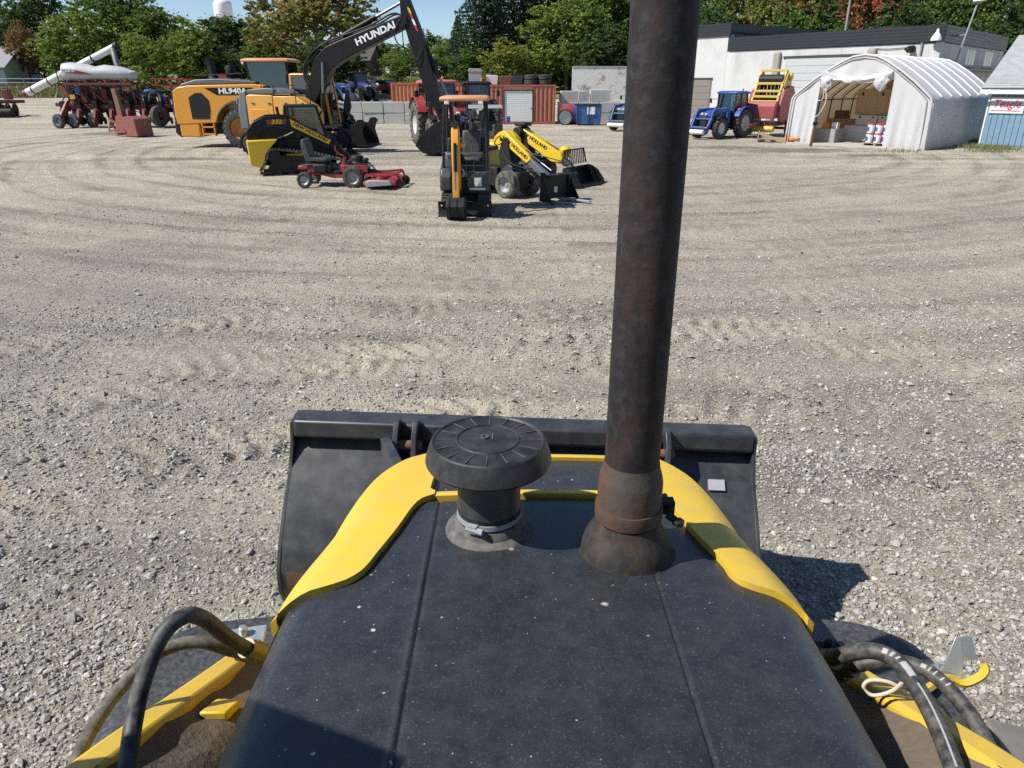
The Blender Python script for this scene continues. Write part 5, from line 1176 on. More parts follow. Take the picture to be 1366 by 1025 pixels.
# ---- small articulated loaders
def compact_loader(label, loc, rz, tool, k=1.0, big=False):
    t = thing('compact_loader', label, 'loader', loc, rz); t.scale = (k, k, k)
    for s in (-1, 1):
        wheel(t, (0, s * 0.40, 0.335), 0.335, 0.28, 0.18, GRY, TYRD, s, 0)
        wheel(t, (-1.35, s * 0.40, 0.335), 0.335, 0.28, 0.18, GRY, TYRD, s, 0)
        part(t, 'front_fender', DGR, prism([(-0.42, 0.42), (-0.36, 0.66), (-0.15, 0.80), (0.0, 0.76), (0.05, 0.5), (-0.1, 0.42)], s * 0.22 - 0.02, s * 0.22 + 0.02), bev=0.01)
        part(t, 'work_lamp', BLKM, cbox((-0.85, s * 0.30, 1.35), (0.09, 0.12, 0.10)), bev=0.02)
    part(t, 'front_frame', BLKM, box(-0.45, 0.22, -0.2, 0.2, 0.24, 0.62), cyl((0, -0.4, 0.335), (0, 0.4, 0.335), 0.07), prism([(-0.5, 0.4), (-0.55, 1.1), (-0.42, 1.42), (-0.25, 1.42), (-0.15, 0.9), (0.1, 0.6), (0.1, 0.4)], -0.14, 0.14), bev=0.01)
    part(t, 'rear_frame', BLKM, box(-1.7, -0.5, -0.26, 0.26, 0.24, 0.70), cyl((-1.35, -0.4, 0.335), (-1.35, 0.4, 0.335), 0.07), bev=0.02)
    part(t, 'engine_cover', YEL2, prism([(-1.95, 0.5), (-1.98, 0.95), (-1.80, 1.12), (-1.05, 1.10), (-0.95, 0.70), (-1.05, 0.5)], -0.42, 0.42), bev=0.06)
    part(t, 'seat', SEAT, cbox((-1.05, 0, 1.14), (0.36, 0.42, 0.10)), cbox((-1.24, 0, 1.38), (0.10, 0.40, 0.44)), bev=0.04)
    for s in (-1, 1): part(t, 'roll_bar', BLKM, tube([(-1.45, s * 0.40, 0.9), (-1.48, s * 0.40, 1.7), (-1.40, s * 0.34, 2.0)], 0.026, 8))
    part(t, 'steering_wheel', BLKM, tube([(-0.66 + 0.08 * math.cos(a), 0.16 * math.sin(a), 1.34 + 0.12 * math.cos(a)) for a in [i * math.pi / 8 for i in range(16)]], 0.014, 6, True))
    h = 0.125 if big else 0.10
    apoly = [(-0.55, 1.46), (-0.45, 1.56), (0.75, 0.90), (0.86, 0.74), (0.80, 0.56), (0.5, 0.62), (0.15, 0.86), (-0.42, 1.22)] if big else [(-0.52, 1.50), (-0.42, 1.60), (0.42, 1.06), (0.50, 0.94), (0.36, 0.84), (-0.45, 1.30)]
    arm = part(t, 'lift_arm', YEL2, prism(apoly, -h, h), bev=0.02)
    if big:
        part(t, 'tower_cover', YEL2, prism(arc(-0.72, 1.05, 0.40, 20, 200, 10) + [(-1.1, 0.75), (-0.4, 0.75)], 0.18, 0.40), bev=0.02)
        part(t, 'tower_cover', YEL2, prism(arc(-0.72, 1.05, 0.40, 20, 200, 10) + [(-1.1, 0.75), (-0.4, 0.75)], -0.40, -0.18), bev=0.02)
        part(t, 'arm_pivot', BLKM, cyl((-0.46, -0.24, 1.42), (-0.46, 0.24, 1.42), 0.14), cbox((-0.42, 0, 1.62), (0.34, 0.34, 0.10)), bev=0.03)
    for sd in (-1, 1):
        text(arm, 'maker_lettering', 'NEW HOLLAND', 0.125, (-0.02, sd * (h + 0.003), 1.205), side_rot(sd * R(30), sd > 0), BLKC, bold=0.004, sx=1.05)
    part(t, 'telescopic_arm', SLATE, bar((0.3, 0, 0.98), (1.02, 0, 0.52), 0.16, 0.17), bar((0.98, 0, 0.56), (1.16, 0, 0.26), 0.15, 0.15), bev=0.015)
    ram(t, (-0.30, 0, 0.72), (0.30, 0, 0.86), 0.04)
    ram(t, (0.25, 0, 1.14), (1.10, 0, 0.72), 0.035, 0.6)
    part(t, 'hydraulic_hose', BLKM, *[tube(spline([(-0.5, y, 1.2), (-0.1, y * 1.6, 0.85), (0.4, y * 1.6, 0.75), (0.95, y, 0.62)], 6), 0.014, 6) for y in (-0.13, 0.13)])
    if tool == 'plate':
        f_ = part(t, 'tool_plate', BLKM, box(1.20, 1.25, -0.46, 0.46, 0.08, 0.64), box(1.17, 1.30, -0.50, -0.44, 0.04, 0.72), box(1.17, 1.30, 0.44, 0.50, 0.04, 0.72), box(1.17, 1.45, -0.46, 0.46, 0.62, 0.66), bev=0.008)
        part(f_, 'plate_sticker', WHT, box(1.251, 1.255, -0.06, 0.06, 0.22, 0.36))
        for s in (-1, 1):
            part(t, 'tool_wing', BLKM, prism([(1.22, 0.56), (1.28, 0.56), (1.58, 0.05), (1.18, 0.05)], s * 0.52 - 0.015, s * 0.52 + 0.015))
            part(t, 'pallet_fork', GRY, box(1.26, 2.10, s * 0.30 - 0.05, s * 0.30 + 0.05, 0.03, 0.07), bev=0.006)
    else:
        bp_ = [(1.18, 0.52), (1.14, 0.30), (1.25, 0.08), (1.40, 0.03), (1.72, 0.02)]
        b_ = part(t, 'bucket', BLK, strip(bp_, (-0.62, 0.62), 0.02), *[prism(bp_ + [(1.68, 0.14), (1.5, 0.4), (1.28, 0.52)], s * 0.62 - 0.012, s * 0.62 + 0.012) for s in (-1, 1)])
        part(b_, 'guard_frame', BLKM, tube([(1.16, -0.58, 0.58), (1.12, -0.50, 0.98), (1.12, 0.50, 0.98), (1.16, 0.58, 0.58)], 0.022, 8))
        for q in range(11): part(b_, 'guard_bar', BLKM, bar((1.17, -0.45 + 0.09 * q, 0.58), (1.12, -0.45 + 0.09 * q, 0.98), 0.022, 0.02))
        part(t, 'beacon_arm', YEL2, lathe([(0.09, 0.80), (0.14, 0.86), (0.15, 0.98), (0.08, 1.05), (0.001, 1.06)], (0.86, 0, 0), n=16), bar((0.72, 0, 0.7), (0.86, 0, 0.86), 0.14, 0.12), bev=0.02)
    return t
L1 = compact_loader('small yellow loader with grey wheels and black fork plate, beside the mini excavator', (0.16, 19.0, 0), R(-43), 'plate')
L2 = compact_loader('yellow loader with a barred black bucket, behind the small fork loader', (0.72, 22.1, 0), R(-34), 'grate', 1.12, True)
L2.scale.z = 0.98

# ---- small utility buggy behind the mini digger
UT = thing('utility_buggy', 'dark two-seat utility buggy with pale roof, behind the mini excavator', 'buggy', (-1.05, 30.3, 0), R(-86))
for s in (-1, 1):
    for x in (-0.95, 0.95): wheel(UT, (x, s * 0.62, 0.31), 0.31, 0.24, 0.16, GRY, TYR, s, 18, 0.025)
    part(UT, 'roll_cage', BLKM, tube(spline([(0.75, s * 0.62, 0.85), (0.38, s * 0.60, 1.55), (0.15, s * 0.58, 1.80), (-0.55, s * 0.58, 1.82), (-0.72, s * 0.60, 1.55), (-0.78, s * 0.62, 0.8)], 5), 0.028, 8))
    part(UT, 'headlight', WHT, cbox((1.25, s * 0.42, 0.78), (0.05, 0.22, 0.10)))
    part(UT, 'mirror', BLU, bar((0.45, s * 0.6, 1.45), (0.5, s * 0.84, 1.42), 0.025, 0.025), cbox((0.5, s * 0.88, 1.40), (0.06, 0.14, 0.20)), bev=0.02)
    part(UT, 'seat', SEAT, cbox((-0.25, s * 0.3, 0.72), (0.44, 0.46, 0.14)), cbox((-0.48, s * 0.3, 1.02), (0.12, 0.44, 0.52)), bev=0.04)
part(UT, 'front_body', DGR, prism([(0.55, 0.42), (0.55, 0.98), (0.85, 0.96), (1.22, 0.86), (1.32, 0.62), (1.28, 0.42)], -0.60, 0.60), bev=0.05)
part(UT, 'cargo_bed', DGR, box(-1.45, -0.72, -0.66, 0.66, 0.62, 0.92), bev=0.04)
part(UT, 'chassis', BLKM, box(-1.3, 1.2, -0.4, 0.4, 0.28, 0.52))
part(UT, 'roof', GRY, prism([(-0.68, 1.83), (-0.5, 1.90), (0.2, 1.90), (0.42, 1.80), (0.40, 1.77), (-0.66, 1.79)], -0.66, 0.66), bev=0.03)
part(UT, 'steering_wheel', BLKM, tube([(0.22 + 0.06 * math.cos(a), 0.3 + 0.17 * math.sin(a), 1.10 + 0.14 * math.cos(a)) for a in [i * math.pi / 8 for i in range(16)]], 0.016, 6, True))
# ------------------------------------------------------------------ implements and stores round the yard
# ---- corn planter (x right, y away from the picture)
PL = thing('row_planter', 'dark red row planter with long white seed tank and a row of planting units', 'planter', (-25.0, 50.5, 0), R(4))
TANK = M('white_tank_plastic', (0.46, 0.47, 0.49), 0.5, var=0.06, dust=0.3, scale=3)
def tank_ring(x, hy, z0, z1):
    zm = z0 + 0.34 * (z1 - z0)
    return [(x, hy * math.copysign(abs(math.cos(a)) ** 0.75, math.cos(a)) * (1.0 if math.sin(a) > -0.2 else 0.82), zm + ((z1 - zm) * math.sin(a) ** 0.85 if math.sin(a) > 0 else -(zm - z0) * abs(math.sin(a)) ** 0.5)) for a in [i * math.pi / 10 for i in range(20)]]
tk = part(PL, 'seed_tank', TANK, loft([tank_ring(-3.75, 0.40, 3.05, 3.55), tank_ring(-3.62, 0.62, 2.86, 3.86), tank_ring(-3.2, 0.72, 2.84, 3.92), tank_ring(-2.2, 0.74, 2.84, 3.82), tank_ring(-1.75, 0.72, 2.92, 3.66), tank_ring(-1.1, 0.74, 2.86, 3.78), tank_ring(-0.1, 0.72, 2.86, 3.66), tank_ring(0.55, 0.6, 2.9, 3.42), tank_ring(0.75, 0.35, 3.0, 3.4)]), smooth=60)
part(tk, 'tank_stripe', DRED, prism([(-3.45, 3.32), (-3.45, 3.50), (-2.6, 3.45), (-1.6, 3.18), (-2.4, 3.2)], -0.752, -0.742))
text(tk, 'maker_lettering', 'CASE IH', 0.20, (-3.05, -0.757, 3.40), (math.pi / 2, 0, 0), WHTC, bold=0.006)
part(PL, 'tank_cradle', DRED, *[box(x - 0.06, x + 0.06, -0.7, 0.7, 2.62, 2.84) for x in (-3.3, -2.2, -1.0, 0.2)], box(-3.6, 0.6, -0.72, -0.6, 2.58, 2.72), box(-3.6, 0.6, 0.6, 0.72, 2.58, 2.72))
for x in (-3.4, -2.0, -0.6, 0.45): part(PL, 'tank_stand', DRED, bar((x, -0.55, 2.62), (x + 0.1, -0.2, 1.35), 0.10, 0.10), bar((x, 0.55, 2.62), (x + 0.1, 0.2, 1.35), 0.10, 0.10), bar((x - 0.05, -0.6, 2.3), (x + 0.6, -0.3, 1.5), 0.06, 0.06))
part(PL, 'tool_bar', DRED, box(-4.4, 4.6, -0.12, 0.12, 1.15, 1.42), box(-4.2, 4.4, 0.7, 0.86, 1.05, 1.25), bev=0.02)
for i in range(9):
    x = -4.0 + i * 1.02
    u = part(PL, 'row_unit', DRED, prism([(-0.10, 1.35), (-0.85, 1.05), (-1.05, 0.62), (-0.75, 0.45), (-0.15, 0.80)], x - 0.08, x + 0.08, 'x'), box(x - 0.16, x + 0.16, -0.72, -0.30, 0.95, 1.15), bev=0.012)
    part(u, 'seed_meter', BLKM, lathe([(0.001, -0.1), (0.20, -0.1), (0.20, 0.1), (0.001, 0.1)], (x, -0.45, 1.08), 'x', 14), box(x - 0.14, x + 0.14, -0.62, -0.25, 1.20, 1.62), bev=0.02)
    for s in (-1, 1):
        part(u, 'gauge_wheel', BLKM, lathe([(0.08, -0.05), (0.23, -0.055), (0.24, 0), (0.23, 0.055), (0.08, 0.05)], (x + s * 0.13, -0.55, 0.42), 'x', 18))
    part(u, 'closing_wheel', DRED, lathe([(0.001, -0.02), (0.16, -0.025), (0.16, 0.025), (0.001, 0.02)], (x, -1.10, 0.34), 'x', 16))
    part(u, 'seed_hose', BLKM, tube(spline([(x, -0.45, 1.6), (x + 0.15, -0.35, 1.95), (x - 0.25, -0.2, 2.05), (x - 0.5, 0.1, 1.8)], 5), 0.035, 8))
for (x, y, r_) in ((-4.05, -1.35, 0.44), (-3.35, -0.9, 0.44), (-2.35, -0.5, 0.46), (-1.1, 0.8, 0.46)):
    w_ = wheel(PL, (x, y, r_), r_, 0.26, 0.22, GRY, TYR, -1, 0); w_.rotation_euler = (0, 0, R(-25))
    part(PL, 'wheel_leg', DRED, bar((x, y + 0.18, r_), (x + 0.3, y + 0.6, 1.2), 0.14, 0.20), bev=0.01)
for (x, y, r_) in ((2.15, -1.1, 0.62), (3.45, -0.6, 0.55)):
    w_ = wheel(PL, (x, y, r_ + 0.1), r_, 0.42, 0.25, DRED, TYR, -1, 0); w_.rotation_euler = (0, 0, R(60))
    part(PL, 'wheel_leg', DRED, bar((x, y, r_ + 0.1), (x + 0.2, y + 0.9, 1.25), 0.16, 0.2))
for k in range(6): part(PL, 'air_hose', BLKM if k != 1 else BLU, tube(spline([(0.5 + 0.4 * k, -0.3, 2.0), (1.0 + 0.5 * k, -0.45, 2.25), (1.6 + 0.5 * k, -0.35, 2.05), (1.9 + 0.5 * k, -0.2, 1.5)], 6), 0.09 if k == 1 else 0.05, 8))
part(PL, 'side_frame', DRED, bar((-3.9, -0.3, 2.55), (-3.2, -0.35, 1.25), 0.12, 0.2), bar((-3.7, -0.4, 1.6), (-4.0, -1.3, 0.5), 0.14, 0.22), box(-4.45, -3.3, -0.5, -0.35, 1.30, 1.52), box(-4.1, -3.6, -0.55, -0.4, 1.0, 1.28))
for i in range(7):
    x = -3.4 + i * 0.62
    part(PL, 'hopper_frame', DRED if i % 2 else BLKM, box(x - 0.2, x + 0.2, 0.0, 0.5, 1.5, 2.3 - 0.1 * (i % 3)), bar((x, 0.2, 2.2), (x + 0.5, -0.3, 1.4), 0.08, 0.1), bev=0.02)
for i in range(12):
    x = -3.9 + i * 0.72
    part(PL, 'rear_unit', BLKM if i % 3 else DRED, prism([(0.5, 1.3), (1.1, 1.0), (1.2, 0.4), (0.9, 0.3), (0.6, 0.8)], x - 0.15, x + 0.15, 'x'), bev=0.02)
    part(PL, 'coulter_disc', BLKM, lathe([(0.001, -0.015), (0.24, -0.01), (0.24, 0.01), (0.001, 0.015)], (x + 0.3, 0.9, 0.36), 'x', 16))
for i, (x, w_, z0, z1) in enumerate(((-3.5, 0.5, 1.0, 2.5), (-2.8, 0.7, 1.4, 2.55), (-2.0, 0.6, 0.9, 2.4), (-1.25, 0.7, 1.3, 2.5), (-0.5, 0.6, 0.8, 2.3), (0.3, 0.7, 1.2, 2.2), (1.2, 0.8, 0.8, 1.9), (2.1, 0.7, 0.9, 2.0), (3.0, 0.8, 0.8, 1.85), (3.9, 0.7, 0.8, 1.9))):
    part(PL, 'drive_housing', (BLKM, DRED, DGR)[i % 3], loft([[(x - w_ / 2, 0.15, z0), (x + w_ / 2, 0.2, z0), (x + w_ / 2, 0.75, z0), (x - w_ / 2, 0.75, z0)], [(x - w_ * 0.4, 0.05, z1), (x + w_ * 0.3, 0.1, z1 - 0.15), (x + w_ * 0.4, 0.7, z1 - 0.1), (x - w_ * 0.4, 0.7, z1)]]), bev=0.04)
    part(PL, 'hydraulic_line', BLKM, tube(spline([(x, 0.0, z1 - 0.2), (x + 0.3, -0.3, 1.5), (x - 0.1, -0.5, 1.2), (x + 0.4, -0.3, 0.9)], 5), 0.03, 6))
for i in range(5):
    x = 0.9 + i * 0.85
    part(PL, 'vacuum_pipe', GRY if i % 2 else BLKM, tube(spline([(x - 0.4, -0.3, 1.6), (x - 0.2, -0.4, 2.1), (x + 0.3, -0.4, 2.05), (x + 0.45, -0.45, 1.4)], 6), 0.045, 8))
part(PL, 'warning_sign', YEL, box(-3.35, -3.05, -0.68, -0.67, 1.75, 2.0))
part(PL, 'blower', BLU, lathe([(0.001, -0.12), (0.16, -0.12), (0.16, 0.12), (0.001, 0.12)], (-2.85, -0.5, 2.25), 'y', 16))
part(PL, 'hand_rail', BLKM, tube([(-4.4, 0.5, 2.7), (-4.5, 0.5, 4.05), (-4.0, 0.5, 4.1), (-4.0, 0.5, 2.7)], 0.03, 6), tube([(-4.45, 0.5, 3.3), (-4.0, 0.5, 3.3)], 0.03, 6))
part(PL, 'auger_support', BLKM, bar((-3.95, 0.3, 1.3), (-3.85, 0.4, 3.0), 0.1, 0.1))
AU = thing('grain_auger', 'long white auger tube slanting up across the back of the planter', 'auger', (-25.0, 51.6, 0))
a0 = Vector((-7.2, 0, 2.1)); a1 = Vector((-0.85, 0, 4.85))
part(AU, 'auger_tube', WHT, cyl(a0, a0.lerp(a1, 0.46), 0.24, n=18)); part(AU, 'auger_tube', WHT, cyl(a0.lerp(a1, 0.5), a1, 0.21, n=18))
part(AU, 'auger_joint', BLKM, cyl(a0.lerp(a1, 0.45), a0.lerp(a1, 0.51), 0.30, n=16), box(-4.2, -3.95, -0.28, 0.28, 3.2, 3.75))
for k in (0.06, 0.25, 0.75): part(AU, 'auger_band', BLKM, cyl(a0.lerp(a1, k), a0.lerp(a1, k + 0.012), 0.255, n=16))
part(AU, 'auger_head', BLKM, cyl(a1, a1 + Vector((0.25, 0, 0.1)), 0.25, n=16))
part(AU, 'delivery_spout', M('grey_spout', (0.12, 0.125, 0.13), 0.5), tube(spline([a1 + Vector((-0.1, -0.05, -0.05)), a1 + Vector((0.15, -0.5, -0.5)), a1 + Vector((0.45, -0.9, -1.2)), a1 + Vector((0.85, -1.0, -1.65))], 5), [0.17] * 16, 12))
part(AU, 'lower_hopper', DRED, loft([[(-6.5, -0.3, 1.9), (-5.9, -0.3, 1.9), (-5.9, 0.3, 1.9), (-6.5, 0.3, 1.9)], [(-6.75, -0.5, 2.3), (-5.8, -0.5, 2.3), (-5.8, 0.5, 2.3), (-6.75, 0.5, 2.3)]]) if False else cyl(a0 - Vector((0.2, 0, 0.09)), a0, 0.26, n=16))
part(AU, 'auger_leg', BLKM, bar((-4.1, 0, 3.3), (-4.1, 0.2, 0.0), 0.1, 0.1), bar((-2.2, 0, 4.1), (-2.2, 0.3, 0.0), 0.1, 0.1))

# ---- rusty red blower box in front of the planter
SB = thing('snow_blower', 'faded red snow blower box with tall brown chute, on the ground before the planter', 'snow blower', (-20.9, 41.6, 0), R(-22))
SB.scale = (0.88, 0.9, 0.95)
part(SB, 'housing', SALM, prism([(0.15, 0.04), (0.0, 1.05), (0.75, 1.12), (1.05, 0.95), (1.15, 0.04)], -0.45, 0.75), bev=0.02)
part(SB, 'side_wing', SALM, prism([(-0.75, 0.05), (-0.55, 1.12), (0.0, 1.15), (0.12, 0.1)], -0.35, -0.25), bev=0.01)
part(SB, 'fan_drum', SALM, lathe([(0.001, -0.2), (0.48, -0.2), (0.5, 0), (0.48, 0.2), (0.001, 0.2)], (-0.35, 0.1, 0.58), 'y', 20))
part(SB, 'chute', RUSTY, loft([[(-0.60, -0.15, 1.0), (-0.15, -0.15, 1.0), (-0.15, 0.2, 1.0), (-0.60, 0.2, 1.0)], [(-0.68, -0.1, 1.7), (-0.30, -0.1, 1.7), (-0.30, 0.15, 1.7), (-0.68, 0.15, 1.7)], [(-0.80, -0.08, 2.55), (-0.48, -0.08, 2.55), (-0.48, 0.12, 2.55), (-0.80, 0.12, 2.55)]]), bev=0.01)
part(SB, 'hitch_frame', SALM, bar((-1.7, 0.1, 0.9), (-0.7, 0.1, 0.55), 0.09, 0.12), bar((-1.5, -0.2, 0.25), (-0.6, -0.2, 0.35), 0.08, 0.10), bar((-1.5, -0.2, 0.25), (-1.6, 0.1, 0.85), 0.07, 0.08), bar((-1.5, 0.4, 0.05), (-1.55, 0.1, 0.85), 0.07, 0.08), bar((-0.7, -0.4, 0.22), (0.2, -0.48, 0.3), 0.07, 0.09))
part(SB, 'gear_box', RUSTY, cyl((-0.9, 0.1, 0.6), (-0.55, 0.1, 0.6), 0.15), box(-1.0, -0.8, -0.05, 0.25, 0.45, 0.75))

# ---- disc harrow at the far left
DH = thing('disc_harrow', 'dark red disc harrow with black gangs at the left edge of the yard', 'harrow', (-43.2, 62.0, gz(-43.2, 62)), R(8))
part(DH, 'frame', DRED, box(-4, 3.2, -0.1, 0.1, 1.0, 1.25), box(-4, 3.2, 1.2, 1.4, 1.0, 1.25), *[box(x - 0.08, x + 0.08, -0.1, 1.4, 1.02, 1.22) for x in (-3.5, -1.5, 0.5, 2.5)])
for i in range(14):
    part(DH, 'disc', BLKM, lathe([(0.001, 0.0), (0.35, 0.06), (0.52, 0.14), (0.50, 0.09), (0.33, 0.02)], (-3.8 + i * 0.52, -0.25, 0.52), 'x', 18))
for i in range(6): part(DH, 'frame_spring', DRED, box(-3.3 + i * 1.15, -2.9 + i * 1.15, -0.3, 0.4, 1.2 + 0.1 * (i % 2), 1.75 + 0.15 * (i % 3)), bar((-3.6 + i * 1.15, 0.6, 1.2), (-3.0 + i * 1.15, -0.6, 0.8), 0.08, 0.12), bev=0.02)
part(DH, 'rolling_basket', BLKM, cyl((-3.9, -1.1, 0.35), (3.2, -1.1, 0.35), 0.33, n=14))
for s in (-2.8, 2.0): w_ = wheel(DH, (s, 0.6, 0.45), 0.45, 0.3, 0.22, DRED, TYR, 1, 0); w_.rotation_euler = (0, 0, R(80))
part(DH, 'gang_shaft', DRED, cyl((-3.9, -0.25, 0.6), (3.1, -0.25, 0.6), 0.05), *[bar((x, 0.0, 1.0), (x, -0.25, 0.6), 0.08, 0.12) for x in (-3.4, -1.6, 0.2, 2.0)])
# ---- red sprayer boom behind the big loader
SPY = thing('sprayer', 'trailed sprayer with folded red lattice boom behind the big wheel loader', 'sprayer', (-20.5, 56.0, gz(-20.5, 56)), R(0))
rails = [((-5.3, -0.3, 3.0), (4.6, -0.3, 2.75)), ((-5.3, 0.3, 3.0), (4.6, 0.3, 2.75)), ((-5.3, 0, 2.55), (4.6, 0, 2.1))]
for a, b in rails: part(SPY, 'boom_rail', RED, bar(a, b, 0.09, 0.09))
for i in range(12):
    k = i / 11.0; k2 = min(1, k + 0.045)
    p_ = [Vector(a).lerp(Vector(b), k) for a, b in rails]; q_ = [Vector(a).lerp(Vector(b), k2) for a, b in rails]
    part(SPY, 'boom_brace', RED, bar(p_[0], q_[2], 0.045, 0.045), bar(q_[2], p_[1], 0.045, 0.045))
part(SPY, 'tank', M('green_tank', (0.10, 0.24, 0.10), 0.5), lathe([(0.001, -1.3), (0.6, -1.25), (0.8, -1.0), (0.8, 1.0), (0.6, 1.25), (0.001, 1.3)], (3.4, 0.9, 1.5), 'x', 24), smooth=60)
part(SPY, 'chassis', DRED, box(1.5, 5.4, 0.4, 1.4, 0.6, 0.85), bar((4.4, 0.4, 0.8), (4.4, 0.2, 2.3), 0.12, 0.12), bar((-0.5, 0.6, 0.7), (2.0, 0.8, 0.7), 0.15, 0.15), bar((-1.0, 0.3, 0.0), (-1.0, 0.1, 2.3), 0.08, 0.08))
for s in (0.1, 1.7): wheel(SPY, (3.2, s, 0.6), 0.6, 0.32, 0.3, DRED, TYR, -1 if s < 1 else 1, 0)
part(SPY, 'hose_reel', RED, lathe([(0.06, -0.16), (0.36, -0.16), (0.36, -0.12), (0.2, -0.1), (0.2, 0.1), (0.36, 0.12), (0.36, 0.16), (0.06, 0.16)], (-0.1, -0.4, 2.95), 'y', 20))

# ---- steel containers
def corrugated(x0, x1, z0, z1, y, out, pitch=0.28, depth=0.036):
    """ribbed steel wall along x at y, ribs towards out (+-1)"""
    n = int((x1 - x0) / pitch); p = (x1 - x0) / n; prof = []
    for i in range(n):
        a = x0 + i * p
        prof += [(a, y), (a + p * 0.30, y), (a + p * 0.45, y - out * depth), (a + p * 0.80, y - out * depth), (a + p * 0.95, y)]
    prof.append((x1, y))
    v = []; f = []
    for (x, yy) in prof: v += [(x, yy, z0), (x, yy, z1)]
    for i in range(len(prof) - 1): f.append((2 * i, 2 * i + 2, 2 * i + 3, 2 * i + 1))
    return v, f
def container(label, loc, rz, length, mat, door=None, h=2.59):
    t = thing('shipping_container', label, 'container', loc, rz); L_ = length / 2
    if door:
        part(t, 'front_wall', mat, corrugated(-L_ + 0.1, door[0], 0.16, h - 0.1, -1.2, -1)); part(t, 'front_wall', mat, corrugated(door[1], L_ - 0.1, 0.16, h - 0.1, -1.2, -1))
        part(t, 'door_header', mat, box(door[0], door[1], -1.21, -1.17, 2.2, h - 0.1))
        part(t, 'door_frame', BLKM, box(door[0] - 0.06, door[0], -1.235, -1.15, 0.1, 2.26), box(door[1], door[1] + 0.06, -1.235, -1.15, 0.1, 2.26), box(door[0], door[1], -1.235, -1.15, 2.2, 2.26))
        n = 15
        rd = part(t, 'roller_door', WHT, box(door[0], door[1], -1.16, -1.14, 0.1, 2.2))
        for i in range(n): part(rd, 'door_slat', WHT, box(door[0] + 0.005, door[1] - 0.005, -1.185, -1.161, 0.11 + i * 2.09 / n, 0.11 + (i + 0.9) * 2.09 / n))
        part(rd, 'door_handle', BLKM, box(door[1] - 0.14, door[1] - 0.06, -1.21, -1.186, 1.05, 1.1))
    else:
        part(t, 'front_wall', mat, corrugated(-L_ + 0.1, L_ - 0.1, 0.16, h - 0.1, -1.2, -1))
    part(t, 'back_wall', mat, corrugated(-L_ + 0.1, L_ - 0.1, 0.16, h - 0.1, 1.2, 1))
    for s in (-1, 1): part(t, 'end_wall', mat, xf(corrugated(-1.12, 1.12, 0.16, h - 0.1, 0, -1), Matrix.Translation((s * (L_ - 0.03), 0, 0)) @ Matrix.Rotation(s * math.pi / 2, 4, 'Z')))
    part(t, 'roof', mat, box(-L_ + 0.05, L_ - 0.05, -1.2, 1.2, h - 0.05, h - 0.015))
    for y in (-1.19, 1.19):
        part(t, 'bottom_rail', mat, box(-L_, L_, y - 0.035, y + 0.035, 0.02, 0.17)); part(t, 'top_rail', mat, box(-L_, L_, y - 0.03, y + 0.03, h - 0.11, h))
        for s in (-1, 1): part(t, 'corner_post', mat, box(s * (L_ - 0.06) - 0.07, s * (L_ - 0.06) + 0.07, y - 0.045, y + 0.045, 0.0, h + 0.004))
    part(t, 'floor', BLKM, box(-L_ + 0.1, L_ - 0.1, -1.15, 1.15, 0.03, 0.14))
    return t
CRED = M('container_red', (0.34, 0.115, 0.07), 0.6, var=0.14, scale=2.5, dust=0.15, rust=0.22)
CORG = M('container_orange', (0.54, 0.18, 0.09), 0.6, var=0.1, scale=2.5, dust=0.15, rust=0.1)
container('brown-red shipping container with a white roller door in its side', (0.02, 55.6, 0), 0, 6.06, CRED, (-0.55, 1.42))
container('bright orange shipping container on the upper level, half hidden by the red tractor', (-6.25, 60.6, 0.12), R(2), 6.06, CORG)

# ---- concrete blocks of the retaining wall
CONC = M('precast_concrete', (0.43, 0.425, 0.40), 0.9, var=0.18, scale=2.2, bmp=0.2, bscale=9)
blk = mesh_of('concrete_block', [cbox((0, 0, 0.37), (1.46, 0.74, 0.735))])
rngb = random.Random(3)
k = 0
for row, (xs_, names) in enumerate(((range(6), 'bottom'), (range(6), 'top'))):
    for i in xs_:
        o = put('concrete_block', blk, CONC, None, (-12.9 + i * 1.50 + 0.02 * rngb.random(), 55.05 + 0.05 * rngb.random(), row * 0.745 - 0.02), (0, 0, R(rngb.uniform(-0.8, 0.8))), 0.035)
        ordn = ('first', 'second', 'third', 'fourth', 'fifth', 'sixth')[i]
        tag(o, 'grey concrete block, %s from the left in the %s course of the yard wall' % (ordn, names), 'concrete block', 'concrete wall blocks')
for i in range(5):
    for row in range(2):
        o = put('concrete_block', blk, CONC, None, (4.0 + i * 1.50, 55.1 + 0.05 * rngb.random(), row * 0.745 - 0.02), (0, 0, R(rngb.uniform(-0.8, 0.8))), 0.035)
        tag(o, 'grey concrete block right of the red container, %s along, %s course' % (('first', 'second', 'third', 'fourth', 'fifth')[i], ('lower', 'upper')[row]), 'concrete block', 'concrete wall blocks')
for x, lb in ((4.1, 'loose grey block on top of the wall right behind the red drum'), (5.05, 'short loose block on top of the wall beside the white trough')):
    o = put('concrete_block', blk, CONC, None, (x, 55.2, 1.48), (0, 0, R(4)), 0.035); o.scale = (0.95 if x < 5 else 0.5, 1, 0.95); tag(o, lb, 'concrete block')
tr_ = part(None, 'concrete_trough', M('pale_concrete', (0.55, 0.54, 0.5), 0.9, var=0.12), loft([[(-0.62, -0.4, 0), (0.62, -0.4, 0), (0.62, 0.4, 0), (-0.62, 0.4, 0)], [(-0.72, -0.48, 0.78), (0.72, -0.48, 0.78), (0.72, 0.48, 0.78), (-0.72, 0.48, 0.78)], [(-0.62, -0.38, 0.78), (0.62, -0.38, 0.78), (0.62, 0.38, 0.78), (-0.62, 0.38, 0.78)], [(-0.55, -0.32, 0.12), (0.55, -0.32, 0.12), (0.55, 0.32, 0.12), (-0.55, 0.32, 0.12)]]), bev=0.02)
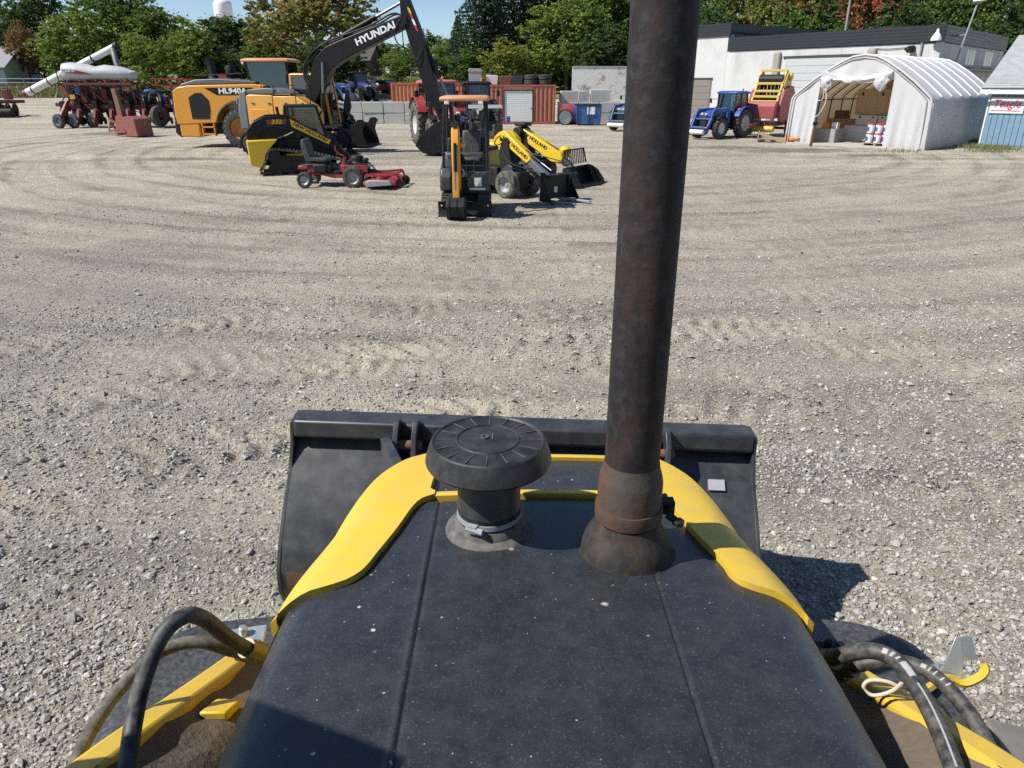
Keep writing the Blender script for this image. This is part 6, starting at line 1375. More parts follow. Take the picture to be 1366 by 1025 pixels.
tr_.location = (6.25, 55.2, 1.48); tag(tr_, 'pale concrete trough on top of the wall above the blue bin', 'trough')
# ---- bin, drum, pallet and tyres by the container
DB = thing('steel_bin', 'blue steel bin with a white notice, against the block wall', 'bin', (5.25, 53.2, 0), R(0))
part(DB, 'bin_body', M('bin_blue', (0.03, 0.13, 0.32), 0.5, var=0.12, dust=0.2, rust=0.05), loft([[(-0.78, -0.55, 0.08), (0.78, -0.55, 0.08), (0.78, 0.55, 0.08), (-0.78, 0.55, 0.08)], [(-0.84, -0.62, 1.30), (0.84, -0.62, 1.30), (0.84, 0.62, 1.30), (-0.84, 0.62, 1.30)]]), bev=0.02)
for x in (-0.8, 0, 0.8): part(DB, 'bin_rib', BLUD, bar((x, -0.59, 0.1), (x * 1.04, -0.655, 1.28), 0.07, 0.05))
part(DB, 'bin_lid', BLKM, box(-0.88, 0.88, -0.66, 0.66, 1.30, 1.36), bev=0.01)
part(DB, 'notice', WHTC, box(-0.12, 0.42, -0.648, -0.640, 0.72, 1.18))
DR = thing('cable_drum', 'red drum lying on its side with a white disc end, beside the red container', 'drum', (3.75, 53.9, 0), R(12))
part(DR, 'drum_body', M('drum_red', (0.26, 0.03, 0.03), 0.5, var=0.15, dust=0.25), lathe([(0.001, -0.55), (0.66, -0.55), (0.68, -0.5), (0.68, 0.5), (0.66, 0.55), (0.001, 0.55)], (0.35, 0, 0.68), 'x', 28))
part(DR, 'drum_band', BLU, lathe([(0.685, -0.05), (0.69, -0.05), (0.69, 0.05), (0.685, 0.05)], (0.5, 0, 0.68), 'x', 28))
part(DR, 'disc_end', RIMW, lathe([(0.001, 0.06), (0.40, 0.05), (0.46, 0.0), (0.46, -0.06), (0.001, -0.06)], (-0.20, -0.62, 0.50), 'y', 24))
part(DR, 'disc_rim', BLKM, lathe([(0.46, -0.09), (0.52, -0.09), (0.52, 0.08), (0.46, 0.08)], (-0.20, -0.62, 0.50), 'y', 24))
tyre_me = mesh_of('tyre', [lathe([(0.24, -0.12), (0.30, -0.15), (0.40, -0.16), (0.46, -0.12), (0.47, 0), (0.46, 0.12), (0.40, 0.16), (0.30, 0.15), (0.24, 0.12)], n=22, closed=True)] + [cbox((0.465 * math.cos(i * 0.349), 0.465 * math.sin(i * 0.349), 0), (0.04, 0.09, 0.26), (0.3, 0, i * 0.349)) for i in range(18)])
for (x, lv, lb) in ((1.35, 0, 'black tyre on the red container, lower one of the left pair'), (1.37, 1, 'black tyre on the red container, upper one of the left pair'), (2.32, 0, 'black tyre on the red container, lower one of the right pair'), (2.30, 1, 'black tyre on the red container, upper one of the right pair')):
    o = put('loose_tyre', tyre_me, TYR, None, (x, 55.4, 2.59 + 0.165 + 0.33 * lv), (0, 0, lv * 0.4)); tag(o, lb, 'tyre', 'tyres on the container')
cr = thing('timber_crate', 'pale grey crate at the left end of the red container roof', 'crate', (-2.6, 55.6, 2.59))
part(cr, 'crate_side', GRY, box(-0.45, 0.45, -0.45, 0.45, 0.03, 1.05), bev=0.02); part(cr, 'crate_batten', WOOD, box(-0.5, 0.5, -0.49, -0.455, 0.1, 0.22)); part(cr, 'crate_batten', WOOD, box(-0.5, 0.5, -0.49, -0.455, 0.85, 0.97))
for i, (x, c_, lb) in enumerate(((-1.4, WHT, 'white crate of scrap on the red container roof'), (-0.45, RUSTY, 'brown box of scrap in the middle of the red container roof'), (0.35, DGR, 'dark engine block left of the tyres on the container roof'))):
    t = thing('scrap_box', lb, 'box', (x, 55.7, 2.59))
    part(t, 'box_body', c_, loft([[(-0.38, -0.4, 0.0), (0.36, -0.4, 0.0), (0.36, 0.4, 0.0), (-0.38, 0.4, 0.0)], [(-0.45, -0.45, 0.55 + 0.1 * (i == 0)), (0.42, -0.45, 0.6), (0.42, 0.45, 0.5), (-0.45, 0.45, 0.58)]]), bev=0.03)
    part(t, 'scrap_rod', BLKM, bar((-0.4, 0, 0.45), (0.25, 0.1, 0.85), 0.07, 0.07), bar((0.3, -0.2, 0.4), (-0.1, 0.2, 0.75), 0.05, 0.1))
# ---- white block wall further back
WW = thing('block_wall', 'long white-washed block wall with peeling paint, beyond the blue bin', 'wall', (12.0, 78.0, 1.0))
def peeling():
    m, nt, p = nodes_of('peeling_whitewash'); v = objvec(nt)
    br = N(nt, 'ShaderNodeTexBrick'); br.inputs['Scale'].default_value = 1.0; br.inputs['Color1'].default_value = (0.62, 0.61, 0.58, 1); br.inputs['Color2'].default_value = (0.68, 0.67, 0.64, 1); br.inputs['Mortar'].default_value = (0.5, 0.49, 0.46, 1)
    br.inputs['Brick Width'].default_value = 0.4; br.inputs['Row Height'].default_value = 0.2; br.inputs['Mortar Size'].default_value = 0.008
    cb = N(nt, 'ShaderNodeCombineXYZ'); sp = N(nt, 'ShaderNodeSeparateXYZ'); L(nt, v, sp.inputs[0]); L(nt, sp.outputs[0], cb.inputs[0]); L(nt, sp.outputs[2], cb.inputs[1]); L(nt, cb.outputs[0], br.inputs['Vector'])
    k_ = ramp(nt, noise(nt, 1.2, 7, 0.75, v, 0.5), (0.56, 0.0), (0.62, 0.8))
    L(nt, mixc(nt, k_, br.outputs[0], (0.24, 0.16, 0.13)), p.inputs['Base Color']); p.inputs['Roughness'].default_value = 0.9
    return m
part(WW, 'wall_face', peeling(), box(-6.0, 4.0, -0.2, 0.2, -0.3, 3.15)); part(WW, 'wall_cap', CONC, box(-6.05, 4.05, -0.25, 0.25, 3.153, 3.23))

# ---- round baler with its chamber open
BRED = M('faded_baler_red', (0.30, 0.04, 0.045), 0.5, var=0.18, dust=0.32); BYEL = M('faded_baler_yellow', (0.60, 0.42, 0.06), 0.5, var=0.15, dust=0.35)
BA = thing('round_baler', 'red and yellow round baler with raised yellow frame, left of the white tent', 'baler', (13.9, 41.9, 0), R(-128))
part(BA, 'front_box', BRED, prism([(0.55, 0.95), (0.60, 1.75), (0.95, 1.80), (1.15, 1.55), (1.15, 0.95)], -0.80, 0.80), bev=0.04)
for s in (-1, 1):
    part(BA, 'side_shield', BRED, prism([(-1.45, 0.70), (-1.62, 1.5), (-1.45, 2.15), (-1.05, 2.55), (-0.4, 2.55), (0.25, 2.30), (0.62, 1.8), (0.70, 1.1), (0.5, 0.8), (-0.3, 0.62)], s * 0.86 - 0.07, s * 0.86 + 0.07), bev=0.04)
    part(BA, 'frame_upright', BYEL, bar((0.72, s * 0.70, 1.55), (-0.35, s * 0.66, 3.25), 0.10, 0.22), bar((-0.35, s * 0.66, 3.25), (-1.1, s * 0.66, 2.55), 0.10, 0.3), bev=0.015)
    part(BA, 'side_plate', BYEL, prism([(-0.30, 3.2), (0.15, 2.55), (-0.2, 2.2), (-1.05, 2.4), (-0.95, 2.95)], s * 0.76 - 0.02, s * 0.76 + 0.02))
    wheel(BA, (-0.55, s * 1.12, 0.42), 0.42, 0.30, 0.22, BYEL, TYR, s, 0)
    part(BA, 'ram_mount', BYEL, cbox((-0.62, s * 0.85, 3.0), (0.35, 0.12, 0.35), (0, 0.5, 0)), bev=0.03)
for i, k_ in enumerate((0.0, 0.10, 0.24, 0.40, 0.62, 1.0)):
    p_ = Vector((0.78, 0, 1.62)).lerp(Vector((-0.28, 0, 3.32)), k_)
    part(BA, 'frame_rung', BYEL, bar((p_.x, -0.72, p_.z), (p_.x, 0.72, p_.z), 0.10, 0.12), bev=0.01)
part(BA, 'belt_roller', BLKM, cyl((-0.12, -0.64, 2.86), (-0.12, 0.64, 2.86), 0.26, n=20))
part(BA, 'belt_roller', BLKM, cyl((0.40, -0.64, 1.95), (0.40, 0.64, 1.95), 0.14, n=16))
part(BA, 'bale_belt', BLKM, *[box(-0.2, -0.16, -0.6 + 0.2 * q, -0.44 + 0.2 * q, 1.2, 2.9) for q in range(6)])
part(BA, 'pickup_reel', BYEL, cyl((0.85, -0.75, 0.42), (0.85, 0.75, 0.42), 0.16, n=14), *[cbox((0.85 + 0.26 * math.cos(a), y, 0.42 + 0.26 * math.sin(a)), (0.2, 0.015, 0.02), (0, -a, 0)) for a in [q * 1.05 for q in range(6)] for y in (-0.6, -0.3, 0, 0.3, 0.6)])
part(BA, 'drawbar', DRED, bar((1.1, 0, 0.75), (2.6, 0, 0.6), 0.16, 0.16), cyl((-0.55, -1.1, 0.42), (-0.55, 1.1, 0.42), 0.07), box(-1.2, 0.9, -0.7, 0.7, 0.55, 0.75))
part(BA, 'warning_sticker', M('amber_sticker', (0.65, 0.33, 0.05), 0.5), box(0.98, 1.16, -0.815, -0.803, 1.30, 1.48)); part(BA, 'warning_sticker', WHTC, box(0.98, 1.12, -0.815, -0.803, 1.10, 1.24))
# ---- broken pallet, cone and post
PA = thing('broken_pallet', 'broken wooden pallet leaning on the ground before the baler', 'pallet', (12.95, 37.6, 0), R(-30))
for i in range(5): part(PA, 'pallet_slat', WOOD, cbox((0, -0.48 + 0.24 * i, 0.13 + (0.1 if i == 2 else 0)), (1.2, 0.1, 0.02), (0, 0.02 * i, 0.05 * (i - 2))))
for x in (-0.55, 0, 0.55): part(PA, 'pallet_bearer', WOOD, box(x - 0.045, x + 0.045, -0.55, 0.55, 0.01, 0.11))
part(PA, 'loose_board', WOOD, bar((-0.6, -0.7, 0.45), (0.7, -0.62, 0.03), 0.03, 0.12)); part(PA, 'loose_board', WOOD, bar((-0.62, -0.6, 0.0), (-0.58, -0.6, 0.55), 0.12, 0.04)); part(PA, 'loose_board', WOOD, bar((0.66, -0.4, 0.0), (0.62, -0.3, 0.42), 0.12, 0.04))
OC = part(None, 'traffic_cone', M('cone_orange', (0.62, 0.20, 0.06), 0.6, var=0.15, dust=0.2), lathe([(0.02, 0.50), (0.04, 0.5), (0.13, 0.04), (0.2, 0.035), (0.2, 0.0), (0.12, 0.0)], n=16))
OC.location = (13.5, 37.0, 0.16); OC.rotation_euler = (R(82), 0, R(50)); tag(OC, 'orange traffic cone lying on its side by the tent corner', 'cone')
PO = thing('steel_post', 'rusty steel post standing before the tent doorway', 'post', (13.72, 34.75, 0))
part(PO, 'post_shaft', RUSTY, bar((0, 0, -0.1), (0.06, 0, 0.95), 0.11, 0.11), bev=0.01); part(PO, 'post_cap', BLKM, cbox((0.065, 0, 1.0), (0.18, 0.14, 0.14), (0, 0.06, 0)), bev=0.02)

# ---- fabric storage tent
TF = Vector((0.694, -0.72, 0)); TW = 6.35; TL = 9.4
FL = Vector((17.85, 32.7, 0)) - TF * TW
TE = thing('storage_tent', 'white fabric storage tent with open front and ribbed arched roof', 'tent', FL, math.atan2(TF.y, TF.x))
def fabric():
    m = bpy.data.materials.new('white_tarpaulin'); m.use_nodes = True; nt = m.node_tree; p = nt.nodes['Principled BSDF']
    v = objvec(nt)
    col = mixc(nt, noise(nt, 1.2, 5, 0.6, v), (0.60, 0.61, 0.62), (0.69, 0.69, 0.70))
    sp = N(nt, 'ShaderNodeSeparateXYZ'); L(nt, v, sp.inputs[0])
    lowd = N(nt, 'ShaderNodeMath', operation='MULTIPLY'); L(nt, ramp(nt, sp.outputs[2], (0.0, 0.7), (0.45, 0.0)), lowd.inputs[0]); L(nt, noise(nt, 3, 6, 0.7, v), lowd.inputs[1])
    col = mixc(nt, lowd.outputs[0], col, (0.42, 0.36, 0.27))
    L(nt, col, p.inputs['Base Color']); p.inputs['Roughness'].default_value = 0.55
    bump(nt, p, mixc(nt, 0.7, noise(nt, 1.9, 1, 0.4, mapped(nt, v, (1.0, 1.0, 0.35)), 1.0), noise(nt, 0.8, 1, 0.5, v)), 0.35, 0.08)
    tr = N(nt, 'ShaderNodeBsdfTranslucent'); tr.inputs[0].default_value = (0.62, 0.46, 0.28, 1)
    mx = N(nt, 'ShaderNodeMixShader'); mx.inputs[0].default_value = 0.22
    L(nt, p.outputs[0], mx.inputs[1]); L(nt, tr.outputs[0], mx.inputs[2]); L(nt, mx.outputs[0], nt.nodes['Material Output'].inputs[0])
    return m
TARP = fabric()
LIN = M('tan_lining', (0.42, 0.33, 0.22), 0.8, var=0.1)
half = [(0.0, 0.0), (0.03, 1.0), (0.08, 1.98), (0.16, 2.14), (0.42, 2.36), (0.95, 2.78), (1.55, 3.20), (2.15, 3.56), (2.65, 3.78), (3.175, 3.86)]
prof = half + [(TW - x, z) for x, z in half[-2::-1]]
def tent_ring(y, shrink=0.0, sag=0.0):
    cx_, cz_ = TW / 2, 1.6
    out = []
    for x, z in prof:
        k_ = 1 - (shrink + sag * (1 if z > 1.9 else 0.4)) / 3.0
        out.append((cx_ + (x - cx_) * k_, y, max(0.0, cz_ + (z - cz_) * k_) if z > 0 else 0.0))
    return out
ribs = [0.0 + i * 1.335 for i in range(8)]
rows = []
for i in range(7):
    for k_ in range(4):
        rows.append((ribs[i] + 1.335 * k_ / 4, 0.05 * math.sin(math.pi * k_ / 4)))
rows.append((ribs[7], 0))
part(TE, 'cover', TARP, loft([tent_ring(y, 0, s_) for y, s_ in rows], caps=False, closed=False), smooth=50)
for i, y in enumerate(ribs):
    if i: part(TE, 'roof_strap', WHT, tube([Vector(p) for p in tent_ring(y, -0.02)[3:-3]], 0.045, 6), smooth=60)
    if i: part(TE, 'rib', DGR, tube([Vector(p) for p in tent_ring(y, 0.15)], 0.03, 6), smooth=60)
for z_, x_ in ((1.92, 0.30), (1.92, TW - 0.30)): part(TE, 'purlin', DGR, cyl((x_, 0.1, z_), (x_, TL - 0.2, z_), 0.028, n=8))
part(TE, 'front_hem', TARP, tube([Vector((p[0], -0.02 + 0.02 * math.sin(i * 2.1), p[2])) for i, p in enumerate(tent_ring(0.06, 0.0))], 0.05, 10), smooth=60)
part(TE, 'front_pipe', GRY, tube([Vector(p) for p in tent_ring(-0.07, 0.16)], 0.022, 8), smooth=60)
def roofz(x):
    for (a, za), (b, zb) in zip(prof, prof[1:]):
        if a <= x <= b and b > a: return za + (zb - za) * (x - a) / (b - a)
    return 0
def curtain(x0b, x0t, x1b, x1t, topz, n=22, m=14, seed=0, ztop=None, z0=0.0):
    v = []; f = []
    for j in range(m + 1):
        t_ = j / m
        for i in range(n + 1):
            s_ = i / n
            x = (x0b + (x0t - x0b) * t_) * (1 - s_) + (x1b + (x1t - x1b) * t_) * s_
            zt = topz(x); z = z0 + (zt - z0) * t_
            y = -0.05 + 0.05 * math.sin(s_ * 9 + seed + 1.5 * t_) * (1 - t_ * 0.7) + 0.03 * math.sin(s_ * 23 + seed * 2 - t_ * 2) * (1 - t_)
            v.append((x, y, z))
    for j in range(m):
        for i in range(n):
            a = j * (n + 1) + i; f.append((a, a + 1, a + n + 2, a + n + 1))
    return v, f
DX0, DX1 = 1.32, 4.62
part(TE, 'front_panel', TARP, curtain(0.06, 0.12, DX0, DX0 + 0.06, lambda x: max(0.3, roofz(max(0.1, x)) - 0.1), seed=1), smooth=60)
part(TE, 'front_panel', TARP, curtain(DX1, DX1 - 0.02, TW - 0.05, TW - 0.12, lambda x: max(0.3, roofz(min(TW - 0.1, x)) - 0.1), seed=4), smooth=60)
part(TE, 'gable_panel', TARP, curtain(DX0 + 0.03, DX0 + 0.03, DX1, DX1, lambda x: roofz(x) - 0.08, seed=2, z0=2.84), smooth=60)
sw = []
for i in range(17):
    s_ = i / 16; x = DX0 + 0.1 + (DX1 - DX0 - 0.2) * s_; z = 3.06 - 0.22 * math.sin(math.pi * s_) ** 0.8 + 0.02 * math.sin(i * 1.7)
    r_ = 0.15 + 0.035 * math.sin(i * 2.3)
    sw.append([(x, -0.12 + r_ * 0.8 * math.cos(a), z + r_ * math.sin(a)) for a in [q * math.pi / 5 for q in range(10)]])
for i, r in enumerate(sw): sw[i] = [(x, y + 0.03 * math.sin(q * 2.6 + i * 0.4), z + 0.025 * math.sin(q * 3.1 + i * 0.7)) for q, (x, y, z) in enumerate(r)]
part(TE, 'rolled_door', TARP, loft(sw), smooth=70)
for x in (DX0 + 0.38, DX1 - 0.5):
    rg = []
    for k in range(7):
        zz = 2.98 - 0.10 * k; w_ = (0.20, 0.27, 0.30, 0.27, 0.24, 0.16, 0.06)[k]
        rg.append([(x + w_ * math.cos(a) * (1 + 0.22 * math.sin(a * 3 + k * 1.9 + x)), -0.20 + w_ * 0.55 * math.sin(a) * (1 + 0.3 * math.sin(a * 5 + k)), zz + 0.03 * math.sin(a * 2 + k)) for a in [q * math.pi / 7 for q in range(14)]])
    part(TE, 'rolled_door_end', TARP, loft(rg), smooth=45)
part(TE, 'door_cord', WHTC, tube(spline([(DX0 + 0.4, -0.25, 2.5), (DX0 + 0.5, -0.25, 1.9), (DX0 + 0.25, -0.22, 1.35), (DX0 + 0.02, -0.15, 1.2)], 6), 0.014, 6), tube(spline([(DX0 + 0.35, -0.25, 2.45), (DX0 + 0.3, -0.2, 2.0), (DX0 + 0.05, -0.15, 1.95)], 6), 0.012, 6))
part(TE, 'back_wall', LIN, prism([(x, z) for x, _, z in tent_ring(0, 0.05)], TL - 0.1, TL - 0.04))
for x in (0.02, DX0, DX1, TW - 0.02): part(TE, 'door_post', GRY if x in (DX0, DX1) else WHT, cyl((x, 0.05, 0), (x, 0.05, roofz(min(max(x, 0.1), TW - 0.1)) - 0.12), 0.04, n=8))
def tw(x, y, z=0.0): return FL + TF * x + Vector((-TF.y, TF.x, 0)) * y + Vector((0, 0, z))
trz = math.atan2(TF.y, TF.x)
slab = struct(part(None, 'concrete_slab', M('slab_concrete', (0.40, 0.375, 0.33), 0.9, var=0.15, bmp=0.2, bscale=20), box(0.1, TW - 0.1, -0.5, TL, -0.1, 0.05), bev=0.01)); slab.location = FL; slab.rotation_euler = (0, 0, trz)
# goods inside
pallet_bits = [box(-0.55, 0.55, -0.5 + 0.2 * i, -0.38 + 0.2 * i, 0.10, 0.125) for i in range(6)] + [box(x - 0.04, x + 0.04, -0.5, 0.62, 0.0, 0.098) for x in (-0.5, 0, 0.5)]
def pallet(label, p, rz=0.0):
    t = thing('pallet', label, 'pallet', p, trz + rz, 'pallets in the tent')
    for i in range(6): part(t, 'pallet_slat', WOOD, pallet_bits[i])
    for i in range(6, 9): part(t, 'pallet_bearer', WOOD, pallet_bits[i])
    return t
pallet('low wooden pallet under the white pails at the tent doorway', tw(4.15, 0.75, 0.05))
PAIL = M('white_pail', (0.70, 0.71, 0.72), 0.4, var=0.05); LIDR = M('red_lid', (0.45, 0.05, 0.05), 0.4)
pb = mesh_of('pail', [lathe([(0.001, 0.0), (0.135, 0.0), (0.155, 0.36), (0.15, 0.37)], n=20)], 40); plm = mesh_of('lid', [lathe([(0.158, 0.355), (0.165, 0.36), (0.165, 0.40), (0.15, 0.41), (0.001, 0.405)], n=20)], 40)
plb = mesh_of('pail_label', [([(0.150 * math.cos(a), 0.150 * math.sin(a), z) for z in (0.08, 0.26) for a in [R(-150 + 8 * i) for i in range(8)]], [(i, i + 1, i + 9, i + 8) for i in range(7)])], 60)
for lv in range(2):
    for i in range(3):
        for j in range(2):
            if j == 1 and lv == 1 and i == 0: continue
            p_ = tw(3.78 + i * 0.36, 0.52 + j * 0.36, 0.176 + lv * 0.415)
            row_ = 'front' if j == 0 else 'back'
            t = thing('paint_pail', 'white red-lidded pail, %s tier, %s of the %s row in the tent' % (('bottom', 'top')[lv], ('left', 'middle', 'right')[i], row_), 'pail', p_, trz, 'white pails in the tent')
            put('pail_body', pb, PAIL, t); put('lid', plm, LIDR, t); put('pail_label', plb, BLU, t)
def carton(label, p, s, rz=0.0, mat=CARD, marks=True):
    t = thing('cardboard_box', label, 'box', p, trz + rz, 'boxes in the tent')
    part(t, 'box_body', mat, box(-s[0] / 2, s[0] / 2, -s[1] / 2, s[1] / 2, 0, s[2]), bev=0.012)
    part(t, 'tape', M('parcel_tape', (0.35, 0.25, 0.14), 0.35), box(-s[0] / 2 - 0.002, s[0] / 2 + 0.002, -0.03, 0.03, 0.02, s[2] + 0.002))
    if marks:
        for q in (-0.32, 0.3): part(t, 'printed_mark', BLKM, box(s[0] * q - 0.05, s[0] * q + 0.05, -s[1] / 2 - 0.004, -s[1] / 2 - 0.001, s[2] * 0.75, s[2] * 0.88))
    return t
carton('large brown carton standing high at the back right of the tent', tw(2.75, 3.2, 1.28), (1.5, 0.9, 1.15))
carton('brown carton at the right end of the upper tier in the tent', tw(3.85, 3.1, 1.28), (0.65, 0.9, 1.1))
carton('pale carton left in the middle tier in the tent', tw(2.7, 3.0, 0.78), (1.0, 0.9, 0.48), mat=M('pale_card', (0.55, 0.50, 0.42), 0.8))
carton('pale carton right in the middle tier in the tent', tw(3.75, 3.0, 0.78), (1.0, 0.9, 0.48), mat=MATS['pale_card'])
carton('grey white wrapped pallet load under the cartons in the tent', tw(2.55, 2.9, 0.05), (1.5, 1.2, 0.72), mat=M('wrap_film', (0.52, 0.52, 0.50), 0.4, var=0.15), marks=False)
carton('grey wrapped load behind the pails in the tent', tw(3.9, 2.9, 0.05), (1.1, 1.2, 0.72), mat=MATS['wrap_film'], marks=False)
carton('long timber crate at the left middle of the tent', tw(0.95, 4.3, 0.45), (1.6, 0.8, 0.55), mat=WOOD, marks=False)
carton('low timber crate under the long crate in the tent', tw(0.95, 4.2, 0.05), (1.4, 0.8, 0.39), mat=WOOD, marks=False)
carton('small brown box on top of the timber crates in the tent', tw(0.75, 4.3, 1.0), (0.55, 0.5, 0.4), mat=RUSTY, marks=False)
carton('grey film wrapped load just inside the left of the tent doorway', tw(1.55, 1.3, 0.05), (1.0, 1.0, 0.62), mat=M('dark_wrap', (0.30, 0.30, 0.29), 0.35, var=0.25), marks=False)
carton('small orange box on the wrapped load by the doorway', tw(1.45, 1.1, 0.67), (0.32, 0.3, 0.25), mat=M('orange_card', (0.6, 0.22, 0.05), 0.6), marks=False)
carton('small white box on the wrapped load by the doorway', tw(1.85, 1.2, 0.67), (0.28, 0.3, 0.28), mat=WHT, marks=False)
# ------------------------------------------------------------------ white workshop building
def stucco():
    m, nt, p = nodes_of('stained_white_render'); v = N(nt, 'ShaderNodeNewGeometry').outputs['Position']
    col = mixc(nt, noise(nt, 0.5, 5, 0.6, v), (0.48, 0.48, 0.475), (0.57, 0.57, 0.56))
    st = mapped(nt, v, (1.0, 1.0, 0.12))
    col = mixc(nt, ramp(nt, noise(nt, 1.1, 6, 0.7, st), (0.48, 0.0), (0.72, 0.75)), col, (0.33, 0.32, 0.30))
    col = mixc(nt, ramp(nt, noise(nt, 0.35, 5, 0.7, v), (0.50, 0.0), (0.72, 0.6)), col, (0.38, 0.37, 0.35))
    L(nt, col, p.inputs['Base Color']); p.inputs['Roughness'].default_value = 0.9
    bump(nt, p, noise(nt, 25, 4, 0.6, v), 0.2, 0.01)
    return m
STUC = stucco()
FASC = M('black_metal_fascia', (0.022, 0.023, 0.027), 0.45, var=0.2, scale=2)
A_, B_, C_c, D_, E_ = (Vector(q) for q in ((12.6, 66.6, 0), (16.6, 60.5, 0), (25.4, 47.0, 0), (37.6, 60.5, 0), (27.0, 78.0, 0)))
BD = thing('workshop', 'long white rendered workshop with black metal roof edge behind the tent', 'building', C_c)
def bp_(v): return v - C_c
def wallslab(name, a, b, z0, z1, t=0.3, mat=STUC, off=0.0, parent=None, bev=0.0):
    a = bp_(a); b = bp_(b); d = (b - a).normalized(); n = Vector((d.y, -d.x, 0))       # outward for left-to-right seen from outside
    q = [a + n * off, b + n * off, b + n * (off - t), a + n * (off - t)]
    return part(parent or BD, name, mat, ([(p.x, p.y, z) for z in (z0, z1) for p in q], [(3, 2, 1, 0), (4, 5, 6, 7)] + [(i, (i + 1) % 4, 4 + (i + 1) % 4, 4 + i) for i in range(4)]), bev=bev)
wallslab('wall', A_, B_, -0.3, 6.1); wallslab('wall', B_, C_c, -0.3, 5.05); wallslab('wall', C_c, D_, -0.3, 5.05)
n1 = (B_ - A_).normalized(); n1 = Vector((n1.y, -n1.x, 0))
def fascia(a, b, z0, z1, n=5):
    for i in range(n):
        h = (z1 - z0) / n
        wallslab('fascia_board', a, b, z0 + i * h + 0.006, z0 + (i + 1) * h - 0.006, 0.2, FASC, 0.10 - 0.012 * (i % 2))
ext = (C_c - B_).normalized() * 0.09; ext2 = (D_ - C_c).normalized() * 0.09
fascia(A_ - ext, B_, 5.98, 6.9); fascia(B_, C_c + ext, 4.95, 5.88); fascia(C_c - ext2 * 0, D_, 4.95, 5.875)
wallslab('upper_return_wall', B_, B_ + Vector((10, 8, 0)), 4.9, 6.85, 0.2, FASC)
part(BD, 'roof', DGR, prism([tuple(bp_(q).xy) for q in (B_, C_c, D_, E_)], 4.9, 5.2, 'z')); part(BD, 'roof', DGR, prism([tuple(bp_(q).xy) for q in (A_, B_, B_ + Vector((10, 8, 0)), A_ + Vector((10, 8, 0)))], 6.1, 6.3, 'z'))
def onwall(a, b, t, off=0.0): 
    d = (b - a).normalized(); n = Vector((d.y, -d.x, 0)); return bp_(a + (b - a) * t) + n * off
def wallbox(name, a, b, t0, t1, z0, z1, th, mat, off=0.0, parent=None, bev=0.0):
    return wallslab(name, a + (b - a) * t0, a + (b - a) * t1, z0, z1, th, mat, off + th, parent, bev)
DOORG = M('grey_door_steel', (0.44, 0.46, 0.46), 0.5, var=0.06, dust=0.1)
gd = wallbox('garage_door', B_, C_c, 0.325, 0.69, 0.0, 4.30, 0.02, DOORG, 0.01)
for i in range(9): wallbox('door_panel', B_, C_c, 0.328, 0.687, 0.05 + i * 0.47, 0.05 + i * 0.47 + 0.45, 0.03, DOORG, 0.03, bev=0.01)
wallbox('door_lintel', B_, C_c, 0.315, 0.70, 4.30, 4.45, 0.08, DGR, 0.0)
for t_ in (0.285, 0.735): wallbox('pilaster', B_, C_c, t_ - 0.018, t_ + 0.018, 0.0, 4.75, 0.30, M('weathered_concrete', (0.30, 0.28, 0.25), 0.95, var=0.3, scale=3, bmp=0.3), 0.0, bev=0.12)
DOORB = M('brown_grey_door', (0.20, 0.175, 0.155), 0.6, var=0.15, scale=3)
wallbox('store_door', A_, B_, 0.22, 0.80, 0.0, 2.95, 0.03, DOORB, 0.01)
for i in range(6): wallbox('store_door_panel', A_, B_, 0.23, 0.79, 0.03 + i * 0.485, 0.03 + i * 0.485 + 0.465, 0.03, DOORB, 0.045, bev=0.01)
wallbox('door_lintel', A_, B_, 0.21, 0.81, 2.95, 3.08, 0.08, DGR, 0.0)
p_ = onwall(B_, C_c, 0.895, 0.0); d_ = (C_c - B_).normalized(); nn = Vector((d_.y, -d_.x, 0))
part(BD, 'wall_vent', BLKM, cyl(p_ + Vector((0, 0, 4.62)), p_ + nn * 0.45 + Vector((0, 0, 4.58)), 0.2, n=14), lathe([(0.2, 0.0), (0.27, -0.05), (0.25, 0.12)], tuple(p_ + nn * 0.42 + Vector((0, 0, 4.58))), 'z', 14))
p_ = onwall(B_, C_c, 0.985, 0.25)
wl = part(BD, 'wall_lamp', WHT, lathe([(0.30, 0.0), (0.31, 0.12), (0.20, 0.32), (0.09, 0.48), (0.06, 0.62), (0.001, 0.66)], tuple(p_ + Vector((0, 0, 5.0))), n=20), smooth=50)
part(wl, 'lamp_bracket', GRY, bar(p_ + Vector((0, 0, 5.35)), p_ - nn * 0.3 + Vector((0, 0, 5.3)), 0.06, 0.06))
DPAN = M('dark_window_pane', (0.012, 0.013, 0.015), 0.12, var=0.2)
for t0, t1 in ((0.36, 0.50), (0.66, 0.80)):
    w_ = wallbox('window', C_c, D_, t0, t1, 3.75, 4.80, 0.04, BLKM, -0.05)
    for q in range(3):
        u0 = t0 + (t1 - t0) * (q + 0.08) / 3; u1 = t0 + (t1 - t0) * (q + 0.92) / 3
        wallbox('pane', C_c, D_, u0, u1, 3.82, 4.73, 0.012, DPAN, -0.008, w_)
    wallbox('window_sill', C_c, D_, t0 - 0.02, t1 + 0.02, 3.66, 3.75, 0.12, CONC, 0.0)
p_ = onwall(B_, C_c, 0.93, 0.10)
part(BD, 'downpipe', GRY, cyl(p_, p_ + Vector((0, 0, 4.95)), 0.06, n=8))
part(BD, 'wall_cable', BLKM, tube(spline([onwall(B_, C_c, 0.72, 0.05) + Vector((0, 0, 4.75)), onwall(B_, C_c, 0.80, 0.06) + Vector((0, 0, 4.66)), onwall(B_, C_c, 0.89, 0.05) + Vector((0, 0, 4.72))], 5), 0.02, 5))
wallbox('ledge', C_c, D_, 0.02, 0.98, 3.45, 3.56, 0.5, DGR, 0.0)
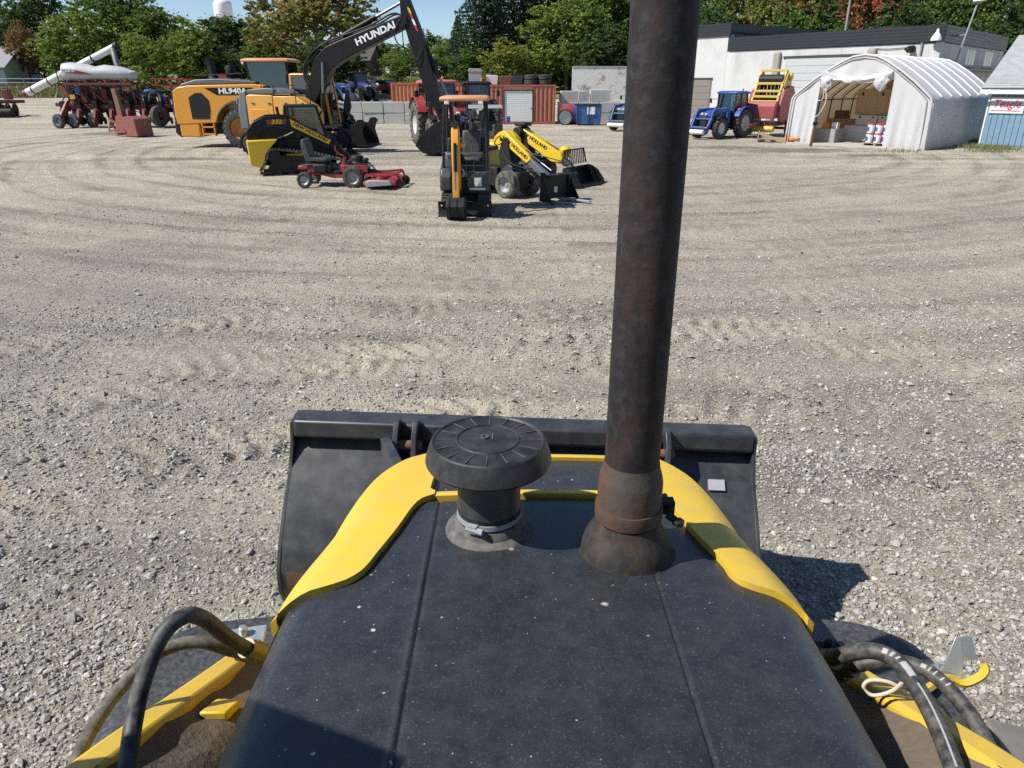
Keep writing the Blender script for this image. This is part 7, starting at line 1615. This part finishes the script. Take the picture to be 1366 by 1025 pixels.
p_ = onwall(C_c, D_, 0.10, 0.55)
MP = part(BD, 'lamp_mast', GRY, cyl(p_ + Vector((0, 0, 3.9)), p_ + Vector((0.55, 0, 7.2)), 0.05, n=10), bar(p_ + Vector((0.1, 0, 4.0)), onwall(C_c, D_, 0.06, 0) + Vector((0, 0, 3.95)), 0.06, 0.06), bar(p_ + Vector((0.3, 0, 5.4)), onwall(C_c, D_, 0.14, 0) + Vector((0, 0, 5.35)), 0.06, 0.06))
part(MP, 'mast_lamp', WHT, lathe([(0.34, 0.0), (0.34, 0.08), (0.28, 0.28), (0.15, 0.42), (0.05, 0.48), (0.001, 0.49)], tuple(p_ + Vector((0.6, 0, 7.15))), n=20), smooth=50)
DS = thing('satellite_dish', 'white satellite dish on a bracket above the blue shed', 'dish', (32.2, 49.0, 3.3))
part(DS, 'dish', WHT, at(lathe([(0.001, 0.0), (0.35, 0.06), (0.65, 0.2), (0.86, 0.38), (0.84, 0.40), (0.63, 0.23), (0.001, 0.03)], n=28), (0, 0, 0.85), (R(62), 0, R(-62))), smooth=50)
part(DS, 'dish_arm', GRY, bar((0, 0, 0.85), (-0.65, -0.6, 0.75), 0.05, 0.05), cbox((-0.68, -0.63, 0.78), (0.16, 0.12, 0.14)), cyl((0.1, 0.1, -0.5), (0.05, 0.05, 0.85), 0.05, n=8)); 
# yard mast behind the roof
YM = thing('yard_light', 'slim grey light mast rising behind the workshop roof', 'light mast', (27.5, 66.0, 0))
part(YM, 'mast', GRY, cyl((0, 0, 0), (0, 0, 9.3), 0.13, 0.08, n=12)); part(YM, 'lamp_head', GRY, bar((0, 0, 9.3), (-0.8, -0.5, 9.6), 0.16, 0.1), bev=0.02)

# ------------------------------------------------------------------ blue boarded shed with the dealer sign
SF = Vector((0.69, -0.724, 0)); S0 = Vector((21.95, 35.5, 0))
SH = thing('boarded_shed', 'blue boarded shed with grey shingled roof and a red lettered sign', 'shed', S0, math.atan2(SF.y, SF.x))
SBL = M('pale_blue_boards', (0.165, 0.28, 0.385), 0.7, var=0.2, scale=4, dust=0.1)
bw = 0.235
for i in range(22):
    part(SH, 'wall_board', SBL, box(i * bw + 0.008, (i + 1) * bw - 0.008, -0.02 - 0.004 * (i % 3), 0.03, 0.03, 2.62), bev=0.006)
part(SH, 'wall', SBL, box(0.0, 22 * bw, 0.031, 7.0, 0.0, 2.62)); part(SH, 'corner_board', WHT, box(-0.06, 0.012, -0.045, 0.10, 0.0, 2.62), bev=0.006)
def shingles():
    m, nt, p = nodes_of('grey_shingles'); v = objvec(nt)
    br = N(nt, 'ShaderNodeTexBrick'); br.inputs['Color1'].default_value = (0.22, 0.23, 0.235, 1); br.inputs['Color2'].default_value = (0.36, 0.37, 0.375, 1); br.inputs['Mortar'].default_value = (0.15, 0.155, 0.16, 1)
    br.inputs['Scale'].default_value = 1; br.inputs['Brick Width'].default_value = 0.3; br.inputs['Row Height'].default_value = 0.14; br.inputs['Mortar Size'].default_value = 0.008; br.inputs['Bias'].default_value = 0.1
    L(nt, v, br.inputs['Vector'])
    L(nt, mixc(nt, noise(nt, 40, 4, 0.7, v), br.outputs[0], (0.32, 0.325, 0.33)), p.inputs['Base Color']); p.inputs['Roughness'].default_value = 0.95
    bump(nt, p, br.outputs[1], -0.4, 0.02)
    return m
SHG = shingles()
rise, run = 2.1, 3.5
ang = math.atan2(rise, run); ln = math.hypot(rise, run)
ro = part(SH, 'roof_slope', SHG, box(-0.35, 22 * bw + 0.3, -0.45, ln, 0.0, 0.06)); ro.location = (0, 0, 2.66); ro.rotation_euler = (ang, 0, 0)
for i in range(25):
    cs = part(ro, 'shingle_course', SHG, box(-0.36, 22 * bw + 0.31, -0.46 + i * 0.182, -0.46 + i * 0.182 + 0.2, 0.0, 0.014)); cs.location = (0, 0, 0.062); cs.rotation_euler = (R(-1.6), 0, 0); cs.location.z = 0.066
ro2 = part(SH, 'roof_slope', SHG, box(-0.35, 22 * bw + 0.3, 0.0, ln + 0.4, 0.0, 0.06)); ro2.location = (0, run, 2.66 + rise); ro2.rotation_euler = (-ang, 0, 0)
part(SH, 'fascia_board', WHT, box(-0.37, 22 * bw + 0.32, -0.47, -0.43, 2.24, 2.42), bev=0.006)
part(SH, 'gable_wall', SBL, prism([(0.0, 2.6), (3.5, 4.66), (7.0, 2.6)], 0.02, 0.10, 'x'))
sg = part(SH, 'sign_board', WHT, box(0.06, 1.42, -0.075, -0.045, 1.42, 2.10), bev=0.006)
text(sg, 'sign_lettering', 'Teagle', 0.46, (0.72, -0.079, 1.82), (math.pi / 2, 0, 0), REDC, shear=0.25, bold=0.004, sx=0.92)
part(sg, 'sign_underline', REDC, box(0.16, 1.30, -0.079, -0.0755, 1.515, 1.55))

# ------------------------------------------------------------------ houses, tower, cars far off
def house(label, x, y, rz, w, d, h, rise_, wm, rm):
    t = thing('house', label, 'house', (x, y, gz(x, y) - 0.2), rz)
    part(t, 'wall', wm, prism([(-d / 2, 0), (d / 2, 0), (d / 2, h), (0, h + rise_), (-d / 2, h)], -w / 2, w / 2, 'x'))
    a = math.atan2(rise_, d / 2)
    for s in (-1, 1):
        r_ = part(t, 'roof', rm, box(-w / 2 - 0.4, w / 2 + 0.4, -0.5, math.hypot(d / 2, rise_), 0.0, 0.12)); r_.location = (0, s * -d / 2, h + 0.02); r_.rotation_euler = (a, 0, 0 if s > 0 else math.pi)
    for k in range(4):
        x_ = -w / 2 + w * (k + 0.5) / 4
        wd = part(t, 'window', WHT, box(x_ - 0.6, x_ + 0.6, -d / 2 - 0.05, -d / 2 - 0.003, 0.9, 2.2)); part(wd, 'pane', GLSD, box(x_ - 0.52, x_ + 0.52, -d / 2 - 0.06, -d / 2 - 0.052, 0.98, 2.12))
    part(t, 'chimney', RUSTY, box(w * 0.2, w * 0.2 + 0.7, -0.4, 0.4, h + rise_ * 0.5, h + rise_ + 0.9))
    return t
PALEW = M('pale_siding', (0.55, 0.60, 0.58), 0.8, var=0.08); BRK = M('brown_brick', (0.17, 0.085, 0.065), 0.9, var=0.2); GROOF = M('grey_roof', (0.27, 0.27, 0.28), 0.9, var=0.15); DROOF = M('dark_roof', (0.07, 0.068, 0.07), 0.9, var=0.2)
house('pale house with light grey roof beyond the field at the far left', -73.5, 105.0, R(6), 15, 9, 2.7, 2.3, PALEW, GROOF)
house('dark brick house with dark roof far beyond the parked cars', -29.5, 140.0, R(-8), 11, 8, 2.8, 2.4, BRK, DROOF)
WTT = thing('water_tower', 'white round water tower rising far behind the trees', 'water tower', (-168.0, 470.0, 6.5))
part(WTT, 'tank', WHT, lathe([(1.8, 26), (4.6, 29), (5.2, 32), (5.2, 38), (4.8, 39.6), (3.0, 40.6), (0.01, 41.0)], n=36), smooth=50); part(WTT, 'column', WHT, cyl((0, 0, 0), (0, 0, 27), 2.0, 1.8, n=20))
for s in (-1.2, 0.4, 1.4): part(WTT, 'antenna', GRY, cyl((s, 0, 40), (s, 0, 46), 0.12, n=6))
def car(label, loc, rz, mat, pickup=False, nm='parked_car'):
    t = thing(nm, label, 'pickup' if pickup else 'car', loc, rz)
    if pickup:
        part(t, 'body', mat, prism([(-2.6, 0.45), (-2.6, 1.08), (-0.55, 1.08), (1.0, 1.10), (2.35, 1.02), (2.55, 0.8), (2.55, 0.45)], -0.92, 0.92), bev=0.08)
        g_ = [(-0.55, 1.09), (-0.40, 1.72), (0.45, 1.74), (1.05, 1.11)]
    else:
        part(t, 'body', mat, prism([(-2.2, 0.4), (-2.25, 0.85), (-1.9, 0.98), (0.9, 0.98), (2.0, 0.85), (2.2, 0.7), (2.2, 0.4)], -0.86, 0.86), bev=0.1)
        g_ = [(-1.8, 0.98), (-1.2, 1.42), (0.1, 1.45), (0.95, 0.98)]
    part(t, 'glass_house', GLSD, prism(g_, -0.78, 0.78), bev=0.05)
    part(t, 'roof', mat, box(g_[1][0], g_[2][0], -0.76, 0.76, g_[1][1] - 0.01, g_[1][1] + 0.05), bev=0.03)
    for x in (-1.45, 1.5):
        for s in (-1, 1): wheel(t, (x, s * 0.82, 0.34), 0.34, 0.22, 0.2, GRY, TYR, s, 0)
    for s in (-1, 1): part(t, 'headlight', WHT, cbox((2.5 if pickup else 2.16, s * 0.62, 0.75), (0.08, 0.3, 0.14)))
    return t
car('white pickup parked on the upper level left of the orange container', (-16.9, 93.0, gz(-16.9, 93)), R(-12), WHT, True, 'parked_pickup')
car('dark red car parked beside the white pickup, next to the orange container', (-14.6, 92.0, gz(-14.6, 92)), R(-35), DRED)
car('white van-like car parked behind the white pickup', (-19.5, 99.0, gz(-19.5, 99)), R(-5), PALEW)
# wire fence along the field
FN = thing('wire_fence', 'thin wire fence on grey posts along the field at the far left', 'fence', (-60.0, 96.0, 0))
for i in range(14):
    x = -20 + i * 4.0; z0 = gz(-60 + x, 96)
    part(FN, 'fence_post', GRY, cyl((x, 0, z0 - 0.2), (x, 0, z0 + 1.5), 0.05, n=6))
for k in (0.5, 1.0, 1.45): part(FN, 'fence_wire', GRY, tube([(-20 + i * 4.0, 0, gz(-80 + i * 4.0, 96) + k) for i in range(14)], 0.018, 4))
# ------------------------------------------------------------------ trees and grass
def leaf_mat(name, stops, trans=0.35):
    m = bpy.data.materials.new(name); m.use_nodes = True; nt = m.node_tree; p = nt.nodes['Principled BSDF']
    g = N(nt, 'ShaderNodeNewGeometry'); oi = N(nt, 'ShaderNodeTexCoord').outputs['Object']
    a = N(nt, 'ShaderNodeMath', operation='MULTIPLY'); L(nt, g.outputs['Random Per Island'], a.inputs[0]); a.inputs[1].default_value = 0.45
    b = N(nt, 'ShaderNodeMath', operation='MULTIPLY'); L(nt, ramp(nt, noise(nt, 4.5, 3, 0.6, oi), (0.33, 0.0), (0.67, 1.0)), b.inputs[0]); b.inputs[1].default_value = 0.6
    s = N(nt, 'ShaderNodeMath', operation='ADD'); L(nt, a.outputs[0], s.inputs[0]); L(nt, b.outputs[0], s.inputs[1])
    c = ramp(nt, s.outputs[0], *stops)
    L(nt, c, p.inputs['Base Color']); p.inputs['Roughness'].default_value = 0.6; p.inputs['Specular IOR Level'].default_value = 0.3
    tr = N(nt, 'ShaderNodeBsdfTranslucent'); L(nt, mixc(nt, 0.35, c, (0.22, 0.26, 0.02)), tr.inputs[0])
    mx = N(nt, 'ShaderNodeMixShader'); mx.inputs[0].default_value = trans
    L(nt, p.outputs[0], mx.inputs[1]); L(nt, tr.outputs[0], mx.inputs[2]); L(nt, mx.outputs[0], nt.nodes['Material Output'].inputs[0])
    return m
LEAF = {
 'green': leaf_mat('green_leaves', ((0.0, (0.050, 0.108, 0.028)), (0.5, (0.093, 0.172, 0.038)), (1.0, (0.177, 0.260, 0.061)))),
 'dark': leaf_mat('dark_green_leaves', ((0.0, (0.030, 0.068, 0.028)), (0.5, (0.054, 0.104, 0.038)), (1.0, (0.101, 0.158, 0.052)))),
 'light': leaf_mat('light_green_leaves', ((0.0, (0.093, 0.172, 0.034)), (0.5, (0.177, 0.260, 0.052)), (1.0, (0.310, 0.360, 0.078)))),
 'yellow': leaf_mat('yellowing_leaves', ((0.0, (0.084, 0.154, 0.034)), (0.45, (0.185, 0.234, 0.052)), (0.8, (0.386, 0.342, 0.069)), (1.0, (0.454, 0.288, 0.078)))),
 'autumn': leaf_mat('turning_leaves', ((0.0, (0.076, 0.126, 0.038)), (0.4, (0.160, 0.190, 0.055)), (0.7, (0.353, 0.252, 0.095)), (1.0, (0.470, 0.216, 0.103)))),
 'orange': leaf_mat('orange_brown_leaves', ((0.0, (0.101, 0.108, 0.052)), (0.4, (0.252, 0.162, 0.086)), (1.0, (0.504, 0.234, 0.121)))),
 'red': leaf_mat('red_maple_leaves', ((0.0, (0.067, 0.100, 0.034)), (0.4, (0.185, 0.134, 0.052)), (0.75, (0.437, 0.144, 0.078)), (1.0, (0.571, 0.154, 0.095)))),
 'spruce': leaf_mat('spruce_needles', ((0.0, (0.017, 0.043, 0.022)), (0.6, (0.037, 0.076, 0.038)), (1.0, (0.071, 0.119, 0.059))), 0.15),
}
BARK = M('bark', (0.10, 0.078, 0.060), 0.95, var=0.35, scale=3)
BARKP = M('pale_bark', (0.22, 0.19, 0.16), 0.95, var=0.3, scale=3)
def quads(c, n, sz, rng, droop=0.0):
    """leaf quads at centres c with random facing"""
    k = len(c)
    a = rng.normal(size=(k, 3)); a[:, 2] *= 0.6; a /= np.linalg.norm(a, axis=1)[:, None]
    nn = rng.normal(size=(k, 3)) + np.array([0, 0, 0.7]); b = np.cross(a, nn); b /= np.linalg.norm(b, axis=1)[:, None] + 1e-9
    s = sz * rng.uniform(0.6, 1.35, (k, 1)); a = a * s * n; b = b * s * n * 0.72
    v = np.stack([c - a, c + b - a * 0.1, c + a, c - b - a * 0.1], 1).reshape(-1, 3)
    return v, np.arange(k * 4).reshape(-1, 4)
def broadleaf(seed, nl=24000, clumps=46, base=0.2, open_=0.0):
    """unit tree: height 1, crown half-width 0.5"""
    rng = np.random.default_rng(seed)
    cs = []
    while len(cs) < clumps:
        p = rng.uniform(-1, 1, 3)
        r_ = np.linalg.norm(p)
        if r_ > 1 or r_ < 0.30: continue
        if p[2] < -0.5 and math.hypot(p[0], p[1]) > 0.75: continue
        cs.append(p)
    cs = np.array(cs)
    wob = rng.uniform(0.82, 1.12, clumps)
    cx_ = cs * wob[:, None]
    cen = np.stack([cx_[:, 0] * 0.40, cx_[:, 1] * 0.40, base + (1 - base) * (0.5 + 0.43 * cx_[:, 2])], 1)
    rad = rng.uniform(0.075, 0.145, clumps) * (1 - open_ * 0.3)
    pts = []
    for c, r_ in zip(cen, rad):
        k = int(nl * (r_ ** 2) / (rad ** 2).sum())
        m = max(8, k // 22)                          # sprays of leaves on twigs round the clump
        d = rng.normal(size=(m, 3)); d /= np.linalg.norm(d, axis=1)[:, None]
        sp = d * (r_ * rng.uniform(0.35, 1.15, (m, 1)) ** 0.6) * np.array([1.2, 1.2, 0.85])
        j = rng.integers(0, m, k)
        o = sp[j] + d[j] * np.abs(rng.normal(size=(k, 1))) * 0.010 + rng.normal(size=(k, 3)) * np.array([0.013, 0.013, 0.007]); pts.append(c + o)
    # stray sprays that break the outline
    k = nl // 14
    d = rng.normal(size=(k, 3)); d /= np.linalg.norm(d, axis=1)[:, None]; i = rng.integers(0, clumps, k)
    pts.append(cen[i] + d * (rad[i] * rng.uniform(1.0, 1.6, k))[:, None])
    pts = np.concatenate(pts)
    v, f = quads(pts, 1.0, 0.0135, rng)
    crown = np_mesh('crown', v, f, 4)
    R_ = random.Random(seed); sh = []
    tp = [(0, 0, -0.03), (0.006, 0.004, base * 0.6), (0.012, -0.008, base + 0.12), (0.0, 0.01, 0.55), (0.02, 0, 0.80)]
    sh.append(tube(spline(tp, 3), [0.030 * (1 - 0.92 * i / 12.0) + 0.002 for i in range(13)], 9))
    order = sorted(range(clumps), key=lambda i: -rad[i])[:14 if open_ < 0.3 else 22]
    for i in order:
        c = Vector(cen[i]); z0 = max(base * 0.8, min(0.7, c.z - 0.12 - 0.25 * math.hypot(c.x, c.y)))
        m_ = Vector((c.x * 0.45, c.y * 0.45, z0 + (c.z - z0) * 0.6))
        sh.append(tube(spline([(0, 0, z0), m_, c], 3), [0.012, 0.010, 0.009, 0.0075, 0.006, 0.004, 0.002], 6))
    return crown, mesh_of('trunk', sh, 60)
def spruce(seed, nl=9000):
    rng = np.random.default_rng(seed); pts = []
    sh = [tube([(0, 0, -0.02), (0, 0, 0.5), (0, 0, 0.99)], [0.022, 0.012, 0.002], 8)]
    z = 0.06
    while z < 0.985:
        reach = 0.5 * (1 - z) ** 0.85 * rng.uniform(0.85, 1.08) + 0.012
        nb = int(6 + 9 * (1 - z)); a0 = rng.uniform(0, 6.28)
        for b in range(nb):
            a = a0 + 6.283 * b / nb + rng.uniform(-0.2, 0.2); l = reach * rng.uniform(0.75, 1.1)
            k = int(30 + 130 * l)
            t = rng.uniform(0.1, 1, k) ** 0.8; wid = 0.035 * (1.1 - t) * (0.4 + l * 2) + 0.004
            x = l * t; y = rng.normal(size=k) * wid; zz = z - 0.10 * l * t + 0.06 * l * t ** 3 - np.abs(rng.normal(size=k)) * 0.010
            pts.append(np.stack([x * math.cos(a) - y * math.sin(a), x * math.sin(a) + y * math.cos(a), zz], 1))
            if b % 2 == 0: sh.append(tube([(0, 0, z), (l * 0.9 * math.cos(a), l * 0.9 * math.sin(a), z - 0.06 * l)], [0.004, 0.001], 4))
        z += 0.030 * (1.25 - z * 0.6)
    pts = np.concatenate(pts)
    v, f = quads(pts, 1.0, 0.011, rng)
    return np_mesh('crown', v, f, 4), mesh_of('trunk', sh, 60)
TREES = {'a': broadleaf(1), 'b': broadleaf(2, clumps=54), 'c': broadleaf(3, 22000, 40, 0.16), 'd': broadleaf(4, 15000, 40, 0.22, 0.5), 'e': broadleaf(5, 20000, 44, 0.04), 'r': broadleaf(6, 28000, 66, 0.10), 's': spruce(7), 't': spruce(8)}
def tree(label, px, top, width, Y, kind, leaf, name='broadleaf_tree', bark=None, group='trees behind the yard', low=0.0):
    X = (px - 683) / 960 * (Y * _c); z0 = gz(X, Y) - 0.1
    zt = P(px, top, Y).z; X = P(px, max(top, 20), Y).x * 0.5 + X * 0.5
    h = (zt - z0) * 1.06; w = width / 960 * Y * _c * 1.16
    t = thing(name, label, 'tree', (X, Y, z0), 0, group)
    rot = random.uniform(0, 6.28)
    cr_, tk_ = TREES[kind]
    o1 = put('crown', cr_, None, t, (0, 0, 0), (0, 0, rot)); o2 = put('trunk', tk_, None, t, (0, 0, 0), (0, 0, rot))
    for o, m in ((o1, LEAF[leaf]), (o2, bark or BARK)):
        if not o.data.materials: o.data.materials.append(m)
        o.material_slots[0].link = 'OBJECT'; o.material_slots[0].material = m
        o.scale = (w, w, h)
    return t
T = tree
T('dark tree at the far left edge of the picture', 2, 10, 75, 112, 'a', 'dark')
T('tall grey-green tree second from the left edge', 62, -12, 80, 112, 'b', 'dark')
T('orange-brown tree between the two dark trees at the left', 34, 36, 46, 106, 'c', 'orange')
T('yellow-green tree above the left end of the white seed tank', 112, 18, 105, 96, 'a', 'light')
T('tall dark green tree above the auger head', 160, -14, 110, 106, 'b', 'green')
T('spreading green tree left of the round dark tree', 212, 14, 105, 104, 'c', 'green')
T('light green bushy tree right above the planter units', 198, 46, 72, 86, 'e', 'light')
T('light green bushy tree above the red sprayer boom', 248, 34, 78, 88, 'e', 'light')
T('low green bush left of the planter tank behind the field', 82, 62, 50, 100, 'e', 'light')
T('dense round dark green tree below the water tower', 310, 24, 92, 118, 'r', 'dark')
T('low bushy tree behind the exhaust stub of the big loader', 290, 66, 70, 90, 'e', 'dark')
T('low green thicket behind the cab of the big loader', 352, 62, 70, 92, 'e', 'green')
T('tall open tree with turning leaves behind the excavator boom', 425, -42, 175, 88, 'd', 'autumn', bark=BARKP)
T('turning orange-green tree left of the excavator boom', 378, 16, 85, 95, 'c', 'autumn')
T('dark shrubby tree behind the upper blue tractors', 440, 52, 95, 82, 'e', 'dark')
T('far green tree left of the excavator stick', 478, 52, 50, 165, 'a', 'green')
T('far green tree framed between boom and stick', 512, 58, 58, 170, 'b', 'green')
T('light bush right of the brick house', 528, 72, 46, 108, 'e', 'light')
T('far tree just right of the excavator stick', 572, 46, 62, 160, 'c', 'green')
T('far tree right of the stick, left of the spruces', 604, 56, 60, 150, 'a', 'light')
T('far bush behind the red tractor cab', 545, 70, 66, 140, 'e', 'green')
T('low bush behind the red tractor roof', 590, 76, 70, 118, 'e', 'green')
T('leftmost of the tall dark spruces', 645, -60, 110, 106, 's', 'spruce', 'spruce_tree', group='spruces')
T('second dark spruce from the left, taller', 685, -110, 130, 112, 't', 'spruce', 'spruce_tree', group='spruces')
T('third dark spruce behind the light green tree', 735, -100, 130, 116, 's', 'spruce', 'spruce_tree', group='spruces')
T('low dark spruce at the left foot of the spruces', 612, 24, 54, 120, 't', 'spruce', 'spruce_tree', group='spruces')
T('fourth dark spruce left of the exhaust pipe', 790, -90, 130, 112, 't', 'spruce', 'spruce_tree', group='spruces')
T('large light green tree above the red container', 756, 6, 112, 92, 'b', 'light')
T('olive bushy tree left of the large light green tree', 680, 58, 78, 90, 'e', 'yellow')
T('dark tree left of the exhaust pipe', 815, -50, 120, 99, 'a', 'green')
T('dark tree hidden by the exhaust pipe', 868, -30, 120, 101, 'c', 'dark')
T('scrubby bush behind the white block wall', 800, 40, 85, 88, 'e', 'dark')
T('bare-branched tree behind the white block wall', 782, 16, 70, 90, 'd', 'green', bark=BARKP)
T('green tree just right of the exhaust pipe', 945, -22, 95, 90, 'a', 'green')
T('yellow-green tree above the step in the workshop roof', 992, -26, 90, 86, 'c', 'yellow')
T('turning tree above the middle of the workshop roof', 1045, -30, 95, 84, 'b', 'autumn')
T('green tree behind the grey light mast', 1095, -34, 100, 90, 'a', 'dark')
T('red maple above the workshop roof', 1150, -30, 95, 82, 'c', 'red')
T('dark tree right of the red maple', 1200, -40, 105, 88, 'b', 'dark')
T('green tree behind the mast lamp', 1262, -36, 105, 82, 'a', 'green')
T('yellow-green tree right of the mast lamp', 1318, -38, 110, 80, 'c', 'light')
T('dark tree at the right edge of the picture', 1378, -40, 110, 76, 'b', 'dark')
T('low dark thicket behind the left part of the workshop', 960, 8, 110, 84, 'e', 'dark')
T('low dark thicket behind the middle of the workshop', 1075, 6, 130, 80, 'e', 'green')
T('low dark thicket behind the right part of the workshop', 1195, 8, 130, 78, 'e', 'dark')
T('low thicket behind the right end of the workshop', 1320, 22, 120, 74, 'e', 'dark')

for (px, top, w, Y, lf, lb) in ((20, 74, 70, 118, 'dark', 'low dark thicket beside the pale house at the far left'), (60, 70, 60, 116, 'green', 'low green thicket behind the wire fence at the far left'), (120, 64, 80, 108, 'green', 'low green thicket behind the left end of the seed tank'), (160, 66, 70, 104, 'light', 'low light green thicket behind the auger head'), (270, 62, 60, 98, 'green', 'low green thicket behind the red sprayer boom'), (320, 70, 70, 110, 'dark', 'low dark thicket at the foot of the round dark tree'), (400, 72, 80, 104, 'dark', 'low dark thicket behind the excavator boom foot'), (455, 74, 60, 112, 'green', 'low green thicket behind the upper blue tractors'), (640, 66, 80, 104, 'green', 'low green thicket at the foot of the leftmost spruce'), (700, 66, 80, 100, 'dark', 'low dark thicket behind the scrap on the container roof'), (760, 60, 80, 96, 'green', 'low green thicket behind the tyres on the container'), (830, 50, 90, 96, 'dark', 'low dark thicket left of the exhaust pipe')):
    T(lb, px, top, w, Y, 'e', lf, 'thicket', group='thickets under the trees')

# ---- rough grass: the field behind, tufts by the tent
def blades(name, label, pts, h, w, stops, seed):
    rng = np.random.default_rng(seed); k = len(pts)
    a = rng.uniform(0, 6.283, k); d = np.stack([np.cos(a), np.sin(a), np.zeros(k)], 1)
    hh = h * rng.uniform(0.5, 1.3, k)[:, None]; ww = w * rng.uniform(0.6, 1.3, k)[:, None]
    lean = np.stack([rng.normal(size=k) * 0.3, rng.normal(size=k) * 0.3, np.ones(k)], 1) * hh
    v = np.stack([pts - d * ww, pts + d * ww, pts + lean], 1).reshape(-1, 3)
    me = np_mesh(name, v, np.arange(k * 3).reshape(-1, 3), 3)
    m, nt, p = nodes_of(name); g = N(nt, 'ShaderNodeNewGeometry')
    L(nt, ramp(nt, g.outputs['Random Per Island'], *stops), p.inputs['Base Color']); p.inputs['Roughness'].default_value = 0.8
    o = put(name, me, m); o['kind'] = 'stuff'; o['label'] = label; o['category'] = 'grass'
rng = np.random.default_rng(4)
def field_pts(n, x0, x1, y0, y1, seed):
    r_ = np.random.default_rng(seed); x = r_.uniform(x0, x1, n); y = r_.uniform(y0, y1, n)
    return np.stack([x, y, height(x, y)], 1)
fx = np.linspace(-170, 40, 60); fy = np.linspace(84, 165, 40); FX_, FY_ = np.meshgrid(fx, fy)
fedge = 84 + 3 * vnoise(FX_ * 0.1, FY_ * 0, 3)
FYY = np.where(FY_ <= 84.01, fedge, FY_)
fv = np.stack([FX_.ravel(), FYY.ravel(), (height(FX_, FYY) + 0.06).ravel()], 1)
i0 = np.arange(59)[None, :] + (np.arange(39) * 60)[:, None]
fme = np_mesh('field', fv, np.stack([i0, i0 + 1, i0 + 61, i0 + 60], -1).reshape(-1, 4), 4)
struct(put('field', fme, M('rough_field', (0.15, 0.16, 0.055), 0.95, var=0.4, scale=0.3)))
GST = ((0.0, (0.10, 0.125, 0.03)), (0.4, (0.19, 0.19, 0.06)), (0.75, (0.30, 0.25, 0.11)), (1.0, (0.36, 0.29, 0.16)))
blades('field_grass', 'tall tan and green grass in the field behind the yard', np.concatenate([field_pts(26000, -110, -40, 84, 104, 1), field_pts(16000, -42, 0, 92, 128, 2)]), 0.75, 0.06, GST, 3)
tp_ = []
r_ = np.random.default_rng(9)
for (px, py, n, s_) in ((1296, 190, 500, 0.45), (1312, 198, 700, 0.6), (1322, 203, 300, 0.5), (1290, 186, 300, 0.4), (1200, 203, 120, 0.5), (1340, 200, 200, 0.5)):
    c = G(px, py); tp_.append(np.stack([c.x + r_.normal(size=n) * s_, c.y + r_.normal(size=n) * s_ * 0.7, np.full(n, 0.0)], 1))
tp_ = np.concatenate(tp_)
blades('tuft_grass', 'weeds and grass tufts between the tent and the blue shed', tp_, 0.20, 0.012, ((0.0, (0.07, 0.10, 0.025)), (0.6, (0.15, 0.16, 0.05)), (1.0, (0.28, 0.24, 0.11))), 5)
